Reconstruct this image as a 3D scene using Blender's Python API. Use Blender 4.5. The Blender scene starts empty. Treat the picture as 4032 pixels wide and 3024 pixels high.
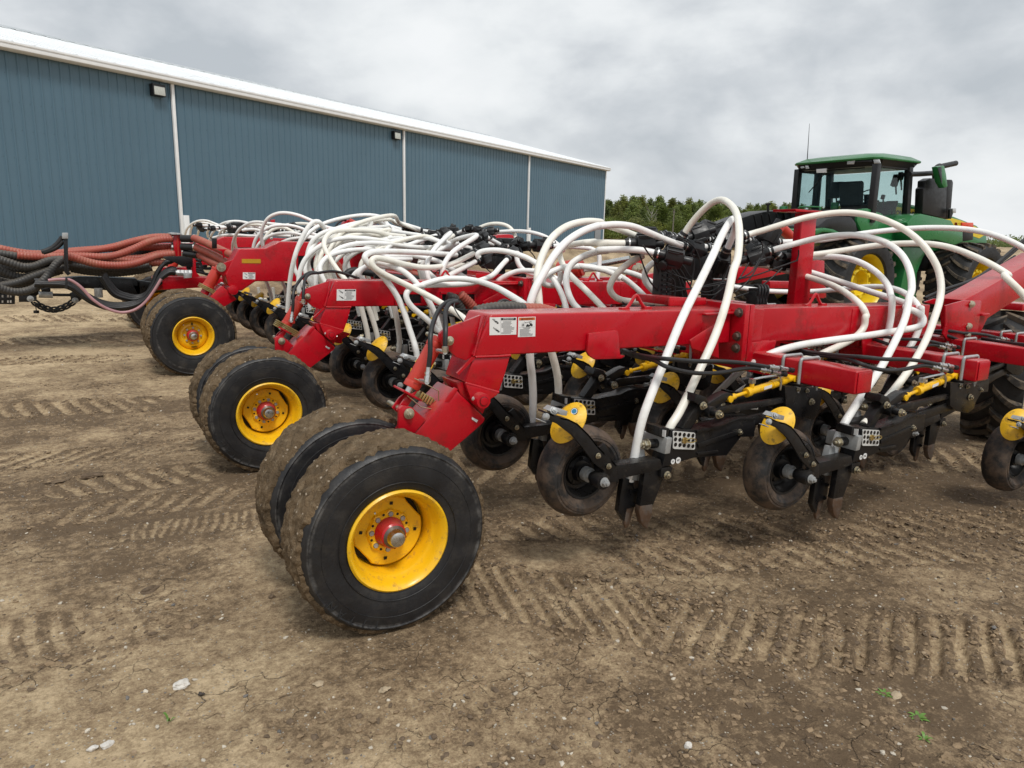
import bpy, bmesh, math, random
import numpy as np
from math import sin, cos, pi, radians, hypot, atan2, sqrt
from mathutils import Vector, Matrix, noise as mnoise

random.seed(7)
rng = np.random.default_rng(7)
scene = bpy.context.scene
COL = scene.collection
V = Vector

# ------------------------------------------------------------------ camera model
# world: X = travel direction of the drill, Y = across it (away from the camera), Z up
FPX, CX, CY = 2850.0, 2016.0, 1512.0
PITCH, ROLL, AZ, EYE = radians(11.75), radians(1.28), radians(59), 1.6
_fh = V((cos(AZ), sin(AZ), 0)); _rt = V((sin(AZ), -cos(AZ), 0)); _up = V((0, 0, 1))
FWD = _fh * cos(PITCH) - _up * sin(PITCH)
_u0 = _up * cos(PITCH) + _fh * sin(PITCH)
RGT = _rt * cos(ROLL) + _u0 * sin(ROLL)
UPV = _u0 * cos(ROLL) - _rt * sin(ROLL)
CAM = V((0, 0, EYE))
REG = dict(A=(900, 1100, .8439), B=(1900, 1000, .7234), C=(2900, 900, .7834), D=(600, 800, .6027),
           E=(0, 800, .4521), F=(2600, 450, .6474), G=(2300, 900, .4069), K=(1300, 850, .4973),
           L=(1500, 1150, .4219), M=(2100, 1500, .3918), N=(600, 1050, .3617), Q=(3500, 1100, .5423),
           V=(0, 0, 1.8228), S1=(680, 820, .3617), S2=(1900, 850, .3617), S3=(2450, 900, .3617),
           S4=(2500, 1350, .4973), S5=(3100, 550, .4219), S6=(0, 850, .6299), P=(0, 0, 1.0),
           T=(2300, 600, .2712))
def ray(reg, x, y):
    ox, oy, s = REG[reg]
    px, py = ox + x * s, oy + y * s
    return FWD + RGT * ((px - CX) / FPX) + UPV * ((CY - py) / FPX)
def atY(reg, x, y, Y):
    d = ray(reg, x, y); return CAM + d * (Y / d.y)
def atX(reg, x, y, X):
    d = ray(reg, x, y); return CAM + d * (X / d.x)
def atZ(reg, x, y, Z):
    d = ray(reg, x, y); return CAM + d * ((Z - EYE) / d.z)

# ------------------------------------------------------------------ mesh builder
def frame_from(d):
    d = V(d).normalized()
    a = V((0, 0, 1)) if abs(d.z) < .9 else V((1, 0, 0))
    x = d.cross(a).normalized(); y = d.cross(x).normalized()
    return x, y, d

def spline(pts, per=8):
    pts = [V(p) for p in pts]
    if len(pts) < 3: return pts
    P = [pts[0] * 2 - pts[1]] + pts + [pts[-1] * 2 - pts[-2]]
    out = []
    for i in range(1, len(P) - 2):
        p0, p1, p2, p3 = P[i - 1:i + 3]
        for k in range(per):
            t = k / per
            out.append(.5 * ((2 * p1) + (p2 - p0) * t + (2 * p0 - 5 * p1 + 4 * p2 - p3) * t * t + (3 * p1 - p0 - 3 * p2 + p3) * t ** 3))
    out.append(pts[-1])
    return out

def smooth_path(pts, per=8, it=2):
    out = spline(pts, per)
    for _ in range(it):
        out = [out[0]] + [(out[i - 1] + out[i] * 2 + out[i + 1]) / 4 for i in range(1, len(out) - 1)] + [out[-1]]
    return out

class MB:
    def __init__(s): s.v = []; s.f = []; s.m = []
    def add(s, verts, faces, m=0):
        b = len(s.v); s.v += [V(p) for p in verts]
        s.f += [[i + b for i in f] for f in faces]; s.m += [m] * len(faces)
        return s
    def box(s, c, d, R=None, m=0):
        c = V(c); h = V(d) / 2; vs = []
        for z in (-1, 1):
            for x, y in ((-1, -1), (1, -1), (1, 1), (-1, 1)):
                p = V((x * h.x, y * h.y, z * h.z)); vs.append(c + (R @ p if R else p))
        return s.add(vs, [(3, 2, 1, 0), (4, 5, 6, 7), (0, 1, 5, 4), (1, 2, 6, 5), (2, 3, 7, 6), (3, 0, 4, 7)], m)
    def bar(s, p0, p1, w, h, m=0, up=None):
        p0 = V(p0); p1 = V(p1); d = (p1 - p0).normalized(); u = V(up) if up else V((0, 0, 1))
        if abs(d.dot(u)) > .95: u = V((0, 1, 0))
        x = d.cross(u).normalized(); y = x.cross(d).normalized()
        vs = []
        for p in (p0, p1):
            for a, b in ((-1, -1), (1, -1), (1, 1), (-1, 1)): vs.append(p + x * (a * w / 2) + y * (b * h / 2))
        return s.add(vs, [(0, 1, 2, 3), (7, 6, 5, 4), (0, 4, 5, 1), (1, 5, 6, 2), (2, 6, 7, 3), (3, 7, 4, 0)], m)
    def prism(s, poly, off, m=0):
        """poly: planar list of 3-D points, extruded by the vector off"""
        off = V(off); n = len(poly); P = [V(p) for p in poly]
        nrm = V((0, 0, 0))
        for i in range(n): nrm += P[i].cross(P[(i + 1) % n])
        if nrm.dot(off) > 0: P = P[::-1]
        vs = P + [p + off for p in P]
        fs = [list(range(n)), list(range(2 * n - 1, n - 1, -1))]
        for i in range(n):
            j = (i + 1) % n; fs.append((i, i + n, j + n, j))
        return s.add(vs, fs, m)
    def cyl(s, p0, p1, r0, r1=None, n=16, m=0, caps=True):
        r1 = r0 if r1 is None else r1; p0 = V(p0); p1 = V(p1); x, y, d = frame_from(p1 - p0); vs = []
        for p, r in ((p0, r0), (p1, r1)):
            for k in range(n):
                a = 2 * pi * k / n; vs.append(p + x * (r * cos(a)) + y * (r * sin(a)))
        fs = [(k, (k + 1) % n, n + (k + 1) % n, n + k) for k in range(n)]
        if caps: fs += [list(range(n - 1, -1, -1)), list(range(n, 2 * n))]
        return s.add(vs, fs, m)
    def tube(s, path, r, n=10, m=0, caps=True):
        path = [V(p) for p in path]; N = len(path); vs = []
        t = (path[1] - path[0]).normalized(); x, y, _ = frame_from(t)
        for i, p in enumerate(path):
            t2 = (path[min(i + 1, N - 1)] - path[max(i - 1, 0)])
            t2 = t2.normalized() if t2.length > 1e-9 else t
            q = t.rotation_difference(t2); x = q @ x; x = (x - t2 * x.dot(t2)).normalized(); y = t2.cross(x); t = t2
            rr = r(i / (N - 1), i) if callable(r) else r
            for k in range(n):
                a = 2 * pi * k / n; vs.append(p + x * (rr * cos(a)) + y * (rr * sin(a)))
        fs = []
        for i in range(N - 1):
            for k in range(n):
                k2 = (k + 1) % n; fs.append((i * n + k, i * n + k2, (i + 1) * n + k2, (i + 1) * n + k))
        if caps: fs += [list(range(n - 1, -1, -1)), [(N - 1) * n + k for k in range(n)]]
        return s.add(vs, fs, m)
    def lathe(s, prof, c, n=48, axis='Y', m=0, closed=False):
        """prof: (radius, offset along axis)"""
        c = V(c); vs = []; k_ = len(prof)
        for i in range(n):
            a = 2 * pi * i / n
            for r, o in prof:
                if axis == 'Y': vs.append(c + V((r * cos(a), o, r * sin(a))))
                elif axis == 'X': vs.append(c + V((o, r * cos(a), r * sin(a))))
                else: vs.append(c + V((r * cos(a), r * sin(a), o)))
        fs = []
        for i in range(n):
            j = (i + 1) % n
            for k in range(k_ if closed else k_ - 1):
                k2 = (k + 1) % k_; fs.append((i * k_ + k, i * k_ + k2, j * k_ + k2, j * k_ + k))
        return s.add(vs, fs, m)
    def bolt(s, p, d, r, h=None, m=0, stud=True):
        """hex nut on a washer with a stud end, pointing along d"""
        h = h or r * .9; p = V(p); d = V(d).normalized()
        s.cyl(p, p + d * (h * .22), r * 1.35, n=14, m=m)
        s.cyl(p + d * (h * .22), p + d * (h * 1.1), r, n=6, m=m)
        if stud: s.cyl(p + d * (h * 1.1), p + d * (h * 1.6), r * .5, n=10, m=m)
        return s
    def xform(s, fn, start=0):
        for i in range(start, len(s.v)): s.v[i] = fn(s.v[i])
    def build(s, name, mats, parent=None, bev=0, org=None, sm=35, seg=2):
        me = bpy.data.meshes.new(name)
        o = V(org) if org is not None else V((0, 0, 0))
        me.from_pydata([tuple(p - o) for p in s.v], [], s.f)
        if not isinstance(mats, (list, tuple)): mats = [mats]
        for mt in mats: me.materials.append(mt)
        me.polygons.foreach_set('material_index', s.m)
        bm = bmesh.new(); bm.from_mesh(me)
        bmesh.ops.recalc_face_normals(bm, faces=bm.faces)
        if bev:
            es = [e for e in bm.edges if len(e.link_faces) == 2 and e.calc_face_angle(0) > radians(28)]
            bmesh.ops.bevel(bm, geom=es, offset=bev, segments=seg, profile=.6, affect='EDGES', clamp_overlap=True)
        bm.to_mesh(me); bm.free()
        me.polygons.foreach_set('use_smooth', [True] * len(me.polygons))
        me.set_sharp_from_angle(angle=radians(sm))
        ob = bpy.data.objects.new(name, me); COL.objects.link(ob)
        if parent is not None: ob.parent = parent
        return ob

def empty(name, loc=(0, 0, 0)):
    o = bpy.data.objects.new(name, None); COL.objects.link(o); o.location = loc
    o.empty_display_size = .2
    return o
def tag(o, label=None, cat=None, group=None, kind=None):
    if label: o['label'] = label
    if cat: o['category'] = cat
    if group: o['group'] = group
    if kind: o['kind'] = kind
    return o
KIDS = {}
def children(o): return [c for c in bpy.data.objects if c.parent == o]
def copy_tree(o, parent=None):
    c = o.copy(); COL.objects.link(c); c.parent = parent
    for ch in children(o): copy_tree(ch, c)
    return c
def text_mesh(body, size, loc, xdir, ydir, mat, name, parent, depth=.0008, align='CENTER', bold=0.0, org=None):
    """lettering as a thin mesh laid on a surface: xdir reading direction, ydir letter-up"""
    cu = bpy.data.curves.new(name, 'FONT'); cu.body = body; cu.size = size; cu.align_x = align; cu.align_y = 'CENTER'
    cu.extrude = depth; cu.offset = bold; cu.resolution_u = 3
    tmp = bpy.data.objects.new('tmp', cu); COL.objects.link(tmp)
    dg = bpy.context.evaluated_depsgraph_get(); dg.update()
    me = bpy.data.meshes.new_from_object(tmp.evaluated_get(dg))
    bpy.data.objects.remove(tmp); bpy.data.curves.remove(cu)
    x = V(xdir).normalized(); y = V(ydir).normalized(); z = x.cross(y)
    o = V(org) if org is not None else V((0, 0, 0))
    M = Matrix(((x.x, y.x, z.x, loc[0] - o.x), (x.y, y.y, z.y, loc[1] - o.y), (x.z, y.z, z.z, loc[2] - o.z), (0, 0, 0, 1)))
    me.transform(M); me.materials.clear(); me.materials.append(mat)
    ob = bpy.data.objects.new(name, me); COL.objects.link(ob)
    if parent is not None: ob.parent = parent
    return ob

# ------------------------------------------------------------------ materials
def lin(r, g, b):
    f = lambda c: (c / 255 / 12.92) if c / 255 <= .04045 else ((c / 255 + .055) / 1.055) ** 2.4
    return (f(r), f(g), f(b), 1)
def c4(c): return tuple(c) + (1,) if len(c) == 3 else tuple(c)
def mat(name, col, rough=.5, metal=0.0, var=.12, vscale=6.0, bump=0.0, bscale=60.0, dirt=None, dirt_amt=.0, dscale=4.0,
        dust=None, dust_amt=0.0, coat=0.0, spec=.5, rvar=.12, dcon=.12):
    m = bpy.data.materials.new(name); m.use_nodes = True
    nt = m.node_tree; N = nt.nodes; Lk = nt.links; b = N['Principled BSDF']
    tc = N.new('ShaderNodeTexCoord')
    def nz(scale, detail=5, rough=.6):
        n = N.new('ShaderNodeTexNoise'); n.inputs['Scale'].default_value = scale; n.inputs['Detail'].default_value = detail
        n.inputs['Roughness'].default_value = rough; Lk.new(tc.outputs['Object'], n.inputs['Vector']); return n
    def mix(fac, a, bb):
        x = N.new('ShaderNodeMix'); x.data_type = 'RGBA'
        for sock, val in ((x.inputs[0], fac), (x.inputs[6], a), (x.inputs[7], bb)):
            if hasattr(val, 'is_linked'): Lk.new(val, sock)
            else: sock.default_value = val
        return x.outputs[2]
    def rng_(src, a, bb, lo, hi):
        x = N.new('ShaderNodeMapRange'); Lk.new(src, x.inputs[0])
        x.inputs[1].default_value = a; x.inputs[2].default_value = bb; x.inputs[3].default_value = lo; x.inputs[4].default_value = hi
        return x.outputs[0]
    col = c4(col); n1 = nz(vscale)
    lo = tuple(c * (1 - var) for c in col[:3]) + (1,); hi = tuple(min(1, c * (1 + var)) for c in col[:3]) + (1,)
    out = mix(rng_(n1.outputs[0], .3, .7, 0, 1), lo, hi)
    if dirt is not None:
        n2 = nz(dscale, 8, .7)
        out = mix(rng_(n2.outputs[0], .62 - dirt_amt * .4, .62 - dirt_amt * .4 + dcon, 0, min(1, .45 + dirt_amt)), out, c4(dirt))
    if dust is not None:
        g = N.new('ShaderNodeNewGeometry'); sx = N.new('ShaderNodeSeparateXYZ'); Lk.new(g.outputs['Normal'], sx.inputs[0])
        n3 = nz(dscale * 2, 7, .7)
        mu = N.new('ShaderNodeMath'); mu.operation = 'MULTIPLY'
        Lk.new(rng_(sx.outputs[2], .35, 1, 0, dust_amt), mu.inputs[0]); Lk.new(rng_(n3.outputs[0], .3, .62, .35, 1), mu.inputs[1])
        out = mix(mu.outputs[0], out, c4(dust))
    Lk.new(out, b.inputs['Base Color'])
    n4 = nz(vscale * 2.3)
    Lk.new(rng_(n4.outputs[0], .3, .7, max(.02, rough - rvar), min(1, rough + rvar)), b.inputs['Roughness'])
    b.inputs['Metallic'].default_value = metal
    b.inputs['Specular IOR Level'].default_value = spec
    if coat: b.inputs['Coat Weight'].default_value = coat; b.inputs['Coat Roughness'].default_value = .12
    if bump:
        n5 = nz(bscale, 6, .65); bp = N.new('ShaderNodeBump'); bp.inputs['Strength'].default_value = 1; bp.inputs['Distance'].default_value = bump
        Lk.new(n5.outputs[0], bp.inputs['Height']); Lk.new(bp.outputs[0], b.inputs['Normal'])
    return m

SOIL = (.135, .098, .062)
M = {}
M['red'] = mat('red_paint', (.50, .004, .014), .27, var=.10, vscale=2.5, dirt=(.27, .012, .014), dirt_amt=.25, dust=(.34, .16, .13), dust_amt=.42, dscale=5, coat=.2, rvar=.08, bump=.0006, bscale=14, spec=.4)
M['redcyl'] = mat('red_cylinder_paint', (.50, .035, .020), .38, var=.08, dust=(.4, .2, .15), dust_amt=.3)
def add_specks(m, col, lo, hi, amt, sc):
    nt = m.node_tree; N = nt.nodes; Lk = nt.links; b = N['Principled BSDF']; src = b.inputs['Base Color'].links[0].from_socket
    tc = N.new('ShaderNodeTexCoord'); n = N.new('ShaderNodeTexNoise'); n.inputs['Scale'].default_value = sc; n.inputs['Detail'].default_value = 8; n.inputs['Roughness'].default_value = .8; Lk.new(tc.outputs['Object'], n.inputs['Vector'])
    x = N.new('ShaderNodeMapRange'); Lk.new(n.outputs[0], x.inputs[0]); x.inputs[1].default_value = lo; x.inputs[2].default_value = hi; x.inputs[4].default_value = amt
    mx = N.new('ShaderNodeMix'); mx.data_type = 'RGBA'; Lk.new(x.outputs[0], mx.inputs[0]); Lk.new(src, mx.inputs[6]); mx.inputs[7].default_value = c4(col); Lk.new(mx.outputs[2], b.inputs['Base Color'])
add_specks(M['red'], (.16, .09, .055), .64, .70, .55, 5.5)
M['yellow'] = mat('yellow_paint', (.86, .49, .008), .36, var=.07, vscale=8, dirt=(.36, .20, .06), dirt_amt=.17, dscale=26, coat=.1)
M['yellow_worn'] = mat('worn_yellow_paint', (.80, .46, .015), .45, var=.08, vscale=14, dirt=(.12, .07, .02), dirt_amt=.24, dscale=26)
M['black'] = mat('black_paint', (.008, .008, .009), .34, var=.25, vscale=9, dirt=(.06, .05, .038), dirt_amt=.1, dscale=16, dust=(.05, .044, .036), dust_amt=.4, spec=.4)
M['rubber'] = mat('tyre_rubber', (.018, .018, .019), .62, var=.35, vscale=7, dirt=(.07, .066, .06), dirt_amt=.16, dscale=9, dcon=.3, bump=.0012, bscale=90)
def add_ring(m, r0, r1, col, amt):
    # scuffed band round the shoulder of a tyre, in the tyre's own coordinates (axle along Y)
    nt = m.node_tree; N = nt.nodes; Lk = nt.links; b = N['Principled BSDF']; src = b.inputs['Base Color'].links[0].from_socket
    tc = N.new('ShaderNodeTexCoord'); sp = N.new('ShaderNodeSeparateXYZ'); Lk.new(tc.outputs['Object'], sp.inputs[0])
    cb = N.new('ShaderNodeCombineXYZ'); Lk.new(sp.outputs[0], cb.inputs[0]); Lk.new(sp.outputs[2], cb.inputs[2])
    ln = N.new('ShaderNodeVectorMath'); ln.operation = 'LENGTH'; Lk.new(cb.outputs[0], ln.inputs[0])
    def mr(s, a, bb, lo, hi):
        x = N.new('ShaderNodeMapRange'); Lk.new(s, x.inputs[0])
        for i, vv in zip((1, 2, 3, 4), (a, bb, lo, hi)): x.inputs[i].default_value = vv
        return x.outputs[0]
    n = N.new('ShaderNodeTexNoise'); n.inputs['Scale'].default_value = 14; n.inputs['Detail'].default_value = 8; n.inputs['Roughness'].default_value = .7; Lk.new(tc.outputs['Object'], n.inputs['Vector'])
    u = mr(ln.outputs['Value'], r0 - .006, r0, 0, 1); v = mr(ln.outputs['Value'], r1, r1 + .004, 1, 0); w = mr(n.outputs[0], .44, .66, .0, amt)
    a1 = N.new('ShaderNodeMath'); a1.operation = 'MULTIPLY'; Lk.new(u, a1.inputs[0]); Lk.new(v, a1.inputs[1])
    a2 = N.new('ShaderNodeMath'); a2.operation = 'MULTIPLY'; Lk.new(a1.outputs[0], a2.inputs[0]); Lk.new(w, a2.inputs[1])
    mx = N.new('ShaderNodeMix'); mx.data_type = 'RGBA'; Lk.new(a2.outputs[0], mx.inputs[0]); Lk.new(src, mx.inputs[6]); mx.inputs[7].default_value = c4(col); Lk.new(mx.outputs[2], b.inputs['Base Color'])
M['rubber_gauge'] = mat('gauge_tyre_rubber', (.011, .011, .0125), .52, var=.4, vscale=8, dirt=(.058, .051, .043), dirt_amt=.32, dscale=7, dcon=.3, bump=.0014, bscale=90)
add_ring(M['rubber_gauge'], .354, .367, (.12, .115, .11), .75)
M['rubber_worn'] = mat('muddy_rubber', (.016, .015, .015), .68, var=.4, vscale=12, dirt=(.105, .072, .050), dirt_amt=.50, dscale=10, dcon=.16, bump=.002, bscale=70)
M['mud'] = mat('caked_mud', (.138, .096, .056), .93, var=.45, vscale=13, dirt=(.24, .180, .115), dirt_amt=.26, dscale=22, bump=.016, bscale=60, spec=.2)
def add_pebbles(m, scale, frac, col):
    nt = m.node_tree; N = nt.nodes; Lk = nt.links; b = N['Principled BSDF']; src = b.inputs['Base Color'].links[0].from_socket
    tc = N.new('ShaderNodeTexCoord'); vo = N.new('ShaderNodeTexVoronoi'); vo.inputs['Scale'].default_value = scale; Lk.new(tc.outputs['Object'], vo.inputs['Vector'])
    sp = N.new('ShaderNodeSeparateColor'); Lk.new(vo.outputs['Color'], sp.inputs[0])
    g = N.new('ShaderNodeMath'); g.operation = 'GREATER_THAN'; Lk.new(sp.outputs[0], g.inputs[0]); g.inputs[1].default_value = 1 - frac
    l = N.new('ShaderNodeMath'); l.operation = 'LESS_THAN'; Lk.new(vo.outputs['Distance'], l.inputs[0]); l.inputs[1].default_value = .38
    a = N.new('ShaderNodeMath'); a.operation = 'MULTIPLY'; Lk.new(g.outputs[0], a.inputs[0]); Lk.new(l.outputs[0], a.inputs[1])
    mx = N.new('ShaderNodeMix'); mx.data_type = 'RGBA'; Lk.new(a.outputs[0], mx.inputs[0]); Lk.new(src, mx.inputs[6]); mx.inputs[7].default_value = c4(col); Lk.new(mx.outputs[2], b.inputs['Base Color'])
add_pebbles(M['mud'], 75, .045, (.40, .33, .25))
M['hose'] = mat('white_hose', (.88, .88, .86), .40, var=.05, vscale=5, dirt=(.62, .57, .47), dirt_amt=.26, dscale=7, dcon=.3, dust=(.76, .72, .64), dust_amt=.2)
def add_smears(m, col):
    # short dark rub marks
    nt = m.node_tree; N = nt.nodes; Lk = nt.links; b = N['Principled BSDF']; src = b.inputs['Base Color'].links[0].from_socket
    tc = N.new('ShaderNodeTexCoord'); n = N.new('ShaderNodeTexNoise'); n.inputs['Scale'].default_value = 3.2; n.inputs['Detail'].default_value = 9; n.inputs['Roughness'].default_value = .78; Lk.new(tc.outputs['Object'], n.inputs['Vector'])
    x = N.new('ShaderNodeMapRange'); Lk.new(n.outputs[0], x.inputs[0]); x.inputs[1].default_value = .66; x.inputs[2].default_value = .72; x.inputs[4].default_value = .7
    mx = N.new('ShaderNodeMix'); mx.data_type = 'RGBA'; Lk.new(x.outputs[0], mx.inputs[0]); Lk.new(src, mx.inputs[6]); mx.inputs[7].default_value = c4(col); Lk.new(mx.outputs[2], b.inputs['Base Color'])
add_smears(M['hose'], (.16, .12, .08))
M['hose_cream'] = mat('cream_hose', (.85, .825, .74), .40, var=.05, vscale=5, dirt=(.58, .51, .38), dirt_amt=.26, dscale=7, dcon=.35)
add_smears(M['hose_cream'], (.16, .12, .08))
M['steel'] = mat('bright_steel', (.62, .62, .60), .28, 1.0, var=.12, vscale=20)
M['zinc'] = mat('zinc_plated_bolt', (.55, .50, .38), .34, .9, var=.2, vscale=25)
M['brass'] = mat('brass_stop', (.55, .42, .18), .36, .9, var=.2, vscale=20)
M['galv'] = mat('galvanised_casting', (.40, .41, .41), .5, .35, var=.18, vscale=18, dirt=(.25, .22, .18), dirt_amt=.15, dscale=14)
M['dullsteel'] = mat('worn_steel', (.16, .13, .11), .5, .6, var=.3, vscale=18, dirt=(.13, .075, .045), dirt_amt=.4, dscale=12)
M['plastic'] = mat('black_plastic', (.011, .011, .012), .42, var=.2, vscale=15, dust=(.06, .055, .05), dust_amt=.35)
M['rubhose'] = mat('black_rubber_hose', (.013, .013, .014), .5, var=.2, dust=(.06, .055, .05), dust_amt=.3)
M['redhose'] = mat('red_corrugated_hose', (.36, .075, .050), .5, var=.14, vscale=6, dirt=(.34, .15, .09), dirt_amt=.35, dscale=5, dcon=.3, dust=(.42, .22, .15), dust_amt=.35)
M['greyhose'] = mat('grey_corrugated_hose', (.040, .038, .036), .55, var=.15, vscale=6, dust=(.20, .17, .13), dust_amt=.55, dscale=5)
M['pinkhose'] = mat('pink_hose', (.42, .22, .23), .5, var=.12)
M['decal'] = mat('white_decal', (.78, .78, .77), .4, var=.03)
M['decalink'] = mat('decal_ink', (.015, .015, .015), .5, var=.05)
M['decalgrey'] = mat('decal_grey_print', (.28, .28, .28), .5, var=.05)
M['orange'] = mat('decal_orange', (.62, .13, .02), .45, var=.04)
M['amber'] = mat('amber_reflector', (.55, .30, .02), .3, var=.06)
M['blueink'] = mat('badge_blue', (.03, .20, .36), .4, var=.05)
# ------------------------------------------------------------------ terrain
WA = radians(27.5241); WU = np.array([cos(WA), sin(WA)]); WN = np.array([-WU[1], WU[0]]); WC = np.array([36.258, 46.766])
PADZ = 1.2665
def _hash(ix, iy, seed):
    h = (ix.astype(np.int64) * 374761393 + iy.astype(np.int64) * 668265263 + seed * 974711) & 0xffffffff
    h = ((h ^ (h >> 13)) * 1274126177) & 0xffffffff
    return ((h ^ (h >> 16)) & 0xffff) / 65535.0
def vnoise(x, y, seed=0):
    ix = np.floor(x); iy = np.floor(y); fx = x - ix; fy = y - iy
    fx = fx * fx * (3 - 2 * fx); fy = fy * fy * (3 - 2 * fy)
    a = _hash(ix, iy, seed); b = _hash(ix + 1, iy, seed); c = _hash(ix, iy + 1, seed); d = _hash(ix + 1, iy + 1, seed)
    return (a * (1 - fx) + b * fx) * (1 - fy) + (c * (1 - fx) + d * fx) * fy - .5
def fbm(x, y, octv=4, seed=0, gain=.5):
    s = 0; a = 1; f = 1
    for k in range(octv):
        cr, sr = cos(k * 1.1), sin(k * 1.1)
        s = s + a * vnoise((x * cr - y * sr) * f, (x * sr + y * cr) * f, seed + k * 17); a *= gain; f *= 2.03
    return s
def sstep(a, b, x): t = np.clip((x - a) / (b - a), 0, 1); return t * t * (3 - 2 * t)
def base_h(x, y):
    z = -.018 * np.clip(x - 1.4, 0, 26)
    dn = -((x - WC[0]) * WN[0] + (y - WC[1]) * WN[1])
    sw = np.clip((x - WC[0]) * WU[0] + (y - WC[1]) * WU[1], -60, 0)
    return z + (PADZ + .017 * sw) * (1 - sstep(1.5, 19, dn))

TRACKS = [  # x0,y0,x1,y1,width,depth,lug period,lug skew,crumble
    (1.25, 2.95, 2.02, 2.02, .46, .030, .098, .75, 1.0),
    (1.95, 2.06, 3.75, .86, .44, .034, .098, -.45, 1.0),
    (1.7, 3.30, 5.6, 1.55, .34, .022, .16, .5, .8),
    (1.2, 4.55, 6.2, 2.55, .40, .020, .17, -.5, .7),
    (-2.2, 4.62, .95, 3.95, .26, .012, .05, .0, .3),
    (2.2, 2.62, 5.4, 1.28, .30, .016, .13, .4, .9),
    (3.0, 4.1, 7.2, 2.4, .42, .018, .16, -.4, .7),
    (-1.6, 3.45, .55, 3.05, .34, .010, .09, .3, .3),
    (-2.5, 5.0, .8, 4.42, .34, .014, .12, -.4, .6),
    (-2.5, 5.55, .75, 4.95, .42, .018, .14, .6, .7),
    (-3.0, 6.3, .7, 5.75, .40, .016, .14, -.6, .6),
    (-3.0, 7.9, .6, 7.2, .5, .030, .15, .5, 1.0),
    (-4.0, 10.3, .5, 9.7, .5, .022, .16, -.5, .8),
    (-4.0, 11.7, .5, 11.1, .5, .022, .16, .5, .8),
    (-4.0, 13.8, 1.5, 12.9, .6, .028, .18, .5, .8),
]
def detail(x, y):
    """height detail and a tone value, painted shade under the drill included: 0 moist loose soil, 1 dry pressed soil"""
    r = np.hypot(x, y)
    near = 1 - sstep(16, 40, r)
    tone0 = .22 * (1 - sstep(1.7, 3.0, r))
    h = .05 * fbm(x * .35, y * .35, 3, 3) * (1 + .5 * near) + .016 * fbm(x * 1.6, y * 1.6, 4, 11)
    rough = sstep(-.12, .30, fbm(x * .9, y * .9, 3, 29))
    h = h + (.0085 * fbm(x * 9, y * 9, 4, 41) * (.45 + 1.0 * rough) + .006 * np.maximum(0, fbm(x * 26, y * 26, 3, 57) - .05) * (.5 + rough)) * near
    st = .006 * fbm(x * 2.2 + y * .5, y * 16 - x * 2.9, 3, 77) * near * sstep(2.5, 5, y)
    h = h + st
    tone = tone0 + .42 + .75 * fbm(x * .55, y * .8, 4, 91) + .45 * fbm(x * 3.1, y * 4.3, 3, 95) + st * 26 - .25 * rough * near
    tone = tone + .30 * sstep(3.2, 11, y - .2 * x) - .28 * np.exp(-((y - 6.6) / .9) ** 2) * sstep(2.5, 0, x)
    # shade of the drill is put into the soil tone beneath it
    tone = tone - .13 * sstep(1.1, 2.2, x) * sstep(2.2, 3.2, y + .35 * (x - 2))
    for (x0, y0, x1, y1, w, dep, per, skew, cr) in TRACKS:
        L = hypot(x1 - x0, y1 - y0); ux, uy = (x1 - x0) / L, (y1 - y0) / L
        s = (x - x0) * ux + (y - y0) * uy; t = -(x - x0) * uy + (y - y0) * ux
        t = t + .03 * vnoise(s * 2.1, s * 0 + per * 100, 5)
        ends = sstep(-.05, .12, s) * sstep(-.05, .12, L - s)
        at = np.abs(t) / (w / 2)
        wob = vnoise(s * 14, t * 14, 23) * .14
        inside = (1 - sstep(.86, 1.02, at + wob * .6)) * ends
        rim = np.exp(-((at - 1.06) / .13) ** 2) * ends * sstep(-.25, .25, vnoise(s * 6, t * 3, 61) + .1)
        dep = dep * .50; keep = sstep(-.38, .10, vnoise(s * 2.3, t * 3, 31) + .5 * vnoise(s * 7, t * 7, 37) + (.12 if cr > .6 else -.10))
        ph = (s + skew * t + .030 * vnoise(s * 7, t * 9, 12) + .02 * vnoise(s * 2.5, t * 3, 14)) / per
        c = .5 + .5 * np.cos(2 * pi * ph)
        lug = sstep(.30, .72, c)                      # 1 = pressed floor left by the lug
        crumb = fbm(x * 42, y * 42, 3, 19)
        floor = -dep * lug * inside * keep
        ridge = (dep * .35 + .020 * cr * np.maximum(-.1, crumb)) * (1 - lug) * inside * keep
        h = h + floor + ridge + rim * (dep * .55 + .022 * cr * np.maximum(0, crumb + .1))
        tone = tone * (1 - .6 * inside * keep) + .6 * inside * keep * (lug * (.66 + .25 * cr * .5) - .02) - rim * .30
    # ruts pressed flat right under the gauge wheels
    for (wx, wy, wr) in ((1.01, 2.66, .42), (1.02, 4.95, .42), (1.03, 8.55, .46)):
        d = ((x - wx) / .5) ** 2 + ((y - wy) / .55) ** 2
        h = h * (1 - np.exp(-d * 1.6)); 
    return h * 1.0, np.clip(tone, 0, 1)
def ground_z(x, y):
    xa = np.array([float(x)]); ya = np.array([float(y)])
    return float(base_h(xa, ya)[0] + detail(xa, ya)[0][0])

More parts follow.
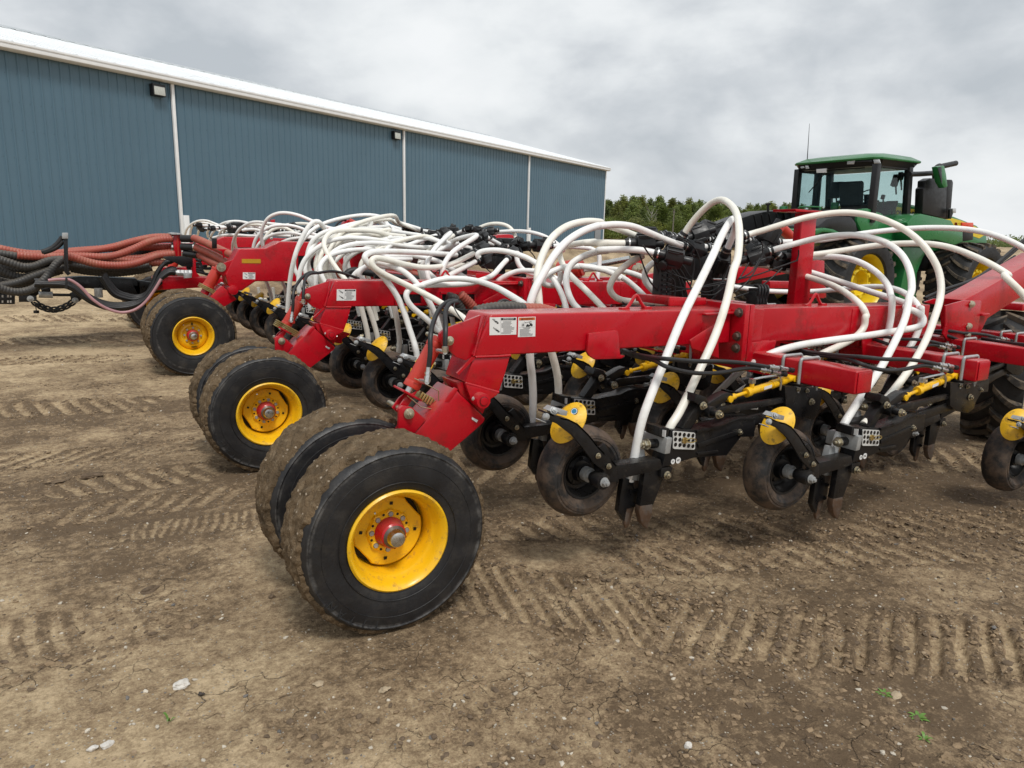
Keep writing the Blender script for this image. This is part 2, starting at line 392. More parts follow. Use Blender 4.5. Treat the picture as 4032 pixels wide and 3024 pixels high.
def build_ground():
    a_d = np.linspace(radians(59 - 46), radians(59 + 46), 640)
    a_s = np.linspace(radians(59 + 46), radians(59 - 46 + 360), 60)[1:-1]
    ang = np.concatenate([a_d, a_s])
    rr = np.concatenate([np.linspace(.03, 1.25, 9)[:-1], np.exp(np.arange(np.log(1.25), np.log(15), .0046)), np.exp(np.arange(np.log(15), np.log(5000), .05))])
    A, R = np.meshgrid(ang, rr, indexing='ij')
    X = R * np.cos(A); Y = R * np.sin(A)
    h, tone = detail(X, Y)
    fade = 1 - sstep(60, 300, R)
    Z = base_h(X, Y) + h * fade + (1 - fade) * 0
    na, nr = A.shape
    idx = np.arange(na * nr).reshape(na, nr)
    i2 = np.roll(idx, -1, axis=0)
    q = np.stack([idx[:, :-1], idx[:, 1:], i2[:, 1:], i2[:, :-1]], -1).reshape(-1, 4)
    me = bpy.data.meshes.new('ground')
    co = np.stack([X, Y, Z], -1).reshape(-1, 3).astype(np.float32)
    me.vertices.add(len(co)); me.vertices.foreach_set('co', co.ravel())
    me.loops.add(q.size); me.loops.foreach_set('vertex_index', q.ravel().astype(np.int32))
    me.polygons.add(len(q)); me.polygons.foreach_set('loop_start', np.arange(0, q.size, 4, dtype=np.int32))
    me.polygons.foreach_set('loop_total', np.full(len(q), 4, np.int32))
    me.update(calc_edges=True); me.validate()
    me.polygons.foreach_set('use_smooth', np.ones(len(q), bool))
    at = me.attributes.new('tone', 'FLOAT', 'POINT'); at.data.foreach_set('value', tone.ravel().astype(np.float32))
    ob = bpy.data.objects.new('ground', me); COL.objects.link(ob); tag(ob, 'bare brown dirt yard with tyre tracks and scattered pebbles', 'ground', kind='structure')
    # material
    m = bpy.data.materials.new('soil'); m.use_nodes = True; nt = m.node_tree; N = nt.nodes; Lk = nt.links; b = N['Principled BSDF']
    tc = N.new('ShaderNodeTexCoord')
    def nz(sc, det=6, ro=.6, d=0):
        n = N.new('ShaderNodeTexNoise'); n.inputs['Scale'].default_value = sc; n.inputs['Detail'].default_value = det; n.inputs['Roughness'].default_value = ro
        n.inputs['Distortion'].default_value = d; Lk.new(tc.outputs['Object'], n.inputs['Vector']); return n.outputs[0]
    def mr(s, a, bb, lo, hi):
        x = N.new('ShaderNodeMapRange'); Lk.new(s, x.inputs[0]); 
        for i, vv in zip((1, 2, 3, 4), (a, bb, lo, hi)): x.inputs[i].default_value = vv
        return x.outputs[0]
    def ma(op, a, bb):
        x = N.new('ShaderNodeMath'); x.operation = op
        for i, vv in ((0, a), (1, bb)):
            if hasattr(vv, 'is_linked'): Lk.new(vv, x.inputs[i])
            else: x.inputs[i].default_value = vv
        return x.outputs[0]
    def mx(f, a, bb):
        x = N.new('ShaderNodeMix'); x.data_type = 'RGBA'
        for sock, vv in ((x.inputs[0], f), (x.inputs[6], a), (x.inputs[7], bb)):
            if hasattr(vv, 'is_linked'): Lk.new(vv, sock)
            else: sock.default_value = vv
        return x.outputs[2]
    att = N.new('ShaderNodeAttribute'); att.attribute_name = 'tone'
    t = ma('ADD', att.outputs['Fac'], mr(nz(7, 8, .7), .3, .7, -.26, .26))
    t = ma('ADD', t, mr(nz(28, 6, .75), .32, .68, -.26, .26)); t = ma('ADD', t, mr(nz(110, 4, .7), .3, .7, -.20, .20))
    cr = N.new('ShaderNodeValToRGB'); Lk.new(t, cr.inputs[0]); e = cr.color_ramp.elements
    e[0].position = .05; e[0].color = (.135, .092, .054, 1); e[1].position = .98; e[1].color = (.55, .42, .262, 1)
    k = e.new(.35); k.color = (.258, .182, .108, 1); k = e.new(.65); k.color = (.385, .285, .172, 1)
    # grains and tiny pale pebbles in the soil itself
    vo = N.new('ShaderNodeTexVoronoi'); vo.inputs['Scale'].default_value = 95; Lk.new(tc.outputs['Object'], vo.inputs['Vector'])
    sep = N.new('ShaderNodeSeparateColor'); Lk.new(vo.outputs['Color'], sep.inputs[0])
    pick = ma('MULTIPLY', ma('GREATER_THAN', sep.outputs[0], .93), ma('LESS_THAN', vo.outputs['Distance'], .36))
    pc = mx(sep.outputs[1], (.22, .17, .12, 1), (.46, .42, .35, 1))
    col = mx(pick, cr.outputs[0], pc)
    # drying cracks, patchy
    vc = N.new('ShaderNodeTexVoronoi'); vc.feature = 'DISTANCE_TO_EDGE'; vc.inputs['Scale'].default_value = 6.5
    wv = N.new('ShaderNodeVectorMath'); wv.operation = 'ADD'
    nv = N.new('ShaderNodeTexNoise'); nv.inputs['Scale'].default_value = 9; nv.inputs['Detail'].default_value = 5; Lk.new(tc.outputs['Object'], nv.inputs['Vector'])
    sc_ = N.new('ShaderNodeVectorMath'); sc_.operation = 'SCALE'; sc_.inputs['Scale'].default_value = .16; Lk.new(nv.outputs['Color'], sc_.inputs[0])
    Lk.new(tc.outputs['Object'], wv.inputs[0]); Lk.new(sc_.outputs[0], wv.inputs[1]); Lk.new(wv.outputs[0], vc.inputs['Vector'])
    crack = ma('MULTIPLY', mr(vc.outputs['Distance'], .0, .022, 1, 0), mr(nz(2.3, 3), .50, .60, 0, 1))
    col = mx(ma('MULTIPLY', crack, .6), col, (.050, .035, .023, 1))
    Lk.new(col, b.inputs['Base Color']); b.inputs['Specular IOR Level'].default_value = .25
    Lk.new(mr(t, 0, 1, .82, .96), b.inputs['Roughness'])
    hh = ma('ADD', ma('MULTIPLY', nz(60, 6, .75), .011), ma('MULTIPLY', nz(16, 5, .68), .014))
    hh = ma('ADD', hh, ma('MULTIPLY', pick, .003)); hh = ma('SUBTRACT', hh, ma('MULTIPLY', crack, .006))
    bp = N.new('ShaderNodeBump'); bp.inputs['Strength'].default_value = 1; bp.inputs['Distance'].default_value = 1
    Lk.new(hh, bp.inputs['Height']); Lk.new(bp.outputs[0], b.inputs['Normal'])
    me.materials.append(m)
    return ob
ground = build_ground()

# ---- loose stones and crumbs of soil: nobody could count these
def ico():
    bm = bmesh.new(); bmesh.ops.create_icosphere(bm, subdivisions=1, radius=1)
    v = np.array([p.co[:] for p in bm.verts]); f = np.array([[q.index for q in p.verts] for p in bm.faces]); bm.free(); return v, f
IV, IF = ico()
def scatter(name, pts, sizes, mats, flat, jitter, label, cat, mi=None, sink=.3):
    n = len(pts); nv = len(IV)
    base = IV[None] * (1 + jitter * (rng.random((n, nv, 1)) - .5) * 2)
    sc = np.stack([sizes * rng.uniform(.7, 1.35, n), sizes * rng.uniform(.6, 1.1, n), sizes * rng.uniform(*flat, n)], -1)
    base = base * sc[:, None]
    a = rng.uniform(0, 2 * pi, n); ca, sa = np.cos(a), np.sin(a)
    tl = rng.uniform(-.35, .35, n)
    x = base[..., 0] * ca[:, None] - base[..., 1] * sa[:, None]; y = base[..., 0] * sa[:, None] + base[..., 1] * ca[:, None]
    z = base[..., 2] + x * tl[:, None]
    P = np.stack([x + pts[:, 0, None], y + pts[:, 1, None], z + (pts[:, 2] + sc[:, 2] * (1 - 2 * sink) * .5)[:, None]], -1).reshape(-1, 3)
    F = (IF[None] + (np.arange(n) * nv)[:, None, None]).reshape(-1, 3)
    me = bpy.data.meshes.new(name); me.from_pydata(P.tolist(), [], F.tolist())
    for mm in mats: me.materials.append(mm)
    if mi is not None: me.polygons.foreach_set('material_index', np.repeat(mi, len(IF)).astype(np.int32))
    ob = bpy.data.objects.new(name, me); COL.objects.link(ob); tag(ob, label, cat, kind='stuff'); return ob
def gpoints(n, rmin, rmax, spread=40, power=1.0):
    th = rng.uniform(radians(59 - spread), radians(59 + spread), n); r = rmin * (rmax / rmin) ** (rng.random(n) ** power)
    x = r * np.cos(th); y = r * np.sin(th)
    h, tn = detail(x, y); return np.stack([x, y, base_h(x, y) + h], -1), tn
M['pebble'] = mat('pale_pebble', (.48, .43, .35), .8, var=.25, vscale=3)
M['pebble2'] = mat('tan_pebble', (.30, .22, .14), .85, var=.3, vscale=3)
M['pebble3'] = mat('grey_pebble', (.14, .13, .12), .8, var=.3, vscale=3)
M['clod'] = mat('soil_clod', (.255, .182, .112), .95, var=.35, vscale=30, bump=.003, bscale=120, spec=.2)
M['clod2'] = mat('dark_soil_clod', (.135, .098, .066), .95, var=.35, vscale=30, bump=.003, bscale=120, spec=.2)
p, tn = gpoints(8000, 1.5, 17, 42)
cl = vnoise(p[:, 0] * 1.3, p[:, 1] * 1.3, 88) + rng.uniform(-.5, .5, len(p)) > -.12
p = p[cl]; n = len(p)
sz = .0028 + .0075 * rng.random(n) ** 4 + .0006 * np.hypot(p[:, 0], p[:, 1]) * rng.random(n)
scatter('gravel', p, sz, [M['pebble'], M['pebble2'], M['pebble3']], (.4, .8), .28, 'small pale pebbles strewn over the dirt yard', 'gravel', rng.choice([0, 0, 1, 1, 1, 2], n))
# crumbs thrown up along the lug tracks plus a thin general scatter
cp = []
for (x0, y0, x1, y1, w, dep, per, skew, cr) in TRACKS:
    if cr < .5: continue
    L = hypot(x1 - x0, y1 - y0); ux, uy = (x1 - x0) / L, (y1 - y0) / L
    k = int(L * w * (2600 if y0 < 3.5 else 900)); s = rng.uniform(0, L, k); t = rng.uniform(-w * .58, w * .58, k)
    ph = (s + skew * t) / per; c = .5 + .5 * np.cos(2 * pi * ph)
    kp = (c < .42) | (np.abs(t) > w * .47); s, t = s[kp], t[kp]
    cp.append(np.stack([x0 + s * ux - t * uy, y0 + s * uy + t * ux], -1))
cp = np.concatenate(cp); q, tn = gpoints(15000, 1.5, 14, 42); q = q[(tn < .62) & (vnoise(q[:, 0] * 1.1, q[:, 1] * 1.6, 66) > -.16)][:, :2]
cp = np.concatenate([cp, q]); h, tn = detail(cp[:, 0], cp[:, 1])
cp = np.stack([cp[:, 0], cp[:, 1], base_h(cp[:, 0], cp[:, 1]) + h], -1); n = len(cp)
sz = .0035 + .0125 * rng.random(n) ** 2.5
scatter('soil_crumbs', cp, sz, [M['clod'], M['clod2']], (.25, .6), .35, 'dark crumbs of loose soil along the tyre tracks', 'soil', rng.choice([0, 0, 1], n), sink=.2)

def rock(name, px, py, size, flat, mt, label, cat='stone', group=None, seed=0, yaw=0, sub=3, rough=.3):
    g = atZ('P', px, py, 0); x, y = g.x, g.y
    for _ in range(3):
        z = ground_z(x, y); g = atZ('P', px, py, z); x, y = g.x, g.y
    bm = bmesh.new(); bmesh.ops.create_icosphere(bm, subdivisions=sub, radius=1)
    for vv in bm.verts:
        d = vv.co.copy(); k = 1 + rough * mnoise.noise(d * 1.3 + V((seed, 0, 0))) + rough * .5 * mnoise.noise(d * 3.1 + V((seed, 5, 0)))
        # knock facets off
        for q_ in range(4):
            nn = V((sin(seed + q_ * 2.1), cos(seed * 1.7 + q_), sin(q_ * 1.3 + seed * .5))).normalized(); dd = d.dot(nn)
            if dd > .62: k *= .62 / dd * .9 + .1
        vv.co = V((d.x * k * size[0], d.y * k * size[1], d.z * k * flat))
    me = bpy.data.meshes.new(name); bm.to_mesh(me); bm.free(); me.materials.append(mt)
    me.polygons.foreach_set('use_smooth', [True] * len(me.polygons)); me.set_sharp_from_angle(angle=radians(32))
    o = bpy.data.objects.new(name, me); COL.objects.link(o); o.location = (x, y, z + flat * .45); o.rotation_euler.z = yaw
    tag(o, label, cat, group); return o
M['chalk'] = mat('chalk_stone', (.60, .57, .52), .8, var=.14, vscale=30, bump=.003, bscale=80, dirt=(.25, .18, .12), dirt_amt=.18, dscale=30)
M['tanstone'] = mat('tan_stone', (.38, .30, .20), .85, var=.2, vscale=30, bump=.003, bscale=80)
M['darkstone'] = mat('dark_stone', (.055, .045, .038), .85, var=.3, vscale=30, bump=.004, bscale=70)
rock('stone', 717, 2703, (.034, .021), .017, M['chalk'], 'flat cream stone lying among dark crumbs below the near wheel', seed=1, yaw=.3)
rock('stone', 362, 2955, (.018, .013), .011, M['chalk'], 'bright white chip of stone beside an angular pale stone', seed=4)
rock('stone', 421, 2937, (.024, .014), .010, M['chalk'], 'angular pale stone touching the bright white chip', seed=7, yaw=.6)
rock('stone', 793, 2737, (.012, .010), .010, M['darkstone'], 'small round dark pebble right of the flat cream stone', seed=9)
rock('stone', 1252, 2697, (.022, .014), .009, M['tanstone'], 'thin tan flake of stone right of the cream stone', seed=12)
rock('stone', 1515, 2719, (.022, .016), .011, M['tanstone'], 'rounded brown stone half set in the soil ahead of the near wheel', seed=15)
rock('stone', 3525, 2740, (.030, .018), .008, M['tanstone'], 'flat orange tan stone beside the upper green weed', seed=17, yaw=.2)
rock('stone', 2710, 2943, (.014, .012), .012, M['chalk'], 'lone white knobbly stone on cracked soil away from the tracks', seed=19)
rock('stone', 2083, 2661, (.018, .012), .010, M['tanstone'], 'small brown stone just below the start of the chevron tyre track', seed=20)
rock('soil_clod', 588, 2331, (.045, .017), .014, M['clod2'], 'long dark ridged lump of mud alone on bare soil', 'clod', seed=23, yaw=.5, rough=.5)
rock('soil_clod', 1069, 2354, (.014, .013), .012, M['clod2'], 'small black lump of mud nearest the near tyre', 'clod', seed=25, rough=.5)
rock('soil_clod', 370, 1878, (.075, .03), .022, M['clod2'], 'wide dark slab of mud beside a thin mud strip', 'clod', seed=27, rough=.5, yaw=.1)
rock('soil_clod', 215, 1902, (.065, .02), .012, M['clod2'], 'thin dark strip of mud beside the wide mud slab', 'clod', seed=29, rough=.5)
# ---- weeds
M['weed'] = mat('weed_leaf', (.11, .22, .035), .55, var=.2, vscale=40)
def weed(px, py, R, nleaf, label, upright=.3):
    z = 0; g = atZ('P', px, py, 0)
    for _ in range(3): z = ground_z(g.x, g.y); g = atZ('P', px, py, z)
    e = empty('weed', (g.x, g.y, z - .003)); tag(e, label, 'weed', 'weeds in the bare dirt')
    rd = random.Random(px)
    for k in range(nleaf):
        a = 2 * pi * k / nleaf + rd.uniform(-.3, .3); L = R * rd.uniform(.65, 1.1); w = L * .17; up = upright * rd.uniform(.5, 1.5)
        d = V((cos(a), sin(a), 0)); n_ = V((-sin(a), cos(a), 0)); mb = MB(); vs = []
        for i in range(6):
            t = i / 5; p_ = d * (L * t) + V((0, 0, L * up * sin(t * 2.2) * .8)); ww = w * sin(pi * min(.97, .12 + t * .85)) ; 
            vs += [p_ - n_ * ww + V((0, 0, .15 * ww)), p_ + V((0, 0, -.1 * ww)), p_ + n_ * ww + V((0, 0, .15 * ww))]
        fs = []
        for i in range(5):
            for q_ in (0, 1): fs.append((i * 3 + q_, i * 3 + q_ + 1, i * 3 + q_ + 4, i * 3 + q_ + 3))
        mb.add(vs, fs); mb.build('leaf', M['weed'], e)
weed(3615, 2826, .036, 13, 'bushiest green weed rosette with many radiating leaves')
weed(3480, 2730, .034, 9, 'flat green weed beside the orange tan stone', .2)
weed(3640, 2912, .028, 6, 'sparse yellowish weed with few upright leaves', .6)
weed(668, 2842, .03, 3, 'single wispy blade of grass near the flat cream stone', 1.4)
# ------------------------------------------------------------------ machine shed
WU3 = V((WU[0], WU[1], 0)); WN3 = V((WN[0], WN[1], 0)); WC3 = V((WC[0], WC[1], 0))
def wp(s_, off, z): return WC3 + WU3 * s_ + WN3 * off + V((0, 0, z))
M['bluewall'] = mat('blue_steel_siding', (.088, .158, .212), .40, var=.06, vscale=.35, rvar=.05, dirt=(.106, .180, .234), dirt_amt=.2, dscale=.5, dcon=.4, spec=.45)
M['roofwhite'] = mat('white_steel_roof', (.88, .90, .91), .35, var=.04, vscale=.4)
M['trimwhite'] = mat('white_trim', (.82, .83, .83), .45, var=.05, vscale=3)
M['ridgegrey'] = mat('grey_ridge_cap', (.42, .45, .47), .5, var=.05)
M['doorgrey'] = mat('grey_door', (.28, .30, .32), .5, var=.05)
M['lens'] = mat('frosted_lens', (.52, .54, .50), .25, var=.06, vscale=8)
SL0, SL1, ZB, ZE, RUN, ZR = -62.0, 0.0, .1, 6.76, 11.2, 9.62
shed = empty('machine_shed', wp(-20, 0, 0)); tag(shed, 'long blue steel shed with white roof behind the red drill', 'shed')
SO = wp(-20, 0, 0)
mb = MB(); mb.prism([wp(SL0, 0, ZB), wp(SL1, 0, ZB), wp(SL1, 0, ZE), wp(SL0, 0, ZE)], WN3 * .12)
k = 0; s_ = SL1 - .22
while s_ > SL0:
    a, b, h_ = .038, .018, .030
    mb.prism([wp(s_ - a, 0, ZB), wp(s_ + a, 0, ZB), wp(s_ + b, -h_, ZB), wp(s_ - b, -h_, ZB)], V((0, 0, ZE - ZB - .02)))
    if s_ > -46:
        for zz in (1.9, 2.7, 3.5, 4.3, 5.1, 5.9):
            p_ = wp(s_ - .07, -.004, zz + .01 * (k % 3)); mb.box(p_, (.012, .012, .012), m=1)
    s_ -= .3048; k += 1
mb.build('long_wall', [M['bluewall'], M['black']], shed, org=SO)
mb = MB()
mb.prism([wp(SL1 - .12, .12, ZB), wp(SL1 - .12, 2 * RUN, ZB), wp(SL1 - .12, 2 * RUN, ZE), wp(SL1 - .12, RUN, ZR - .02), wp(SL1 - .12, .12, ZE)], WU3 * .12)
mb.build('end_wall', M['bluewall'], shed, org=SO)
mb = MB(); ov = .30; ze = ZE + .02 - ov * (ZR - ZE) / RUN
for sgn in (0, 1):
    f = (lambda o: o) if sgn == 0 else (lambda o: 2 * RUN - o)
    mb.prism([wp(SL0, f(-ov), ze + .06), wp(SL0, f(RUN), ZR + .06), wp(SL0, f(RUN), ZR), wp(SL0, f(-ov), ze)], WU3 * (SL1 - SL0 + .25))
s_ = SL1 - .1
while s_ > SL0:
    mb.bar(wp(s_, -ov - .015, ze + .072), wp(s_, RUN - .1, ZR + .07), .04, .014, up=(0, 0, 1)); s_ -= .61
roof = mb.build('roof', M['roofwhite'], shed, org=SO)
mb = MB(); mb.prism([wp(SL0, RUN - .35, ZR + .01), wp(SL0, RUN, ZR + .16), wp(SL0, RUN + .35, ZR + .01)], WU3 * (SL1 - SL0 + .28)); mb.build('ridge_cap', M['ridgegrey'], roof, org=SO)
mb = MB()
mb.prism([wp(SL0, -.34, ze - .01), wp(SL0, -.34, ze - .15), wp(SL0, -.25, ze - .19), wp(SL0, -.003 - .02, ze - .19), wp(SL0, -.023, ze - .01)], WU3 * (SL1 - SL0 + .1))
mb.prism([wp(SL0, -.36, ze + .04), wp(SL0, -.36, ze - .02), wp(SL0, -.343, ze - .02), wp(SL0, -.343, ze + .04)], WU3 * (SL1 - SL0 + .1))
mb.build('gutter', M['trimwhite'], shed, org=SO, bev=.008)
for s_ in (-49.4, -37.0, -24.4, -12.0):
    mb = MB(); mb.prism([wp(s_ - .055, -.028, .3), wp(s_ + .055, -.028, .3), wp(s_ + .055, -.12, .3), wp(s_ - .055, -.12, .3)], V((0, 0, ze - .2 - .3)))
    mb.prism([wp(s_ + .06, -.028, .3), wp(s_ + .27, -.028, .3), wp(s_ + .27, -.17, .3), wp(s_ + .06, -.17, .3)], V((0, 0, 1.69)))
    mb.build('downspout', M['trimwhite'], shed, org=SO, bev=.01)
mb = MB(); mb.prism([wp(SL1 - .11, -.028, ZB), wp(SL1 + .02, -.028, ZB), wp(SL1 + .02, .16, ZB), wp(SL1 + .004, .16, ZB), wp(SL1 + .004, -.004, ZB), wp(SL1 - .11, -.004, ZB)], V((0, 0, ZE - ZB - .15)))
mb.build('corner_trim', M['trimwhite'], shed, org=SO)
mb = MB(); mb.prism([wp(-1.68, -.026, 1.2), wp(-.66, -.026, 1.2), wp(-.66, -.026, 2.86), wp(-1.68, -.026, 2.86)], WN3 * -.05)
dr = mb.build('walk_door', M['doorgrey'], shed, org=SO, bev=.01)
mb = MB(); mb.cyl(wp(-1.58, -.08, 2.0), wp(-1.58, -.15, 2.0), .03); mb.build('handle', M['steel'], dr, org=SO)
for s_ in (-37.58, -25.02):
    mb = MB(); mb.prism([wp(s_ - .24, -.0, 6.38), wp(s_ - .24, -.20, 6.40), wp(s_ - .24, -.22, 6.0), wp(s_ - .24, -.0, 6.0)], WU3 * .48)
    fl = mb.build('floodlight', M['plastic'], shed, org=SO, bev=.02)
    mb = MB(); mb.prism([wp(s_ - .20, -.20, 6.31), wp(s_ - .20, -.222, 6.31), wp(s_ - .20, -.236, 6.03), wp(s_ - .20, -.21, 6.03)], WU3 * .40)
    mb.build('lens', M['lens'], fl, org=SO, bev=.01)

# ------------------------------------------------------------------ wood behind the yard
def leafmat(name, col):
    m = bpy.data.materials.new(name); m.use_nodes = True; nt = m.node_tree; N = nt.nodes; Lk = nt.links; b = N['Principled BSDF']
    at = N.new('ShaderNodeAttribute'); at.attribute_name = 'lv'
    oi = N.new('ShaderNodeObjectInfo')
    cr = N.new('ShaderNodeValToRGB'); e = cr.color_ramp.elements
    e[0].color = tuple(c * .55 for c in col) + (1,); e[1].color = (col[0] * 1.65, col[1] * 1.4, col[2] * 1.2, 1)
    Lk.new(at.outputs['Fac'], cr.inputs[0])
    hs = N.new('ShaderNodeHueSaturation'); Lk.new(cr.outputs[0], hs.inputs['Color'])
    mr = N.new('ShaderNodeMapRange'); Lk.new(oi.outputs['Random'], mr.inputs[0]); mr.inputs[3].default_value = .7; mr.inputs[4].default_value = 1.25
    Lk.new(mr.outputs[0], hs.inputs['Value']); Lk.new(hs.outputs[0], b.inputs['Base Color']); b.inputs['Roughness'].default_value = .6
    tl = N.new('ShaderNodeBsdfTranslucent'); Lk.new(hs.outputs[0], tl.inputs[0]); ms = N.new('ShaderNodeMixShader'); ms.inputs[0].default_value = .42; o_ = [n for n in N if n.type == 'OUTPUT_MATERIAL'][0]
    Lk.new(b.outputs[0], ms.inputs[1]); Lk.new(tl.outputs[0], ms.inputs[2]); Lk.new(ms.outputs[0], o_.inputs[0]); return m
M['leaf'] = leafmat('poplar_leaves', (.150, .215, .055)); M['leaf2'] = leafmat('willow_leaves', (.185, .230, .058)); M['leaf3'] = leafmat('dark_leaves', (.120, .180, .048))
M['bark'] = mat('grey_bark', (.16, .145, .12), .9, var=.3, vscale=4); M['deadbark'] = mat('bleached_bark', (.34, .32, .28), .9, var=.2, vscale=4)
def foliage(rd, n_clump, shape, leaf, per):
    vs, fs, lv = [], [], []
    for _ in range(n_clump):
        c, r = shape(rd); cv = rd.random()
        for _ in range(per):
            p_ = c + V((rd.gauss(0, 1), rd.gauss(0, 1), rd.gauss(0, 1.0))) * r * .78
            u = V((rd.gauss(0, 1), rd.gauss(0, 1), rd.gauss(0, 1))).normalized(); w = u.orthogonal().normalized()
            a = leaf * rd.uniform(.6, 1.35); b0 = len(vs)
            vs += [p_ - u * a, p_ + w * a * .55, p_ + u * a, p_ - w * a * .55]; fs.append((b0, b0 + 1, b0 + 2, b0 + 3)); lv += [min(1, max(0, cv * .6 + rd.random() * .4))] * 4
    return vs, fs, lv
def leaf_mesh(name, data, mt, parent):
    vs, fs, lv = data; me = bpy.data.meshes.new(name); me.from_pydata([tuple(p_) for p_ in vs], [], fs); me.materials.append(mt)
    at = me.attributes.new('lv', 'FLOAT', 'POINT'); at.data.foreach_set('value', lv)
    o = bpy.data.objects.new(name, me); COL.objects.link(o); o.parent = parent; return o
def tree_proto(kind, seed, h, mt):
    rd = random.Random(seed); e = empty(kind); mb = MB()
    if kind == 'poplar_tree':
        W = h * .19
        def shape(rd):
            z = h * (.20 + .78 * rd.random() ** .85); k_ = sin(pi * min(1, max(.05, (z / h - .08) / .98)) ** .8) ; k_ = max(.06, k_ * min(1, 2.6 * (1.02 - z / h))) 
            a = rd.uniform(0, 2 * pi); q_ = W * k_ * sqrt(rd.random()); return V((cos(a) * q_, sin(a) * q_, z)), h * .052 * (1.25 - .6 * z / h)
        data = foliage(rd, 130, shape, .15, 26)
        path = [V((0, 0, -.3)), V((.05 * h * rd.uniform(-1, 1) * .3, .02, h * .5)), V((rd.uniform(-.2, .2), 0, h * .96))]
        mb.tube(spline(path, 4), lambda t, i: h * .014 * (1 - .85 * t), 6)
        for k_ in range(9):
            z = h * (.18 + .07 * k_); a = rd.uniform(0, 2 * pi); p0 = V((0, 0, z)); mb.tube([p0, p0 + V((cos(a) * W * .5, sin(a) * W * .5, h * .07)), p0 + V((cos(a) * W * .85, sin(a) * W * .85, h * .16))], lambda t, i: h * .005 * (1.1 - t), 5)
    else:
        W = h * .55
        def shape(rd):
            a = rd.uniform(0, 2 * pi); f_ = rd.uniform(0, pi / 2); q_ = rd.random() ** .4
            return V((cos(a) * cos(f_) * W * q_, sin(a) * cos(f_) * W * q_, h * (.12 + .8 * sin(f_) * q_))), h * .11
        data = foliage(rd, 100, shape, .13, 28)
        for k_ in range(7):
            a = 2 * pi * k_ / 7; mb.tube([V((0, 0, -.2)), V((cos(a) * W * .25, sin(a) * W * .25, h * .4)), V((cos(a) * W * .55, sin(a) * W * .55, h * .75))], lambda t, i: h * .012 * (1.1 - t), 5)
    mb.build('trunk', M['bark'], e); leaf_mesh('crown', data, mt, e); return e
protos = {('poplar_tree', i): tree_proto('poplar_tree', 40 + i, 9.0, [M['leaf'], M['leaf3'], M['leaf'], M['leaf2']][i]) for i in range(4)}
protos.update({('willow_bush', i): tree_proto('willow_bush', 70 + i, 3.6, [M['leaf2'], M['leaf2'], M['leaf']][i]) for i in range(3)})
used = set(); rd = random.Random(5)
LAB = {'poplar_tree': ('slender leafy poplar in the wood beyond the shed corner', 'tree', 'poplars of the wood'),
       'willow_bush': ('low yellow green willow bush at the foot of the wood', 'bush', 'willow bushes along the wood edge')}
def plant(kind, i, px, D, sc):
    d = ray('P', px, 925); hh = hypot(d.x, d.y); x, y = d.x / hh * D, d.y / hh * D
    src = protos[(kind, i)]
    o = src if (kind, i) not in used else copy_tree(src)
    used.add((kind, i)); o.location = (x, y, float(base_h(np.array([x]), np.array([y]))[0]) - .1); o.rotation_euler = (0, 0, rd.uniform(0, 6.28)); o.scale = (sc[0], sc[0], sc[1])
    tag(o, *LAB[kind])
for row, (D0, n_, hs) in enumerate(((130, 44, .70), (140, 44, .80), (151, 40, .93))):
    for k in range(n_):
        px = 2255 + (3330 - 2255) * (k + rd.uniform(.1, .9)) / n_
        fall = 1 - .15 * max(0, min(1, (px - 2430) / 620))
        hgt = hs * fall * rd.uniform(.86, 1.10)
        plant('poplar_tree', rd.randrange(4), px, D0 + rd.uniform(-4, 4), (hgt * rd.uniform(1.15, 1.6), hgt))
for k in range(34):
    px = 2290 + (3300 - 2290) * (k + rd.uniform(.1, .9)) / 34
    s_ = rd.uniform(.6, 1.1); plant('willow_bush', rd.randrange(3), px, 121 + rd.uniform(-5, 4), (s_ * 1.2, s_))
# bleached dead tree in the wood
d = ray('P', 2562, 925); hh = hypot(d.x, d.y); D = 124; e = empty('dead_tree', (d.x / hh * D, d.y / hh * D, 1.2)); tag(e, 'bare bleached dead tree standing at the front of the wood', 'tree')
mb = MB(); rd2 = random.Random(3)
mb.tube([V((0, 0, -.3)), V((.15, 0, 2.4)), V((-.1, .1, 4.6))], lambda t, i: .11 * (1.1 - t), 6); mb.build('trunk', M['deadbark'], e)
mb = MB()
for k in range(16):
    z = 1.6 + 2.8 * rd2.random(); a = rd2.uniform(0, 6.28); L = rd2.uniform(.7, 1.6); p0 = V((.05, 0, z)); p1 = p0 + V((cos(a) * L * .5, sin(a) * L * .5, L * .5)); p2 = p1 + V((cos(a) * L * .4, sin(a) * L * .4, L * .7))
    mb.tube([p0, p1, p2], lambda t, i: .04 * (1.15 - t), 5)
mb.build('branches', M['deadbark'], e)
# far shelterbelt on the horizon at right
vs, fs, lv = [], [], []
for k in range(420):
    px = rd.uniform(3250, 4500); d = ray('P', px, 960); hh = hypot(d.x, d.y); D = rd.uniform(640, 760); c = V((d.x / hh * D, d.y / hh * D, -.3)); hgt = rd.uniform(2.5, 5.5) * (1 + .3 * sin(px * .013))
    q_ = foliage(rd, 5, lambda r_: (c + V((r_.gauss(0, 2.5), r_.gauss(0, 2.5), hgt * r_.random())), 2.2), .9, 8)
    b0 = len(vs); vs += q_[0]; fs += [tuple(i + b0 for i in f) for f in q_[1]]; lv += q_[2]
fw = leaf_mesh('far_woods', (vs, fs, lv), M['leaf3'], None); tag(fw, 'thin dark line of far woods on the right horizon', 'woods', kind='stuff')
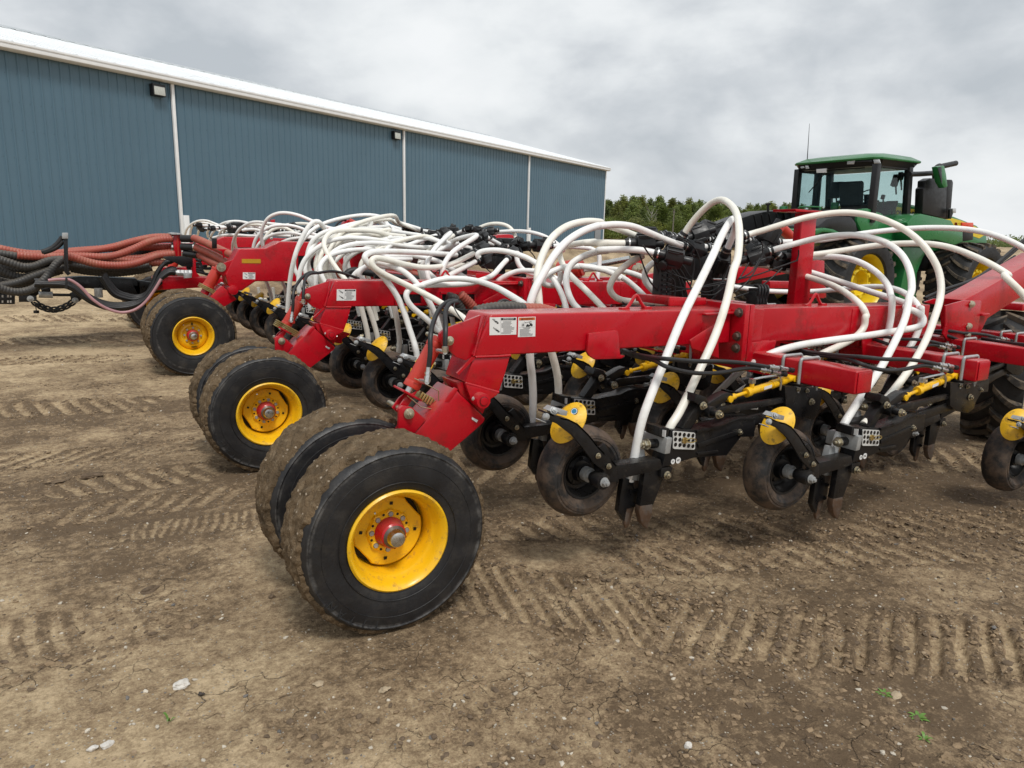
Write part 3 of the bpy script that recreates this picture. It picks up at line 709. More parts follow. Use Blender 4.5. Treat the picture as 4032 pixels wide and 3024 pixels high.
# dry grass strip in front of the wood
vs, fs, lv = [], [], []
for k in range(5200):
    px = rd.uniform(2240, 3400); d = ray('P', px, 925); hh = hypot(d.x, d.y); D = rd.uniform(70, 122); x, y = d.x / hh * D, d.y / hh * D
    if (x - WC[0]) * WU[0] + (y - WC[1]) * WU[1] < 1: continue
    z = float(base_h(np.array([x]), np.array([y]))[0]); w = rd.uniform(.15, .5); hg = rd.uniform(.12, .42) * (D / 110); a = rd.uniform(0, 3.14); b0 = len(vs)
    vs += [V((x - cos(a) * w, y - sin(a) * w, z - .02)), V((x + cos(a) * w, y + sin(a) * w, z - .02)), V((x + cos(a) * w * .6 + .05, y + sin(a) * w * .6, z + hg * .8)), V((x - cos(a) * w * .3, y - sin(a) * w * .3, z + hg))]
    fs.append((b0, b0 + 1, b0 + 2, b0 + 3)); lv += [rd.random()] * 4
M['drygrass'] = leafmat('dry_grass', (.155, .125, .060))
gr = leaf_mesh('dry_grass', (vs, fs, lv), M['drygrass'], None); tag(gr, 'dry tan grass growing between the yard and the wood', 'grass', kind='stuff')
# utility pole in front of the wood
d = ray('P', 2648, 925); hh = hypot(d.x, d.y); D = 112; e = empty('utility_pole', (d.x / hh * D, d.y / hh * D, 1.2)); tag(e, 'thin grey wooden post standing in front of the wood', 'pole')
mb = MB(); mb.cyl((0, 0, -.3), (0, 0, 4.4), .1, .08, 10); mb.build('shaft', M['bark'], e)
mb = MB(); mb.box((0, 0, 4.0), (.5, .09, .09)); mb.build('crossarm', M['bark'], e)
# ------------------------------------------------------------------ the drill
SB = V((3.0, 9.0, 0.0))
drill = empty('air_drill', SB); tag(drill, 'wide red air drill with yellow wheels, black row openers and looping white hoses', 'farm implement')
YF = 2.80; BT = .22            # near face of the outer frame rail and its width
Yv = V((0, 1, 0))
def poly(reg, pts, Y): return [atY(reg, x, y, Y) for x, y in pts]

# ---- gauge wheels
def wheel_mesh_parts(R, w, rr, deep, style, seed):
    """tyre, mud, rim, hub meshes about the axle; outside faces -Y"""
    out = {}
    hw = w / 2
    prof = [(rr - .004, -hw * .80), (rr + .012, -hw * .90), (rr + .03, -hw * .955), (R * .70, -hw * 1.0), (R * .84, -hw * 1.0), (R * .915, -hw * .965), (R * .93, -hw * .985), (R * .955, -hw * .94), (R * .978, -hw * .82), (R * .992, -hw * .6), (R, 0)]
    prof = prof + [(r, -o) for r, o in prof[-2::-1]]
    mb = MB(); mb.lathe(prof, (0, 0, 0), 96, 'Y')
    # moulded ring and vent line on the sidewall
    for r0 in (R * .80, rr + .045): mb.lathe([(r0, -hw * 1.0 + .001), (r0 + .002, -hw * 1.0 - .002), (r0 + .004, -hw * 1.0 + .001)], (0, 0, 0), 96, 'Y')
    # moulded lettering, read clockwise with the tops outward
    tn = mb
    out['tyre'] = tn
    # mud
    NA, NT = 300, 34; vs = []; pr = [(r, o) for r, o in prof if r > R * .90]
    acc = [0]
    for i in range(1, len(pr)): acc.append(acc[-1] + hypot(pr[i][0] - pr[i - 1][0], pr[i][1] - pr[i - 1][1]))
    def at(t):
        s_ = (t * .5 + .5) * acc[-1]; s_ = max(0, min(acc[-1] - 1e-6, s_))
        for i in range(1, len(acc)):
            if s_ <= acc[i]:
                f = (s_ - acc[i - 1]) / (acc[i] - acc[i - 1]); return pr[i - 1][0] + f * (pr[i][0] - pr[i - 1][0]), pr[i - 1][1] + f * (pr[i][1] - pr[i - 1][1])
    sv = V((seed * 3.7, 0, 0))
    for i in range(NA):
        a = 2 * pi * i / NA; ca, sa = cos(a), sin(a)
        e0 = .80 + .16 * mnoise.noise(V((ca * 3, sa * 3, 1)) + sv) + .10 * mnoise.noise(V((ca * 17, sa * 17, 2)) + sv) + .05 * mnoise.noise(V((ca * 45, sa * 45, 2)) + sv)
        e1 = .80 + .16 * mnoise.noise(V((ca * 3, sa * 3, 5)) + sv) + .10 * mnoise.noise(V((ca * 17, sa * 17, 6)) + sv)
        for k in range(NT):
            t = -1 + 2 * k / (NT - 1); tt = t * (e0 if t < 0 else e1); r, o = at(tt)
            q = V((ca * R * 9, o * 9, sa * R * 9)) + sv; q2 = V((ca * R * 34, o * 46, sa * R * 34)) + sv
            th = .011 + .007 * mnoise.noise(q) + .012 * max(-.25, mnoise.noise(q2)) + .009 * max(0, mnoise.noise(q2 * 2.1)) + .0025 * sin(o * 150 + 2 * mnoise.noise(q))
            ed = 1 - abs(t); th = max(.0015, th) if ed > .03 else (.006 if ed > 0 else -.004)
            vs.append(V((ca * (r + th), o, sa * (r + th))))
    fs = [(i * NT + k, i * NT + k + 1, ((i + 1) % NA) * NT + k + 1, ((i + 1) % NA) * NT + k) for i in range(NA) for k in range(NT - 1)]
    mb = MB(); mb.add(vs, fs); out['mud'] = mb
    # rim
    mb = MB(); f0 = -hw * .98
    mb.lathe([(rr - .004, f0 + .03), (rr + .013, f0 + .018), (rr + .014, f0 + .004), (rr + .006, f0 - .003), (rr - .004, f0 + .004), (rr - .010, f0 + .018), (rr - .018, f0 + .030), (rr - .021, f0 + .050), (rr - .030, f0 + .062), (rr - .036, f0 + .075), (rr - .040, hw * .6), (rr - .02, hw * .9)], (0, 0, 0), 72, 'Y')
    dd = f0 + deep
    rd_ = rr - .042
    if style == 'bolt':
        n = 72; ring = []
        for i in range(n):
            a = 2 * pi * i / n; q = cos(2 * (a - radians(38))); r_ = rd_ - .014 * max(0, (q - .72) / .28) ** .6 if q > .72 else rd_
            ring.append((r_ - .006, a))
        def rg(off, k, c=0): return [V((r_ * k * cos(a), off, r_ * k * sin(a))) for r_, a in ring]
        L0 = rg(dd + .03, 1.0); L1 = rg(dd + .004, .985); L2 = rg(dd, .95); L3 = [V((.092 * cos(a), dd + .004, .092 * sin(a))) for r_, a in ring]; L4 = [V((.084 * cos(a), dd - .010, .084 * sin(a))) for r_, a in ring]; L5 = [V((.03 * cos(a), dd - .010, .03 * sin(a))) for r_, a in ring]
        vs = L0 + L1 + L2 + L3 + L4 + L5; fs = []
        for l in range(5):
            for i in range(n): j = (i + 1) % n; fs.append((l * n + i, l * n + j, (l + 1) * n + j, (l + 1) * n + i))
        mb.add(vs, fs)
        mb.lathe([(rd_ + .001, dd + .05), (.02, dd + .05)], (0, 0, 0), 32, 'Y', m=1)
        for k in range(4):
            a = radians(83 - 90 * k); p_ = V((.118 * cos(a), dd - .0006, .118 * sin(a))); mb.box(p_, (.013, .002, .013), Matrix.Rotation(-a, 3, 'Y'), m=1)
        for k in range(8):
            a = radians(62 - 45 * k); mb.cyl((.079 * cos(a), dd - .0112, .079 * sin(a)), (.079 * cos(a), dd - .008, .079 * sin(a)), .0055, n=10, m=1)
            a += radians(22.5); mb.lathe([(.019, .012), (.017, .003), (.012, 0)], (.076 * cos(a), dd - .013, .076 * sin(a)), 12, 'Y')
    else:
        mb.lathe([(rr - .038, dd + .03), (rr - .05, dd + .012), (rr - .062, dd + .006), (rr - .075, dd - .004), (.105, dd - .006), (.095, dd + .004), (.03, dd + .004)], (0, 0, 0), 64, 'Y')
        mb.box((.0, dd - .012, rr - .072), (.012, .018, .03), m=1); mb.box((.01, dd - .008, -(rr - .068)), (.06, .006, .008), m=1)
    mb.cyl((-.085, f0 + .045, rr * .62), (-.09, f0 + .03, rr * .63), .004, n=8, m=2)
    out['rim'] = mb; out['dd'] = dd; out['f0'] = f0
    mb = MB(); h0 = dd - .010
    mb.lathe([(.064, h0 + .006), (.062, h0 - .012), (.056, h0 - .022), (.053, h0 - .052), (.046, h0 - .058), (.030, h0 - .058)], (0, 0, 0), 40, 'Y'); out['hub'] = mb
    mb = MB(); mb.lathe([(.040, h0 - .054), (.0385, h0 - .064), (.0355, h0 - .068), (.0345, h0 - .086), (.030, h0 - .096), (.018, h0 - .100), (.0, h0 - .101)], (0, 0, 0), 36, 'Y'); out['cap'] = mb
    mb = MB(); mb.lathe([(.0345, h0 - .0685), (.047, h0 - .0600), (.0465, h0 - .0585)], (0, 0, 0), 30, 'Y'); out['grease'] = mb
    return out
def gauge_wheel(c, R, w, rr, deep, style, seed, spin=0.0, letters=True):
    P = wheel_mesh_parts(R, w, rr, deep, style, seed)
    t = P['tyre'].build('gauge_wheel', M['rubber_gauge'], drill); t.location = V(c) - SB; t.rotation_euler = (0, spin, 0)
    P['mud'].build('mud_coat', M['mud'], t, sm=60)
    P['rim'].build('rim', [M['yellow'], M['black'], M['steel']], t)
    P['hub'].build('hub', M['red'], t); P['cap'].build('hub_cap', M['steel'], t); P['grease'].build('grease_ring', M['dullsteel'], t)
    for k in range(8):
        a = radians(62 + 22.5 - 45 * k); rb = .076 if style == 'bolt' else .083; mb = MB(); dd = P['dd']
        mb.cyl((rb * cos(a), dd - .016, rb * sin(a)), (rb * cos(a), dd + .004, rb * sin(a)), .0105, n=6); mb.build('wheel_bolt', M['galv'], t)
    if letters:
        hw = w / 2
        for i, ch in enumerate('TITAN'):
            a = radians(253 - 9.2 * i); r_ = R * .885; rad = V((cos(a), 0, sin(a))); tg_ = V((sin(a), 0, -cos(a)))
            text_mesh(ch, .052, rad * r_ + V((0, -hw * .985, 0)), tg_, rad, M['rubber'], 'raised_letter', t, depth=.003)
    return t
Rw, ww = .392, .285
w_out1 = gauge_wheel((1.010, 2.655, .395), Rw, ww, .199, .125, 'bolt', 1, 0)
w_in1 = gauge_wheel((1.010, 3.145, .395), Rw, ww, .199, .125, 'bolt', 2, 1.0, False)
w_out2 = gauge_wheel((1.020, 4.93, .395), Rw, ww, .199, .125, 'bolt', 3, .15)
w_in2 = gauge_wheel((1.020, 5.42, .395), Rw, ww, .199, .125, 'bolt', 4, 1.3, False)
w_out3 = gauge_wheel((1.03, 8.56, .44), .438, .36, .197, .10, 'plain', 5, 0, False)
w_in3 = gauge_wheel((1.03, 9.12, .44), .438, .36, .197, .10, 'plain', 6, 1, False)
w_far = gauge_wheel((1.03, 12.76, .44), .438, .36, .197, .10, 'plain', 7, 0, False); w_far.rotation_euler = (0, 0, pi)
w_far2 = gauge_wheel((1.03, 12.2, .44), .438, .36, .197, .10, 'plain', 8, 0, False); w_far2.rotation_euler = (0, 0, pi)

# ---- lift arm, cylinder and rail ends (rear end of an outer frame rail), traced on the near face and built to its real width
def rear_assembly(dY, dX, clamp):
    o = V((dX, dY, 0)); Y0, Y1 = YF, YF + BT
    A = lambda reg, pts, Y: [p_ + o for p_ in poly(reg, pts, Y)]
    org = SB
    # rail
    mb = MB()
    tl, bl = V((1.565, Y0, 1.246)), V((1.50, Y0, 1.062))
    mb.prism([tl + o, V((3.085, Y0, 1.219)) + o, V((3.085, Y0, 1.030)) + o, bl + V((0, 0, -.002)) + o, V((1.47, Y0, 1.066)) + o], Yv * BT)
    rail = mb.build('frame_rail', M['red'], drill, bev=.014, org=org, seg=3)
    # knee box under the rail end
    mb = MB(); k_ = A('L', [(868, 602), (1213, 592), (1165, 760), (1105, 938), (785, 845), (838, 690)], Y0 + .004); mb.prism(k_, Yv * (BT - .008))
    knee = mb.build('knee_box', M['red'], drill, bev=.012, org=org)
    mb = MB()
    for yy in (Y0 - .004, Y1 - .014):
        mb = MB(); mb.prism(A('L', [(790, 858), (1098, 940), (1078, 968), (990, 1020), (984, 1085), (905, 1085), (848, 1020)], yy), Yv * .018); mb.build('pivot_bracket', M['red'], drill, bev=.004, org=org)
    mb = MB(); mb.prism(A('L', [(700, 840), (800, 840), (1060, 930), (985, 1060), (950, 1140), (860, 1062), (740, 950)], Y0 + .035), Yv * .15); mb.build('pivot_block', M['red'], drill, bev=.004, org=org)
    # cylinder ears
    for yy in (Y0 + .012, Y1 - .034):
        mb = MB(); mb.prism(A('L', [(936, 214), (832, 256), (590, 350), (552, 388), (543, 440), (575, 492), (632, 540), (700, 606), (792, 640), (870, 600)], yy), Yv * .022); mb.build('cylinder_ear', M['red'], drill, bev=.004, org=org)
    mb = MB(); mb.bar(*A('L', [(868, 604), (712, 765)], Y0 + .004), .012, .012)
    mb.build('weld_gusset', M['red'], drill, org=org)
    for pts in ([(975, 215), (940, 330), (900, 470), (866, 598)], [(880, 606), (1000, 602), (1110, 598), (1210, 590)], [(787, 850), (900, 880), (1000, 910), (1098, 936)]):
        q = smooth_path(A('L', pts, Y0 + (.002 if pts[0][0] < 900 else -.001)), 14, 0); w_ = random.Random(len(q)); mb = MB(); mb.tube(q, lambda t, i: .0055 + .0016 * (i % 2) + w_.uniform(0, .001), 7); mb.build('weld_bead', M['red'], drill, org=org, sm=60)
    # arm
    mb = MB(); a_ = A('L', [(700, 902), (740, 950), (860, 1062), (978, 1182), (958, 1220), (880, 1292), (652, 1490), (300, 1800), (60, 1600), (318, 1312), (430, 1192)], Y0 + .012)
    ax = [V((1.05, Y0 + .012, .36)) + o, V((.97, Y0 + .012, .43)) + o]
    a_ = A('L', [(700, 902), (740, 950), (860, 1062), (978, 1182), (958, 1220), (880, 1292), (652, 1490)], Y0 + .012) + ax + A('L', [(318, 1312), (430, 1192)], Y0 + .012)
    mb.prism(a_, Yv * (BT - .024)); arm = mb.build('lift_arm', M['red'], drill, bev=.01, org=org)
    for yy in (Y0 + .006, Y1 - .028):
        mb = MB(); mb.prism(A('L', [(172, 1090), (205, 1062), (285, 1075), (325, 1105), (420, 1192), (318, 1318), (165, 1295)], yy), Yv * .022); mb.build('arm_ear', M['red'], arm, bev=.004, org=org)
        mb = MB(); mb.prism(A('L', [(596, 1030), (640, 950), (690, 890), (722, 905), (700, 945), (640, 1030)], yy + .004), Yv * .014); mb.build('arm_stop', M['red'], arm, bev=.004, org=org)
    mb = MB(); p_ = A('L', [(850, 1166), (906, 1196), (892, 1218), (846, 1186)], Y0 + .0105); mb.prism(p_, Yv * -.0012); mb.build('part_label', M['decal'], arm, org=org)
    # axle between the pair
    mb = MB(); mb.cyl(V((1.01, 2.62, .395)) + o, V((1.01, 3.20, .395)) + o, .045, n=20); mb.build('axle', M['black'], drill, org=org)
    # pivot pin
    pv = atY('L', 940, 1010, Y0 - .03) + o
    mb = MB(); mb.cyl(pv + Yv * -.02, pv + Yv * .34, .034, n=28); mb.cyl(pv + Yv * -.024, pv + Yv * -.0195, .021, n=24, m=1); mb.cyl(pv + Yv * -.026, pv + Yv * -.02, .0185, n=24)
    mb.bolt(atY('L', 868, 995, Y0 - .012) + o, V((-.3, -1, .1)), .008, m=2); mb.bolt(atY('L', 1003, 1030, Y0 - .004) + o, V((.8, -.4, -.1)), .006, m=2)
    mb.build('pivot_pin', [M['red'], M['black'], M['steel']], drill, bev=.003, org=org)
    # hydraulic cylinder
    yc = Y0 + BT * .5; top = atY('L', 600, 450, yc) + o; low = atY('L', 262, 1130, yc) + o; d = (low - top); L = d.length; d.normalize()
    top = atY('L', 640, 455, Y0) + o; top.y = yc + o.y; low = atY('L', 262, 1135, Y0) + o; low.y = yc + o.y; d = (low - top); L = d.length; d.normalize()
    mb = MB(); mb.cyl(top + d * (L * .07), top + d * (L * .70), .036, n=32); mb.cyl(top + d * (L * .07), top + d * (L * .14), .039, n=32); mb.cyl(top + d * (L * .63), top + d * (L * .71), .0385, n=32); mb.cyl(top, top + d * (L * .1), .024, n=20)
    for t_, of in ((.17, V((.035, -.035, .0))), (.60, V((.02, -.045, 0)))):
        mb.cyl(top + d * (L * t_), top + d * (L * t_) + of * 1.25, .013, n=14)
    cyl = mb.build('hydraulic_cylinder', M['redcyl'], drill, bev=.002, org=org)
    mb = MB(); mb.cyl(top + d * (L * .70), top + d * (L * .80), .017, n=20); mb.build('piston_rod', M['steel'], cyl, org=org)
    mb = MB(); x, y, _ = frame_from(d)
    mb.box(top + d * (L * .79), (.10, .12, .010), Matrix((V((0, 1, 0)).cross(d), V((0, 1, 0)), d)).transposed())
    for sg in (-1, 1): mb.prism([q + Yv * (sg * .026 - .006) for q in (top + d * (L * .79) + V((-.03, 0, -.02)), top + d * (L * .79) + V((.04, 0, .02)), low + V((.02, 0, .0)), low + V((0, 0, -.025)), low + V((-.025, 0, 0)))], Yv * .012)
    mb.build('clevis', M['red'], cyl, bev=.003, org=org)
    # depth stop rings
    mb = MB()
    if clamp == 'stack':
        e_ = Matrix((V((0, 1, 0)).cross(d), V((0, 1, 0)), d)).transposed()
        c0 = top + d * (L * .735)
        for k in range(7): mb.box(c0 + e_ @ V((-.052 - .0145 * k, .0, .004 * (k % 2))), (.0105, .055, .034), e_)
        wire = [e_ @ V(q) + c0 for q in ((.03, -.05, -.05), (-.10, -.055, -.055), (-.15, -.055, .02), (-.06, -.055, .045), (.02, -.05, .03))]
        mb.tube(wire, .003, 6, m=1)
    else:
        e_ = Matrix((V((0, 1, 0)).cross(d), V((0, 1, 0)), d)).transposed(); c0 = top + d * (L * .74)
        for k in range(4): mb.box(c0 + e_ @ V((-.03, 0, -.018 + .012 * k)), (.14, .085, .009), e_); mb.box(c0 + e_ @ V((.055, -.02, -.018 + .012 * k)), (.05, .05, .009), e_)
        mb.bolt(c0 + e_ @ V((.03, -.03, .03)), -d, .009, m=1)
    mb.build('depth_stop', [M['brass'], M['steel']], cyl, bev=.0015, org=org)
    # pins with nuts
    for q, r_ in ((top, .0125), (low, .0145)):
        mb = MB(); f_ = V((q.x, Y0 + .004 + o.y, q.z)); mb.cyl(f_ + Yv * .23, f_ + Yv * -.004, r_ * .8, n=16); mb.cyl(f_ + Yv * -.001, f_ + Yv * -.007, r_ * 1.65, n=24); mb.bolt(f_ + Yv * -.007, -Yv, r_, r_ * 1.0); mb.build('pin_nut', M['zinc'], drill, bev=.0012, org=org)
    # hydraulic hoses and fittings of the cylinder
    mb = MB(); j = atY('L', 715, 92, YF + .16) + o
    for f_, pts in ((.17, [(600, 560), (600, 470), (604, 330), (600, 190), (640, 110), (712, 92)]), (.60, [(430, 840), (445, 700), (460, 560), (462, 400), (500, 250), (560, 140), (640, 85), (705, 85)])):
        Ys = [YF - .06, YF - .05, YF - .05, YF - .03, YF + .04, YF + .10, YF + .13, YF + .16]
        P_ = [atY('L', a, b, Ys[min(i, 7)] if len(pts) > 6 else Ys[min(i + 1, 7)]) + o for i, (a, b) in enumerate(pts)]
        sp = smooth_path(P_, 6); n_ = len(sp); c1 = max(2, int(n_ * .17)); mb.tube(sp[c1 - 1:], .0105, 10)
        mb.tube(sp[:c1], .010, 10, m=1); mb.cyl(sp[0], sp[0] + (sp[1] - sp[0]).normalized() * .025, .014, n=6, m=1); mb.cyl(sp[c1 // 2], sp[c1 // 2 + 1], .0135, n=6, m=1)
        e1 = top + d * (L * f_); mb.cyl(e1 + (sp[0] - e1) * .45, sp[0], .011, n=12, m=1)
    if clamp == 'stack': mb.tube(smooth_path([atY('L', 690, 90, YF + .15) + o, atY('L', 682, 140, YF + .02) + o, atY('L', 720, 210, YF + .0) + o, atY('L', 768, 275, YF + .0) + o], 5), .0028, 6)
    else: mb.tube(smooth_path([j, j + V((.15, .05, .01)), j + V((.35, .12, -.05))], 5), .0105, 8)
    mb.build('hydraulic_hose', [M['rubhose'], M['steel']], drill, org=org)
    return rail
rail1 = rear_assembly(0, 0, 'stack')
rail2 = rear_assembly(2.275, .01, 'plates')

# ---- second part of the outer rail, flanges, front bracket and rising neck
def rail_front(dY, neck=True):
    o = V((0, dY, 0)); Y0 = YF; A = lambda reg, pts, Y: [p_ + o for p_ in poly(reg, pts, Y)]
    mb = MB(); mb.prism([V((3.17, Y0 + .004, 1.216)) + o, V((5.02, Y0 + .004, 1.184)) + o, V((5.02, Y0 + .004, .978)) + o, V((3.17, Y0 + .004, 1.026)) + o], Yv * (BT - .008))
    mb.prism([V((3.16, Y0 - .008, 1.232)) + o, V((3.34, Y0 - .008, 1.208)) + o] + [V((3.33, Y0 - .008, 1.05)) + o, V((3.345, Y0 - .008, 1.02)) + o, V((3.31, Y0 - .008, .985)) + o, V((3.16, Y0 - .008, .985)) + o], Yv * .012)
    mb.prism([V((4.16, Y0 - .002, 1.185)) + o, V((4.48, Y0 - .002, 1.18)) + o, V((4.48, Y0 - .002, 1.0)) + o, V((4.16, Y0 - .002, 1.006)) + o], Yv * .01)
    rf = mb.build('frame_rail', M['red'], drill, bev=.014, org=SB, seg=3)
    mb = MB()
    for x in (3.088, 3.128): mb.box(V((x + .019, Y0 + BT / 2 - .01, 1.092)) + o, (.036, BT + .16, .315))
    mb.prism(A('B', [(1130, 470), (1280, 372), (1290, 570), (1140, 515)], Y0 - .05), Yv * .012)
    mb.box(V((2.98, Y0 + .02, 1.20)) + o, (.24, .10, .012)); mb.prism([V((2.80, Y0 + .19, 1.225)) + o, V((3.08, Y0 + .19, 1.225)) + o, V((3.08, Y0 + .19, 1.265)) + o, V((2.80, Y0 + .19, 1.275)) + o], Yv * .014)
    fl = mb.build('rail_flange', M['red'], drill, bev=.006, org=SB)
    for z_ in (1.205, 1.075, 1.01):
        mb = MB(); mb.bolt(V((3.086, Y0 - .052, z_)) + o, V((-1, 0, 0)), .020, .020, stud=False); mb.bolt(V((3.168, Y0 - .052, z_)) + o, V((1, 0, 0)), .018, .018); mb.build('flange_bolt', M['dullsteel'], fl, bev=.001, org=SB)
    # folded step bracket on the rail face, lifting eyes
    if dY == 0:
        mb = MB(); mb.prism(A('B', [(565, 430), (712, 412), (727, 418), (738, 545), (768, 552), (740, 568), (600, 572), (568, 552), (556, 530)], Y0 - .001), Yv * -.02); mb.build('step_bracket', M['red'], rail1, bev=.008, org=SB)
    for xx in (2.48, 3.92):
        mb = MB(); c = V((xx, Y0 + .10, 1.250 - .018 * (xx - 1.5))) + o; s_ = 1.0
        mb.tube(smooth_path([c + V(q) * s_ for q in ((-.095, 0, .0), (-.06, 0, .004), (-.03, 0, .035), (0, 0, .07), (.03, 0, .035), (.06, 0, .004), (.095, 0, 0))], 5), .009, 8); mb.box(c + V((-.075, 0, 0)), (.05, .03, .014)); mb.box(c + V((.075, 0, 0)), (.05, .03, .014))
        mb.build('lifting_eye', M['red'], drill, org=SB)
    if neck:
        mb = MB()
        mb.prism(A('Q', [(412, 190), (548, 152), (672, 152), (676, 180), (640, 430), (590, 470), (430, 450), (395, 400), (412, 330)], Y0 - .02), Yv * .016)
        mb.prism(A('Q', [(255, 165), (330, 140), (560, 150), (548, 165), (420, 190), (300, 178)], Y0 + .2), Yv * .014)
        for yy in (Y0 + .002,): mb.prism(A('Q', [(548, 150), (658, 92), (1150, -190), (1150, 10), (867, 186), (717, 284), (640, 440), (560, 440)], yy), Yv * .18)
        mb.box(atY('Q', 672, 258, Y0 - .03) + o + V((.06, .02, 0)), (.10, .05, .02))
        nk = mb.build('gooseneck', M['red'], drill, bev=.012, org=SB)
        for (a, b) in ((598, 180), (578, 341), (568, 405)):
            mb = MB(); mb.bolt(atY('Q', a, b, Y0 - .024) + o, V((-.75, -.65, 0)), .019, .019); mb.build('flange_bolt', M['zinc'], nk, bev=.001, org=SB)
rail_front(0); rail_front(2.275, False)

# ---- centre frame rail with its own lift arm (third wheel pair)
def centre_rail(dY, full=True):
    o = V((0, dY, 0)); Y0 = 8.66; A = lambda pts, Y: [p_ + o for p_ in poly('S1', pts, Y)]
    mb = MB()
    mb.prism(A([(725, 440), (1015, 437), (1155, 362), (1700, 372), (2330, 395), (2330, 820), (1480, 800), (905, 796), (752, 898), (690, 900), (610, 850), (572, 716), (655, 560)], Y0), Yv * .32)
    rail = mb.build('centre_rail', M['red'], drill, bev=.016, org=SB, seg=3)
    mb = MB(); mb.prism(A([(752, 552), (958, 554), (958, 600), (752, 597)], Y0 - .001), Yv * -.003); mb.build('reflector_strip', M['amber'], rail, org=SB)
    mb = MB()
    for a in (1365, 1550): mb.prism(A([(a, 520), (a + 170, 520), (a + 170, 655), (a, 655)], Y0 - .001), Yv * -.003)
    for a in (1365, 1550):
        mb.bar(A([(a - 8, 512)], Y0 - .006)[0], A([(a + 178, 512)], Y0 - .006)[0], .012, .012, m=1); mb.bar(A([(a - 8, 664)], Y0 - .006)[0], A([(a + 178, 664)], Y0 - .006)[0], .012, .014, m=1)
    mb.build('hose_opening', [M['black'], M['red']], rail, org=SB)
    for yy in (Y0 + .01, Y0 + .27):
        mb = MB(); mb.prism(A([(660, 556), (510, 612), (472, 640), (480, 690), (562, 742), (600, 660)], yy), Yv * .026); mb.build('cylinder_ear', M['red'], rail, bev=.004, org=SB)
    mb = MB(); mb.prism(A([(540, 842), (700, 992), (590, 1056), (300, 1250), (200, 1180), (428, 946)], Y0 + .02), Yv * .26); arm = mb.build('lift_arm', M['red'], drill, bev=.012, org=SB)
    mb = MB(); pv = A([(662, 892)], Y0 - .03)[0]; mb.cyl(pv, pv + Yv * .4, .052, n=28); mb.cyl(pv + Yv * -.004, pv, .034, n=24); mb.build('pivot_pin', M['red'], drill, bev=.004, org=SB)
    top = A([(508, 636)], Y0 + .12)[0]; low = A([(345, 925)], Y0 + .12)[0]; d = low - top; L = d.length; d.normalize(); mb = MB()
    mb.cyl(top + d * L * .08, top + d * L * .78, .062, n=32); mb.cyl(top + d * L * .08, top + d * L * .16, .068, n=32); mb.cyl(top + d * L * .7, top + d * L * .8, .066, n=32); mb.cyl(top, top + d * L * .1, .04)
    cy = mb.build('hydraulic_cylinder', M['redcyl'], drill, bev=.003, org=SB)
    e_ = Matrix((V((0, 1, 0)).cross(d), V((0, 1, 0)), d)).transposed(); mb = MB()
    for k in range(3): mb.box(top + d * (L * .78) + e_ @ V((-.03, 0, .016 * k)), (.24, .14, .012), e_)
    mb.build('depth_stop', M['brass'], cy, bev=.003, org=SB)
    mb = MB(); mb.cyl(top + d * L * .8, top + d * L * 1.02, .045, n=20); mb.build('clevis', M['red'], cy, org=SB)
    mb = MB(); q = V((top.x, Y0 + dY + .004, top.z)); mb.cyl(q, q - Yv * .008, .05, n=24); mb.bolt(q - Yv * .008, -Yv, .026); mb.build('pin_nut', M['zinc'], cy, org=SB)
    mb = MB(); mb.cyl((1.03, 8.5 + dY, .44), (1.03, 9.2 + dY, .44), .06, n=20); mb.build('axle', M['black'], drill, org=SB)
centre_rail(0); centre_rail(3.64)

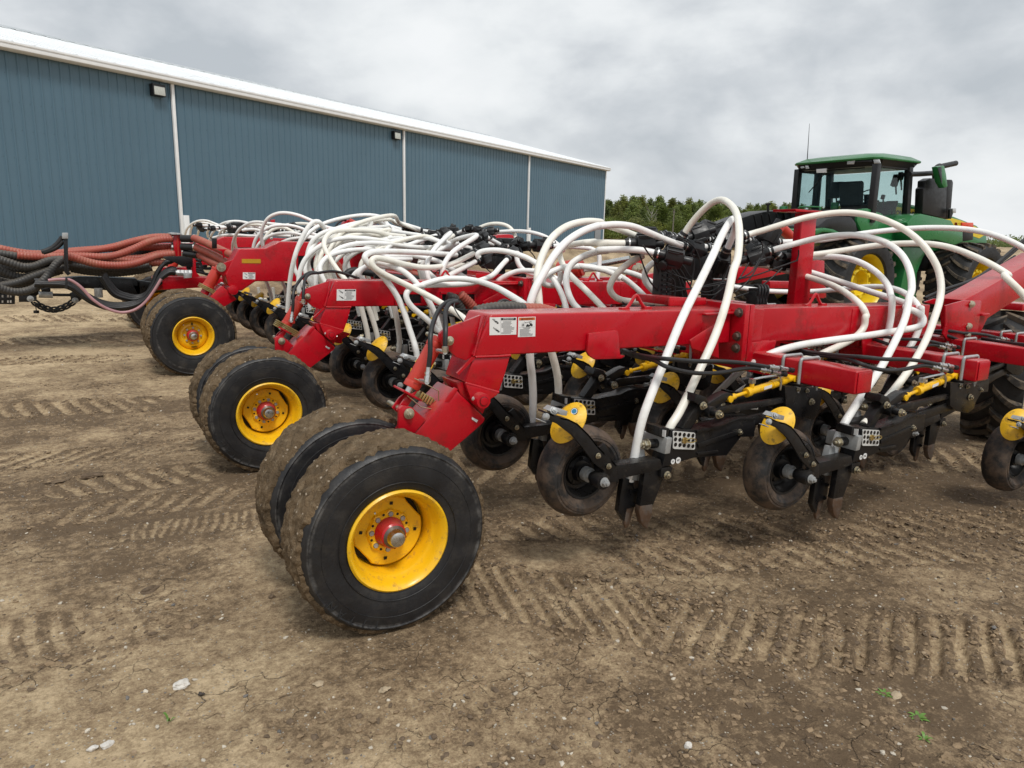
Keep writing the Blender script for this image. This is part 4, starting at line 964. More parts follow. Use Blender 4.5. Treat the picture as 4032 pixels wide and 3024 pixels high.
# ---- decals on the rails
def decal_block(reg, quad, Y, kind, parent):
    """quad: four corners of the sticker in the photo, laid on the rail's near face"""
    q = poly(reg, quad, Y); tl, tr, br, bl = q; ux = (tr - tl); uz = (tl - bl); W = ux.length; H = uz.length; ux.normalize(); uz.normalize()
    mb = MB(); n_ = V((0, -.0012, 0))
    mb.prism([tl, tr, br, bl], n_)
    def rect(x0, x1, y0, y1, m, k=1.3):
        p0 = bl + n_ * k; mb.prism([p0 + ux * (W * x0) + uz * (H * y0), p0 + ux * (W * x1) + uz * (H * y0), p0 + ux * (W * x1) + uz * (H * y1), p0 + ux * (W * x0) + uz * (H * y1)], n_ * .35, m=m)
    r_ = random.Random(4)
    if kind == 'important':
        rect(.415, .965, .83, .96, 1)
        rect(.402, .406, .03, .97, 2)
        y = .77
        for k in range(13):
            x0 = .43 + (.06 if k in (0, 1) else (.07 if k in (7, 8, 9, 10) else .0)); x1 = x0 + r_.uniform(.32, .50) - (.05 if x0 > .45 else 0); rect(x0, min(.96, x1), y - .024, y, 2); y -= .057
        for (cx, cy_) in ((.20, .76), (.24, .27)):       # exploded cylinder sketches
            for k in range(6): rect(cx - .11 + .035 * k, cx - .085 + .035 * k + r_.uniform(0, .02), cy_ + .10 - .045 * k, cy_ + .18 - .04 * k + r_.uniform(-.03, .03), 2)
            rect(cx - .01, cx + .06, cy_ - .04, cy_ + .03, 1); rect(cx + .06, cx + .13, cy_ - .12, cy_ - .05, 2)
    else:
        rect(.04, .96, .835, .97, 3); rect(.05, .95, .485, .492, 2)
        y = .40
        for k in range(9):
            rect(.10, .10 + r_.uniform(.5, .8), y - .020, y, 2); y -= .043
        c = bl + ux * (W * .28) + uz * (H * .60) + n_ * 1.4
        mb.lathe([(W * .10, 0), (W * .092, 0)], c, 20, 'Y', m=1); mb.lathe([(W * .05, 0), (0, 0)], c, 14, 'Y', m=1)
        def line(a, b, w_): p0 = bl + ux * (W * a[0]) + uz * (H * a[1]) + n_ * 1.5; p1 = bl + ux * (W * b[0]) + uz * (H * b[1]) + n_ * 1.5; s_ = (p1 - p0).cross(Yv).normalized() * (w_ / 2); mb.prism([p0 + s_, p1 + s_, p1 - s_, p0 - s_], n_ * .3, m=1)
        for a, b, w_ in (((.46, .53), (.56, .62), .006), ((.56, .62), (.60, .53), .005), ((.60, .53), (.70, .58), .006), ((.70, .58), (.66, .72), .004), ((.70, .58), (.76, .70), .004), ((.46, .53), (.60, .53), .004), ((.40, .70), (.76, .77), .0015), ((.34, .76), (.44, .70), .0012)): line(a, b, w_)
        mb.lathe([(.0055, 0), (0, 0)], bl + ux * (W * .78) + uz * (H * .58) + n_ * 1.5, 12, 'Y', m=1)
        p0 = bl + ux * (W * .21) + uz * (H * .90) + n_ * 1.45; mb.prism([p0 + ux * -.006 + uz * -.005, p0 + ux * .006 + uz * -.005, p0 + uz * .006], n_ * .3, m=1)
    lab = mb.build(kind + '_decal', [M['decal'], M['decalink'], M['decalgrey'], M['orange']], parent, org=SB)
    if kind == 'important': text_mesh('IMPORTANT', H * .125, bl + ux * (W * .69) + uz * (H * .895) + n_ * 1.9, ux, uz, M['decal'], 'decal_text', lab, .0003, org=SB)
    else:
        text_mesh('WARNING', H * .125, bl + ux * (W * .56) + uz * (H * .90) + n_ * 1.9, ux, uz, M['decalink'], 'decal_text', lab, .0003, org=SB)
        text_mesh('Crushing hazard', H * .062, bl + ux * (W * .5) + uz * (H * .445) + n_ * 1.7, ux, uz, M['decalink'], 'decal_text', lab, .0003, org=SB)
decal_block('L', [(1014, 236), (1266, 233), (1262, 396), (1012, 402)], YF, 'important', rail1)
decal_block('L', [(1281, 234), (1442, 229), (1439, 414), (1277, 420)], YF, 'warning', rail1)
decal_block('D', [(1205, 562), (1330, 562), (1329, 636), (1203, 636)], YF + 2.275, 'important', rail2)
decal_block('S1', [(764, 697), (899, 699), (898, 773), (763, 771)], 8.66, 'important', bpy.data.objects['centre_rail'])

# ---- toolbars, one per rank
RANK = {'A': (3.25, 2.50, .975, 2.125), 'B': (4.30, 2.22, .957, 2.09), 'C': (5.30, 2.74, .937, 1.2), 'D': (6.20, 2.02, .92, 1.2)}
for k, (x0, yc, zt, yend) in RANK.items():
    mb = MB(); mb.box((x0 + .065, (yend + 19.5) / 2, zt - .06), (.13, 19.5 - yend, .12)); tb = mb.build('toolbar', M['red'], drill, bev=.012, org=SB, seg=3)
    if k in 'AB':
        mb = MB(); mb.box((x0 + .065, yend - .004, zt - .06), (.112, .004, .102)); mb.build('end_plate', M['red'], tb, bev=.003, org=SB)
for yb in (2.9, 5.17):                                     # hangers that carry the toolbars under the rails
    for x0, yc, zt, ye in RANK.values():
        if x0 > 5: continue
        mb = MB(); mb.box((x0 + .065, yb, .985), (.20, .20, .09)); mb.prism([(x0 - .06, yb - .13, 1.03), (x0 + .19, yb - .13, 1.03), (x0 + .15, yb - .13, .86), (x0 - .02, yb - .13, .86)], Yv * .012); mb.build('toolbar_hanger', M['red'], drill, bev=.006, org=SB)

# ---- row opener: one prototype per rank, traced from the nearest opener, then copied along the toolbars
def make_opener(ang, sticker):
    O = V((3.25, 2.50, .975)); pv = V((.06, 0, -.26)); ca, sa = cos(ang), sin(ang)
    def rot(p_): d = p_ - pv; return V((pv.x + d.x * ca - d.z * sa, p_.y, pv.z + d.x * sa + d.z * ca))
    def o(reg, x, y, Y): return atY(reg, x, y, Y) - O
    def P(reg, pts, Y): return [o(reg, x, y, Y) for x, y in pts]
    def fin(mb): mb.xform(rot); return mb
    YA = 2.45
    W = V((-1.302, .11, -.455))                                # packer wheel centre
    mb = MB()
    mb.prism(P('M', [(838, 850), (1275, 788), (1302, 884), (842, 992)], YA), Yv * .07)          # square arm to the packer wheel
    mb.prism(P('M', [(838, 846), (850, 1010), (765, 1022), (700, 1030), (650, 1010), (700, 930), (770, 830)], YA - .006), Yv * .02)
    mb.cyl(W + V((0, -.12, 0)), W + V((0, -.185, 0)), .036, n=20); mb.cyl(W + V((0, -.10, 0)), W + V((0, -.165, 0)), .026, n=16)
    outer = [(128, 308), (270, 366), (360, 385), (445, 428), (560, 540), (650, 655), (720, 730), (840, 850)]; inner = [(770, 945), (680, 880), (620, 830), (560, 760), (470, 640), (380, 540), (240, 432), (108, 376)]
    mb.prism(P('M', outer + inner, YA - .008), Yv * .010)                                        # curved scraper arm, plate and flange
    sp = P('M', outer, YA - .008)
    for i in range(len(sp) - 1):
        a, b = sp[i], sp[i + 1]; n_ = (b - a).cross(Yv).normalized() * .008
        if n_.z > 0: n_ = -n_
        mb.prism([a, b, b + n_, a + n_], Yv * .06)
    mb.prism(P('M', [(660, 668), (715, 625), (838, 842), (760, 800)], YA + .03), Yv * .012)
    body = [(215, 985), (245, 872), (285, 690), (490, 692), (700, 645), (760, 610), (832, 590), (955, 590), (945, 742), (838, 745), (727, 890), (470, 908)]
    mb.prism(P('S4', body, YA), Yv * .085)
    mb.prism(P('S4', [(500, 800), (830, 690), (835, 722), (505, 832)], YA - .007), Yv * .01); mb.prism(P('S4', [(495, 870), (660, 850), (665, 872), (500, 892)], YA - .007), Yv * .01)
    mb.prism(P('S4', [(492, 695), (700, 648), (762, 612), (835, 592), (950, 592), (950, 612), (840, 614), (770, 634), (704, 668), (495, 716)], YA - .010), Yv * .012)
    mb.bar(o('S4', 365, 688, YA + .045), o('S4', 532, 440, YA + .045), .05, .055, up=(0, 1, 0)); mb.prism(P('S4', [(470, 462), (492, 405), (560, 428), (582, 470), (562, 500), (500, 486)], YA), Yv * .09)
    mb.prism(P('S4', [(548, 500), (600, 470), (690, 410), (740, 392), (776, 405), (772, 446), (722, 458), (645, 520), (602, 562), (560, 546)], YA + .02), Yv * .05)
    for yy in (.0, .09): mb.prism(P('S4', [(640, 542), (700, 506), (1192, 434), (1198, 472), (720, 562), (650, 576)], YA + yy), Yv * .022)
    for yy in (.01, .085): mb.prism(P('S4', [(840, 600), (1240, 498), (1252, 566), (960, 642), (850, 642)], YA + yy), Yv * .022)
    mb.bar(o('S4', 780, 470, YA + .1), o('S4', 1210, 380, YA + .1), .02, .05)
    mb.prism(P('S4', [(195, 670), (272, 676), (262, 748), (188, 742)], YA + .0), Yv * .09)
    for k in range(6): mb.box(o('S4', 190, 675 + 12 * k, YA + .03), (.012, .06, .005))
    mb.prism(P('M', [(1288, 880), (1402, 868), (1352, 996), (1280, 966)], YA - .004), Yv * .09)
    for reg, x, y, r_, yy in (('M', 650, 752, .011, -.010), ('M', 756, 857, .011, -.010), ('S4', 826, 707, .014, -.002), ('S4', 538, 497, .016, -.002), ('M', 1342, 946, .016, -.006)):
        mb.bolt(o(reg, x, y, YA + yy), V((0, -1, 0)), r_, m=1)
    q = o('S4', 600, 548, YA); mb.cyl(q + V((0, .05, 0)), q + V((0, -.012, 0)), .030, n=20); mb.cyl(q + V((0, -.012, 0)), q + V((0, -.05, 0)), .018, n=16); mb.bolt(q + V((0, -.05, 0)), -Yv, .017, .018, m=1)
    fin(mb)
    # mount bracket stays square on the toolbar
    for x, y, r_ in ((1290, 370, .009), (1362, 378, .010), (1395, 466, .015)): mb.bolt(o('S4', x, y, YA - .012), V((0, -1, 0)), r_, m=1)
    mb.prism(P('S4', [(1186, 342), (1482, 362), (1478, 452), (1450, 562), (1392, 604), (1300, 592), (1200, 540)], YA - .01), Yv * .13)
    mb.box((.065, 0, -.128), (.19, .17, .014))
    ob = mb.build('row_opener', [M['black'], M['zinc']], None, bev=.004)
    # packer wheel
    mb = MB(); R, hw, rr = .218, .078, .120
    pr = [(rr, -hw * .55), (rr + .015, -hw * .72), (R * .74, -hw * .98), (R * .86, -hw * .93), (R * .95, -hw * .66), (R * .992, -hw * .3), (R, 0)]; pr = pr + [(r, -q) for r, q in pr[-2::-1]]
    mb.lathe(pr, W, 56, 'Y'); mb.lathe([(R * .80, -hw * .97), (R * .805, -hw * 1.0), (R * .815, -hw * .96)], W, 56, 'Y'); fin(mb).build('packer_tyre', M['rubber_worn'], ob)
    mb = MB(); mb.lathe([(rr + .006, -hw * .60), (rr + .004, -hw * .66), (rr - .006, -hw * .64), (rr - .010, -hw * .35), (rr - .022, -hw * .15), (rr - .03, hw * .1), (.075, hw * .12), (.07, -hw * .05), (.05, -hw * .1), (.046, -hw * .5), (.02, -hw * .5)], W, 48, 'Y')
    for k in range(5):
        a = 2 * pi * k / 5 + .3; mb.cyl(W + V((.06 * cos(a), -hw * .12, .06 * sin(a))), W + V((.06 * cos(a), -hw * .02, .06 * sin(a))), .009, n=10)
    fin(mb).build('packer_rim', M['black'], ob)
    mb = MB(); mb.cyl(W + V((0, -.03, 0)), W + V((0, -.115, 0)), .020, n=18); mb.cyl(W + V((0, -.045, 0)), W + V((0, -.08, 0)), .034, n=20); fin(mb).build('stub_axle', M['galv'], ob, bev=.001)
    mb = MB(); mb.bolt(W + V((0, -.186, 0)), -Yv, .017, .020); fin(mb).build('axle_nut', M['galv'], ob, bev=.001)
    # scraper: a dished plate across the tyre, its slotted bracket
    c = o('M', 352, 418, YA + .09); u = V((.62, -.06, .78)).normalized(); w_ = V((.85, .42, -.42)); w_ = w_ - u * w_.dot(u); w_ = w_.normalized().cross(u).normalized(); n_ = u.cross(w_)
    mb = MB(); rows = []; NA = 36
    for q in range(5):
        ring = []
        for k in range(NA):
            a = 2 * pi * k / NA; f = q / 4; ru, rw = .104, .072
            ring.append(c + u * (ru * f * cos(a)) + w_ * (rw * f * sin(a)) - n_ * (.03 * (1 - f * f)))
        rows.append(ring)
    vs = [p_ for ring in rows for p_ in ring]; fs = [(q * NA + k, q * NA + (k + 1) % NA, (q + 1) * NA + (k + 1) % NA, (q + 1) * NA + k) for q in range(4) for k in range(NA)]
    vs2 = [p_ + n_ * .005 for p_ in vs]; b0 = len(vs)
    mb.add(vs + vs2, fs + [tuple(i + b0 for i in f[::-1]) for f in fs] + [(4 * NA + k, b0 + 4 * NA + k, b0 + 4 * NA + (k + 1) % NA, 4 * NA + (k + 1) % NA) for k in range(NA)])
    fin(mb).build('scraper', M['yellow_worn'], ob)
    if sticker == 'T1':                                         # round emblem on the nearest scraper
        r0 = ray('M', 420, 315); cw = c + O; f = (cw - n_ * .012 - CAM).dot(n_) / r0.dot(n_); q = CAM + r0 * f - O; fc = -n_ if n_.dot(r0) > 0 else n_
        mb = MB(); q = q + fc * .012
        for k_, (rr_, mi) in enumerate(((.017, 0), (.0145, 1), (.0115, 2))): mb.cyl(q + fc * (.0006 * k_), q + fc * (.0006 * k_ + .0006), rr_, n=24, m=mi)
        fin(mb).build('emblem', [M['decalink'], M['decal'], M['blueink']], ob)
    mb = MB(); mb.prism(P('M', [(160, 300), (205, 262), (275, 285), (345, 305), (335, 350), (285, 345), (230, 325)], YA - .004), Yv * .05); mb.prism(P('M', [(225, 308), (268, 318), (262, 330), (222, 318)], YA - .0052), Yv * .004, m=1)
    mb.bolt(o('M', 205, 298, YA - .006), V((-.2, -1, .5)), .0125); mb.bolt(o('M', 128, 358, YA - .008), V((-.5, -1, .1)), .0115); mb.prism(P('M', [(58, 393), (66, 388), (132, 414), (124, 423)], YA - .012), Yv * .03)
    fin(mb).build('scraper_bracket', [M['galv'], M['black']], ob, bev=.001)
    # galvanised boot clamp facing rearwards
    Xc = 2.315; mb = MB(); q = [atX('S4', x, y, Xc) - O for x, y in ((48, 706), (66, 700), (255, 756), (236, 884), (36, 812))]; mb.prism(q, V((.035, 0, 0)))
    mb.prism(P('M', [(1062, 680), (1120, 690), (1150, 930), (1118, 1012), (995, 1000), (1010, 880)], YA + .07), Yv * .04)
    fin(mb).build('boot_clamp', M['galv'], ob, bev=.006)
    mb = MB(); q0 = atX('S4', 168, 795, Xc) - O; mb.cyl(q0, q0 + V((-.055, 0, .004)), .023, n=18, m=1); mb.bolt(q0 + V((-.055, 0, .004)), V((-1, 0, .05)), .020, .024); fin(mb).build('clamp_bolt', [M['zinc'], M['black']], ob, bev=.001)
    # knives
    mb = MB(); mb.prism(P('M', [(905, 985), (1002, 990), (1012, 1080), (1062, 1090), (1042, 1262), (940, 1282), (915, 1412), (855, 1312), (884, 1100)], YA + .08), Yv * .03); mb.prism(P('M', [(1120, 922), (1322, 878), (1300, 992), (1202, 1252), (1070, 1272), (1098, 1080)], YA + .015), Yv * .032)
    for x, y in ((1036, 1098), (1010, 1245)): mb.bolt(o('M', x, y, YA + .08), -Yv, .009)
    fin(mb).build('seed_knife', M['black'], ob, bev=.004)
    mb = MB(); mb.prism(P('M', [(1000, 992), (1132, 1002), (1100, 1082), (1055, 1150), (962, 1460), (930, 1487), (914, 1440), (936, 1270), (1000, 1082)], YA + .085), Yv * .018); mb.prism(P('M', [(1074, 1258), (1202, 1240), (1196, 1332), (1146, 1492), (1090, 1432), (1064, 1322)], YA + .012), Yv * .036)
    fin(mb).build('knife_tip', M['dullsteel'], ob, bev=.005)
    # perforated depth plate with its ring pin
    mb = MB(); q = P('S4', [(312, 698), (470, 712), (478, 720), (476, 838), (468, 846), (312, 840), (302, 832), (303, 706)], YA - .011); mb.prism(q, Yv * .005)
    for i in range(5):
        for j in range(3):
            c_ = o('S4', 322 + 34.5 * i, 722 + 3.2 * i + 42 * j, YA - .0116); mb.cyl(c_, c_ + Yv * .001, .0102, n=14, m=1)
    fin(mb).build('hole_plate', [M['galv_light'], M['black']], ob)
    mb = MB(); c_ = o('S4', 390, 770, YA - .014); mb.cyl(c_, c_ - Yv * .008, .016, n=18); mb.tube([c_ + V(p_) for p_ in ((0, -.012, .006), (.03, -.02, .010), (.055, -.022, .002), (.06, -.02, -.006), (.04, -.02, -.012), (0, -.012, -.006))], .003, 8); fin(mb).build('ring_pin', M['brass'], ob)
    mb = MB(); q = [atX('S4', x, y, Xc - .012) - O for x, y in ((205, 686), (248, 692), (243, 746), (200, 738))]; mb.prism(q, V((-.002, 0, 0)))
    fin(mb).build('scale_label', M['decal'], ob)
    if sticker:
        for (x, y, r_, tx) in ((300, 940, .0125, sticker), (342, 930, .0155, 'VC')):
            c_ = o('S4', x, y, YA - .001); mb = MB(); mb.cyl(c_, c_ - Yv * .0015, r_, n=24); fin(mb); dsc = mb.build('round_sticker', M['decal'], ob)
            text_mesh(tx, r_ * .95, rot(c_) - Yv * .0019, V((ca, 0, sa)), V((-sa, 0, ca)), M['decalink'], 'sticker_text', ob, .0003, bold=.0004)
    # downforce cylinder
    a = o('S4', 735, 440, YA + .035); b = o('S4', 1245, 280, YA + .035); d = b - a; L = d.length; d.normalize(); mb = MB()
    for s0, s1, r_ in ((.0, .10, .016), (.08, .27, .0095), (.27, .33, .025), (.33, .66, .0195), (.66, .70, .023), (.70, .88, .022), (.86, 1.0, .017)): mb.cyl(a + d * L * s0, a + d * L * s1, r_, n=20)
    for e_ in (a, b): mb.cyl(e_ + V((0, -.024, 0)), e_ + V((0, .03, 0)), .017, n=16)
    mb.cyl(a + d * L * .36, a + d * L * .36 + V((-.004, 0, .04)), .012, n=14)
    cy = fin(mb).build('downforce_cylinder', M['yellow'], ob, bev=.001)
    mb = MB(); q = a + d * L * .36 + V((-.004, 0, .04)); e2 = b + d * -L * .30 + V((0, -.02, .045))
    mb.box(q + V((0, 0, .012)), (.026, .024, .024)); mb.tube(smooth_path([q + V((0, 0, .015)), q + V((.03, 0, .022)), e2 + V((-.01, 0, .004)), e2 + V((.012, 0, -.004)), e2 + V((.026, -.004, -.035)), e2 + V((.03, .0, -.075))], 5), .0065, 8)
    fin(mb).build('oil_pipe', M['steel'], ob)
    mb = MB(); mb.prism([p_ + V((0, -.0205, 0)) for p_ in (a + d * L * .5 + V((0, 0, -.006)), a + d * L * .62 + V((0, 0, -.006)), a + d * L * .62 + V((0, 0, .010)), a + d * L * .5 + V((0, 0, .010)))], V((0, -.001, 0))); fin(mb).build('cylinder_label', M['decal'], ob)
    # oil hoses running along the toolbar
    mb = MB()
    for pts, cut in (([(1222, 214), (1050, 190), (920, 168), (800, 154), (650, 146), (480, 146), (260, 128)], (1058, 1222)), ([(1165, 244), (985, 208), (900, 200), (800, 214), (640, 240), (440, 236), (250, 190)], (985, 1165))):
        tail = [o('S4', x, y + (18 if cut[0] == 985 else 0), YA + dy) for x, y, dy in ((150, 118, .12), (40, 98, .30), (-60, 70, .50), (-150, 20, .72))]
        sp = smooth_path(P('S4', pts, YA) + tail, 6); mb.tube(sp, .0105, 10)
        e0 = o('S4', cut[1], pts[0][1], YA); e1 = o('S4', cut[0], pts[1][1], YA)
        for s0, s1, r_ in ((.12, .4, .0125), (.4, .5, .0165), (.55, .78, .0125), (.78, .86, .0165), (.86, 1.0, .012)): mb.cyl(e0.lerp(e1, s0), e0.lerp(e1, s1), r_, n=10, m=1)
        mb.cyl(e0 + V((0, .0, 0)), e0 + (e0 - e1).normalized() * .03, .014, n=10)
    mb.build('oil_hose', [M['rubhose'], M['steel']], ob)
    for yy in (-.055, .055):
        mb = MB(); zt = .009; mb.tube(smooth_path([V((-.010, yy, -.17)), V((-.010, yy, -.06)), V((-.010, yy, -.008)), V((-.002, yy, zt)), V((.02, yy, zt + .001)), V((.11, yy, zt + .001)), V((.132, yy, zt)), V((.140, yy, -.008)), V((.140, yy, -.06)), V((.140, yy, -.17))], 5, 1), .0088, 10)
        for x in (-.010, .140): mb.bolt(V((x, yy, -.135)), V((0, 0, -1)), .015, .016)
        mb.build('u_bolt', M['galv'], ob, sm=60)
    return ob
M['galv_light'] = mat('zinc_hole_plate', (.62, .62, .60), .5, .15, var=.1, vscale=20, dirt=(.35, .3, .24), dirt_amt=.12, dscale=20)
protA1 = make_opener(0.0, 'T1'); protB1 = make_opener(.035, 'T2'); protA = make_opener(.012, None); protC = make_opener(.045, None); protD = make_opener(.125, None)
def place(proto, x, y, z, first):
    o = proto if first else copy_tree(proto); o.parent = drill; o.location = V((x, y, z)) - SB; return o
firsts = set()
for k, (x0, yc, zt, ye) in RANK.items():
    for i in range(11 if k in 'AB' else 9):
        y = yc + .80 * i
        pr = {'A': protA1 if i == 0 else protA, 'B': protB1 if i == 0 else protA, 'C': protC, 'D': protD}[k]
        place(pr, x0, y, zt, pr not in firsts); firsts.add(pr)
# ------------------------------------------------------------------ seed hoses, traced in the photo, each point at its real depth
HR = .0215
def coupler(p, d, Rm=None, kind=0, seed=0, k_=1.0):
    """black sleeve with a steel clamp and the sensor block behind it; d points out along the hose"""
    d = V(d).normalized(); rd_ = random.Random(seed); mb = MB()
    mb.cyl(p - d * .05, p + d * .022, .031, n=18); mb.cyl(p - d * .012, p + d * .004, .0335, n=18, m=1); mb.box(p - d * .004 + V((0, 0, .036)), (.022, .012, .012), m=1)
    x = V((0, 0, 1)).cross(d); x = x.normalized() if x.length > .1 else V((1, 0, 0)); y = d.cross(x)
    a = rd_.uniform(-.5, .5); x2 = x * cos(a) + y * sin(a); y2 = y * cos(a) - x * sin(a)
    R3 = Matrix((x2, y2, d)).transposed(); c = p - d * .105
    b0 = len(mb.v); mb.prism([c + R3 @ V(q) for q in ((-.034, -.05, -.06), (.034, -.05, -.06), (.05, 0, -.065), (.034, .05, -.06), (-.034, .05, -.06), (-.05, 0, -.065))], d * .115)
    for s_ in (-1, 1): mb.box(c + R3 @ V((s_ * .03, .0, .0)), (.012, .118, .10), R3); mb.box(c + R3 @ V((0, s_ * .045, .01)), (.085, .010, .07), R3)
    mb.cyl(c - d * .06, c - d * .12, .028, n=14)
    if k_ != 1: mb.xform(lambda q: p + (q - p) * k_)
    return mb.build('hose_coupler', [M['plastic'], M['steel']], drill, bev=.003, org=SB)
NH = [0]
def hose(segs, conn=None, r=HR, mt='hose', per=7, name='seed_hose'):
    """segs: list of (region, [(x, y, depth Y), ...])"""
    pts = [atY(reg, x, y, Y) for reg, L in segs for x, y, Y in L]
    sp = smooth_path(pts, per, 3); mb = MB(); mb.tube(sp, r, 12)
    o = mb.build(name, M[mt], drill, org=SB, sm=60); NH[0] += 1
    if conn in ('s', 'b'): coupler(sp[0], sp[2] - sp[0], seed=NH[0])
    if conn in ('e', 'b'): coupler(sp[-1], sp[-3] - sp[-1], seed=NH[0] + 50)
    return o
def lerpY(pts, y0, y1):
    n = len(pts) - 1; return [(x, y, y0 + (y1 - y0) * i / n) for i, (x, y) in enumerate(pts)]
# pair of the nearest opener
hose([('B', [(800, 1235, 2.545), (812, 1180, 2.54), (832, 1075, 2.53), (868, 905, 2.52), (930, 735, 2.53), (1000, 560, 2.56), (1088, 345, 2.62), (1190, 140, 2.75), (1262, -10, 2.9)]), ('F', [(370, 745, 3.05), (425, 650, 3.25), (452, 640, 3.38), (455, 690, 3.45), (432, 760, 3.5), (403, 826, 3.55)])], 'e')
hose([('B', [(1005, 975, 2.50), (1030, 925, 2.50), (1078, 850, 2.51), (1175, 645, 2.54), (1268, 440, 2.60), (1330, 250, 2.68), (1365, 90, 2.78)]), ('F', [(470, 880, 2.86), (481, 750, 2.95), (474, 645, 3.06), (452, 580, 3.18), (412, 537, 3.3), (368, 520, 3.42), (310, 541, 3.52), (240, 602, 3.6), (182, 672, 3.66), (140, 735, 3.7)])], 'e', mt='hose_cream')
# second opener
hose([('F', [(512, 738, 3.6), (560, 725, 3.58), (640, 702, 3.52), (760, 664, 3.44), (900, 625, 3.36), (1050, 601, 3.26), (1180, 600, 3.15), (1300, 622, 3.03), (1400, 658, 2.92), (1500, 710, 2.82), (1590, 785, 2.72), (1650, 865, 2.65), (1692, 950, 2.6), (1708, 1045, 2.56), (1700, 1130, 2.53)]), ('C', [(1003, 425, 2.47), (955, 555, 2.42), (880, 690, 2.35), (800, 800, 2.29), (728, 885, 2.24), (640, 985, 2.22)])], 's', mt='hose_cream')
hose([('F', [(665, 833, 3.58), (720, 815, 3.55), (830, 785, 3.5), (950, 755, 3.4), (1080, 737, 3.27), (1200, 736, 3.14), (1320, 762, 3.0), (1410, 803, 2.88), (1480, 870, 2.76), (1520, 960, 2.67), (1530, 1060, 2.6)]), ('C', [(868, 345, 2.53), (848, 450, 2.48), (798, 565, 2.43), (728, 695, 2.38), (650, 812, 2.33), (575, 925, 2.29), (520, 1022, 2.27), (488, 1125, 2.265), (478, 1175, 2.26)])], 's')
hose([('F', [(892, 856, 3.62), (960, 850, 3.6), (1100, 830, 3.5), (1250, 806, 3.38), (1400, 790, 3.22), (1550, 785, 3.06), (1670, 792, 2.92), (1780, 815, 2.8), (1900, 860, 2.66), (2020, 918, 2.52), (2120, 980, 2.42)]), ('C', [(1345, 235, 2.36), (1440, 330, 2.26), (1520, 440, 2.16), (1570, 560, 2.1), (1590, 700, 2.06)])], 's', mt='hose_cream')
hose([('F', [(718, 778, 3.95), (860, 774, 3.9), (1000, 762, 3.84), (1150, 738, 3.76), (1300, 716, 3.64), (1500, 696, 3.46), (1700, 690, 3.26), (1890, 703, 3.06), (2050, 740, 2.86), (2200, 808, 2.7), (2330, 910, 2.56), (2400, 1040, 2.46)])], 's')
hose([('F', [(640, 905, 3.8), (800, 890, 3.76), (900, 876, 3.7), (1000, 866, 3.58), (1100, 870, 3.44), (1190, 891, 3.3), (1270, 930, 3.15), (1340, 985, 3.0), (1388, 1050, 2.9), (1404, 1120, 2.82)]), ('C', [(782, 350, 2.772), (776, 450, 2.765), (750, 560, 2.765), (718, 640, 2.77), (690, 708, 2.78), (672, 790, 2.8)])])
hose([('F', [(792, 926, 3.7), (860, 945, 3.66), (950, 972, 3.58), (1100, 1020, 3.4), (1250, 1070, 3.2), (1400, 1118, 2.95), (1500, 1155, 2.8)]), ('C', [(850, 397, 2.74), (905, 420, 2.70), (938, 452, 2.67), (928, 486, 2.65), (880, 502, 2.65), (780, 518, 2.65), (640, 540, 2.65), (450, 565, 2.66), (300, 590, 2.68), (170, 630, 2.72), (60, 690, 2.8)]), ('B', [(1500, 575, 2.95), (1400, 640, 3.08), (1330, 705, 3.18), (1262, 775, 3.28), (1230, 850, 3.34)])], 's')
hose([('F', [(490, 908, 3.85), (620, 917, 3.8), (750, 946, 3.72), (870, 981, 3.58), (1000, 1022, 3.38), (1090, 1062, 3.16), (1170, 1117, 2.92), (1228, 1172, 2.79), (1252, 1225, 2.762)]), ('C', [(647, 445, 2.755), (640, 495, 2.755), (600, 543, 2.755), (520, 588, 2.76), (440, 624, 2.78), (385, 650, 2.82)]), ('B', [(1660, 590, 2.92), (1545, 670, 3.1), (1440, 725, 3.22), (1370, 775, 3.28), (1320, 850, 3.32)])], mt='hose_cream')
hose([('F', [(400, 1040, 4.6), (520, 1060, 4.5), (650, 1075, 4.4), (780, 1080, 4.3), (950, 1076, 4.15), (1100, 1063, 3.9), (1250, 1050, 3.6), (1380, 1053, 3.3), (1480, 1085, 3.0), (1548, 1140, 2.84), (1582, 1195, 2.77)]), ('C', [(928, 395, 2.76), (924, 470, 2.76), (900, 545, 2.765), (860, 612, 2.77), (800, 700, 2.80), (752, 800, 2.84)])])
# hoses to the second opener of the rear rank, dropping behind the rail
hose([('L', [(1395, 1350, 3.36), (1402, 1270, 3.36), (1418, 1100, 3.35), (1420, 950, 3.34), (1410, 780, 3.32), (1392, 610, 3.29)]), ('K', [(1580, 748, 3.27), (1600, 640, 3.27), (1640, 540, 3.28), (1700, 435, 3.3), (1762, 330, 3.33), (1835, 238, 3.38), (1920, 168, 3.43), (2020, 112, 3.48), (2120, 78, 3.52)]), ('T', [(200, 1072, 3.54), (450, 1048, 3.56), (700, 1075, 3.58), (900, 1150, 3.6), (1100, 1235, 3.62), (1300, 1312, 3.63), (1445, 1358, 3.64)])], 'e')
hose([('L', [(1655, 985, 3.33), (1657, 920, 3.33), (1650, 800, 3.32), (1628, 690, 3.31), (1600, 585, 3.3)]), ('K', [(1664, 748, 3.29), (1650, 640, 3.3), (1640, 510, 3.33), (1654, 395, 3.38), (1690, 290, 3.43), (1745, 188, 3.5), (1830, 108, 3.58), (1930, 62, 3.65), (2050, 42, 3.7), (2150, 52, 3.73)]), ('T', [(150, 1022, 3.75), (300, 1052, 3.77), (480, 1105, 3.78), (650, 1172, 3.8), (805, 1232, 3.81)])], 'e', mt='hose_cream')
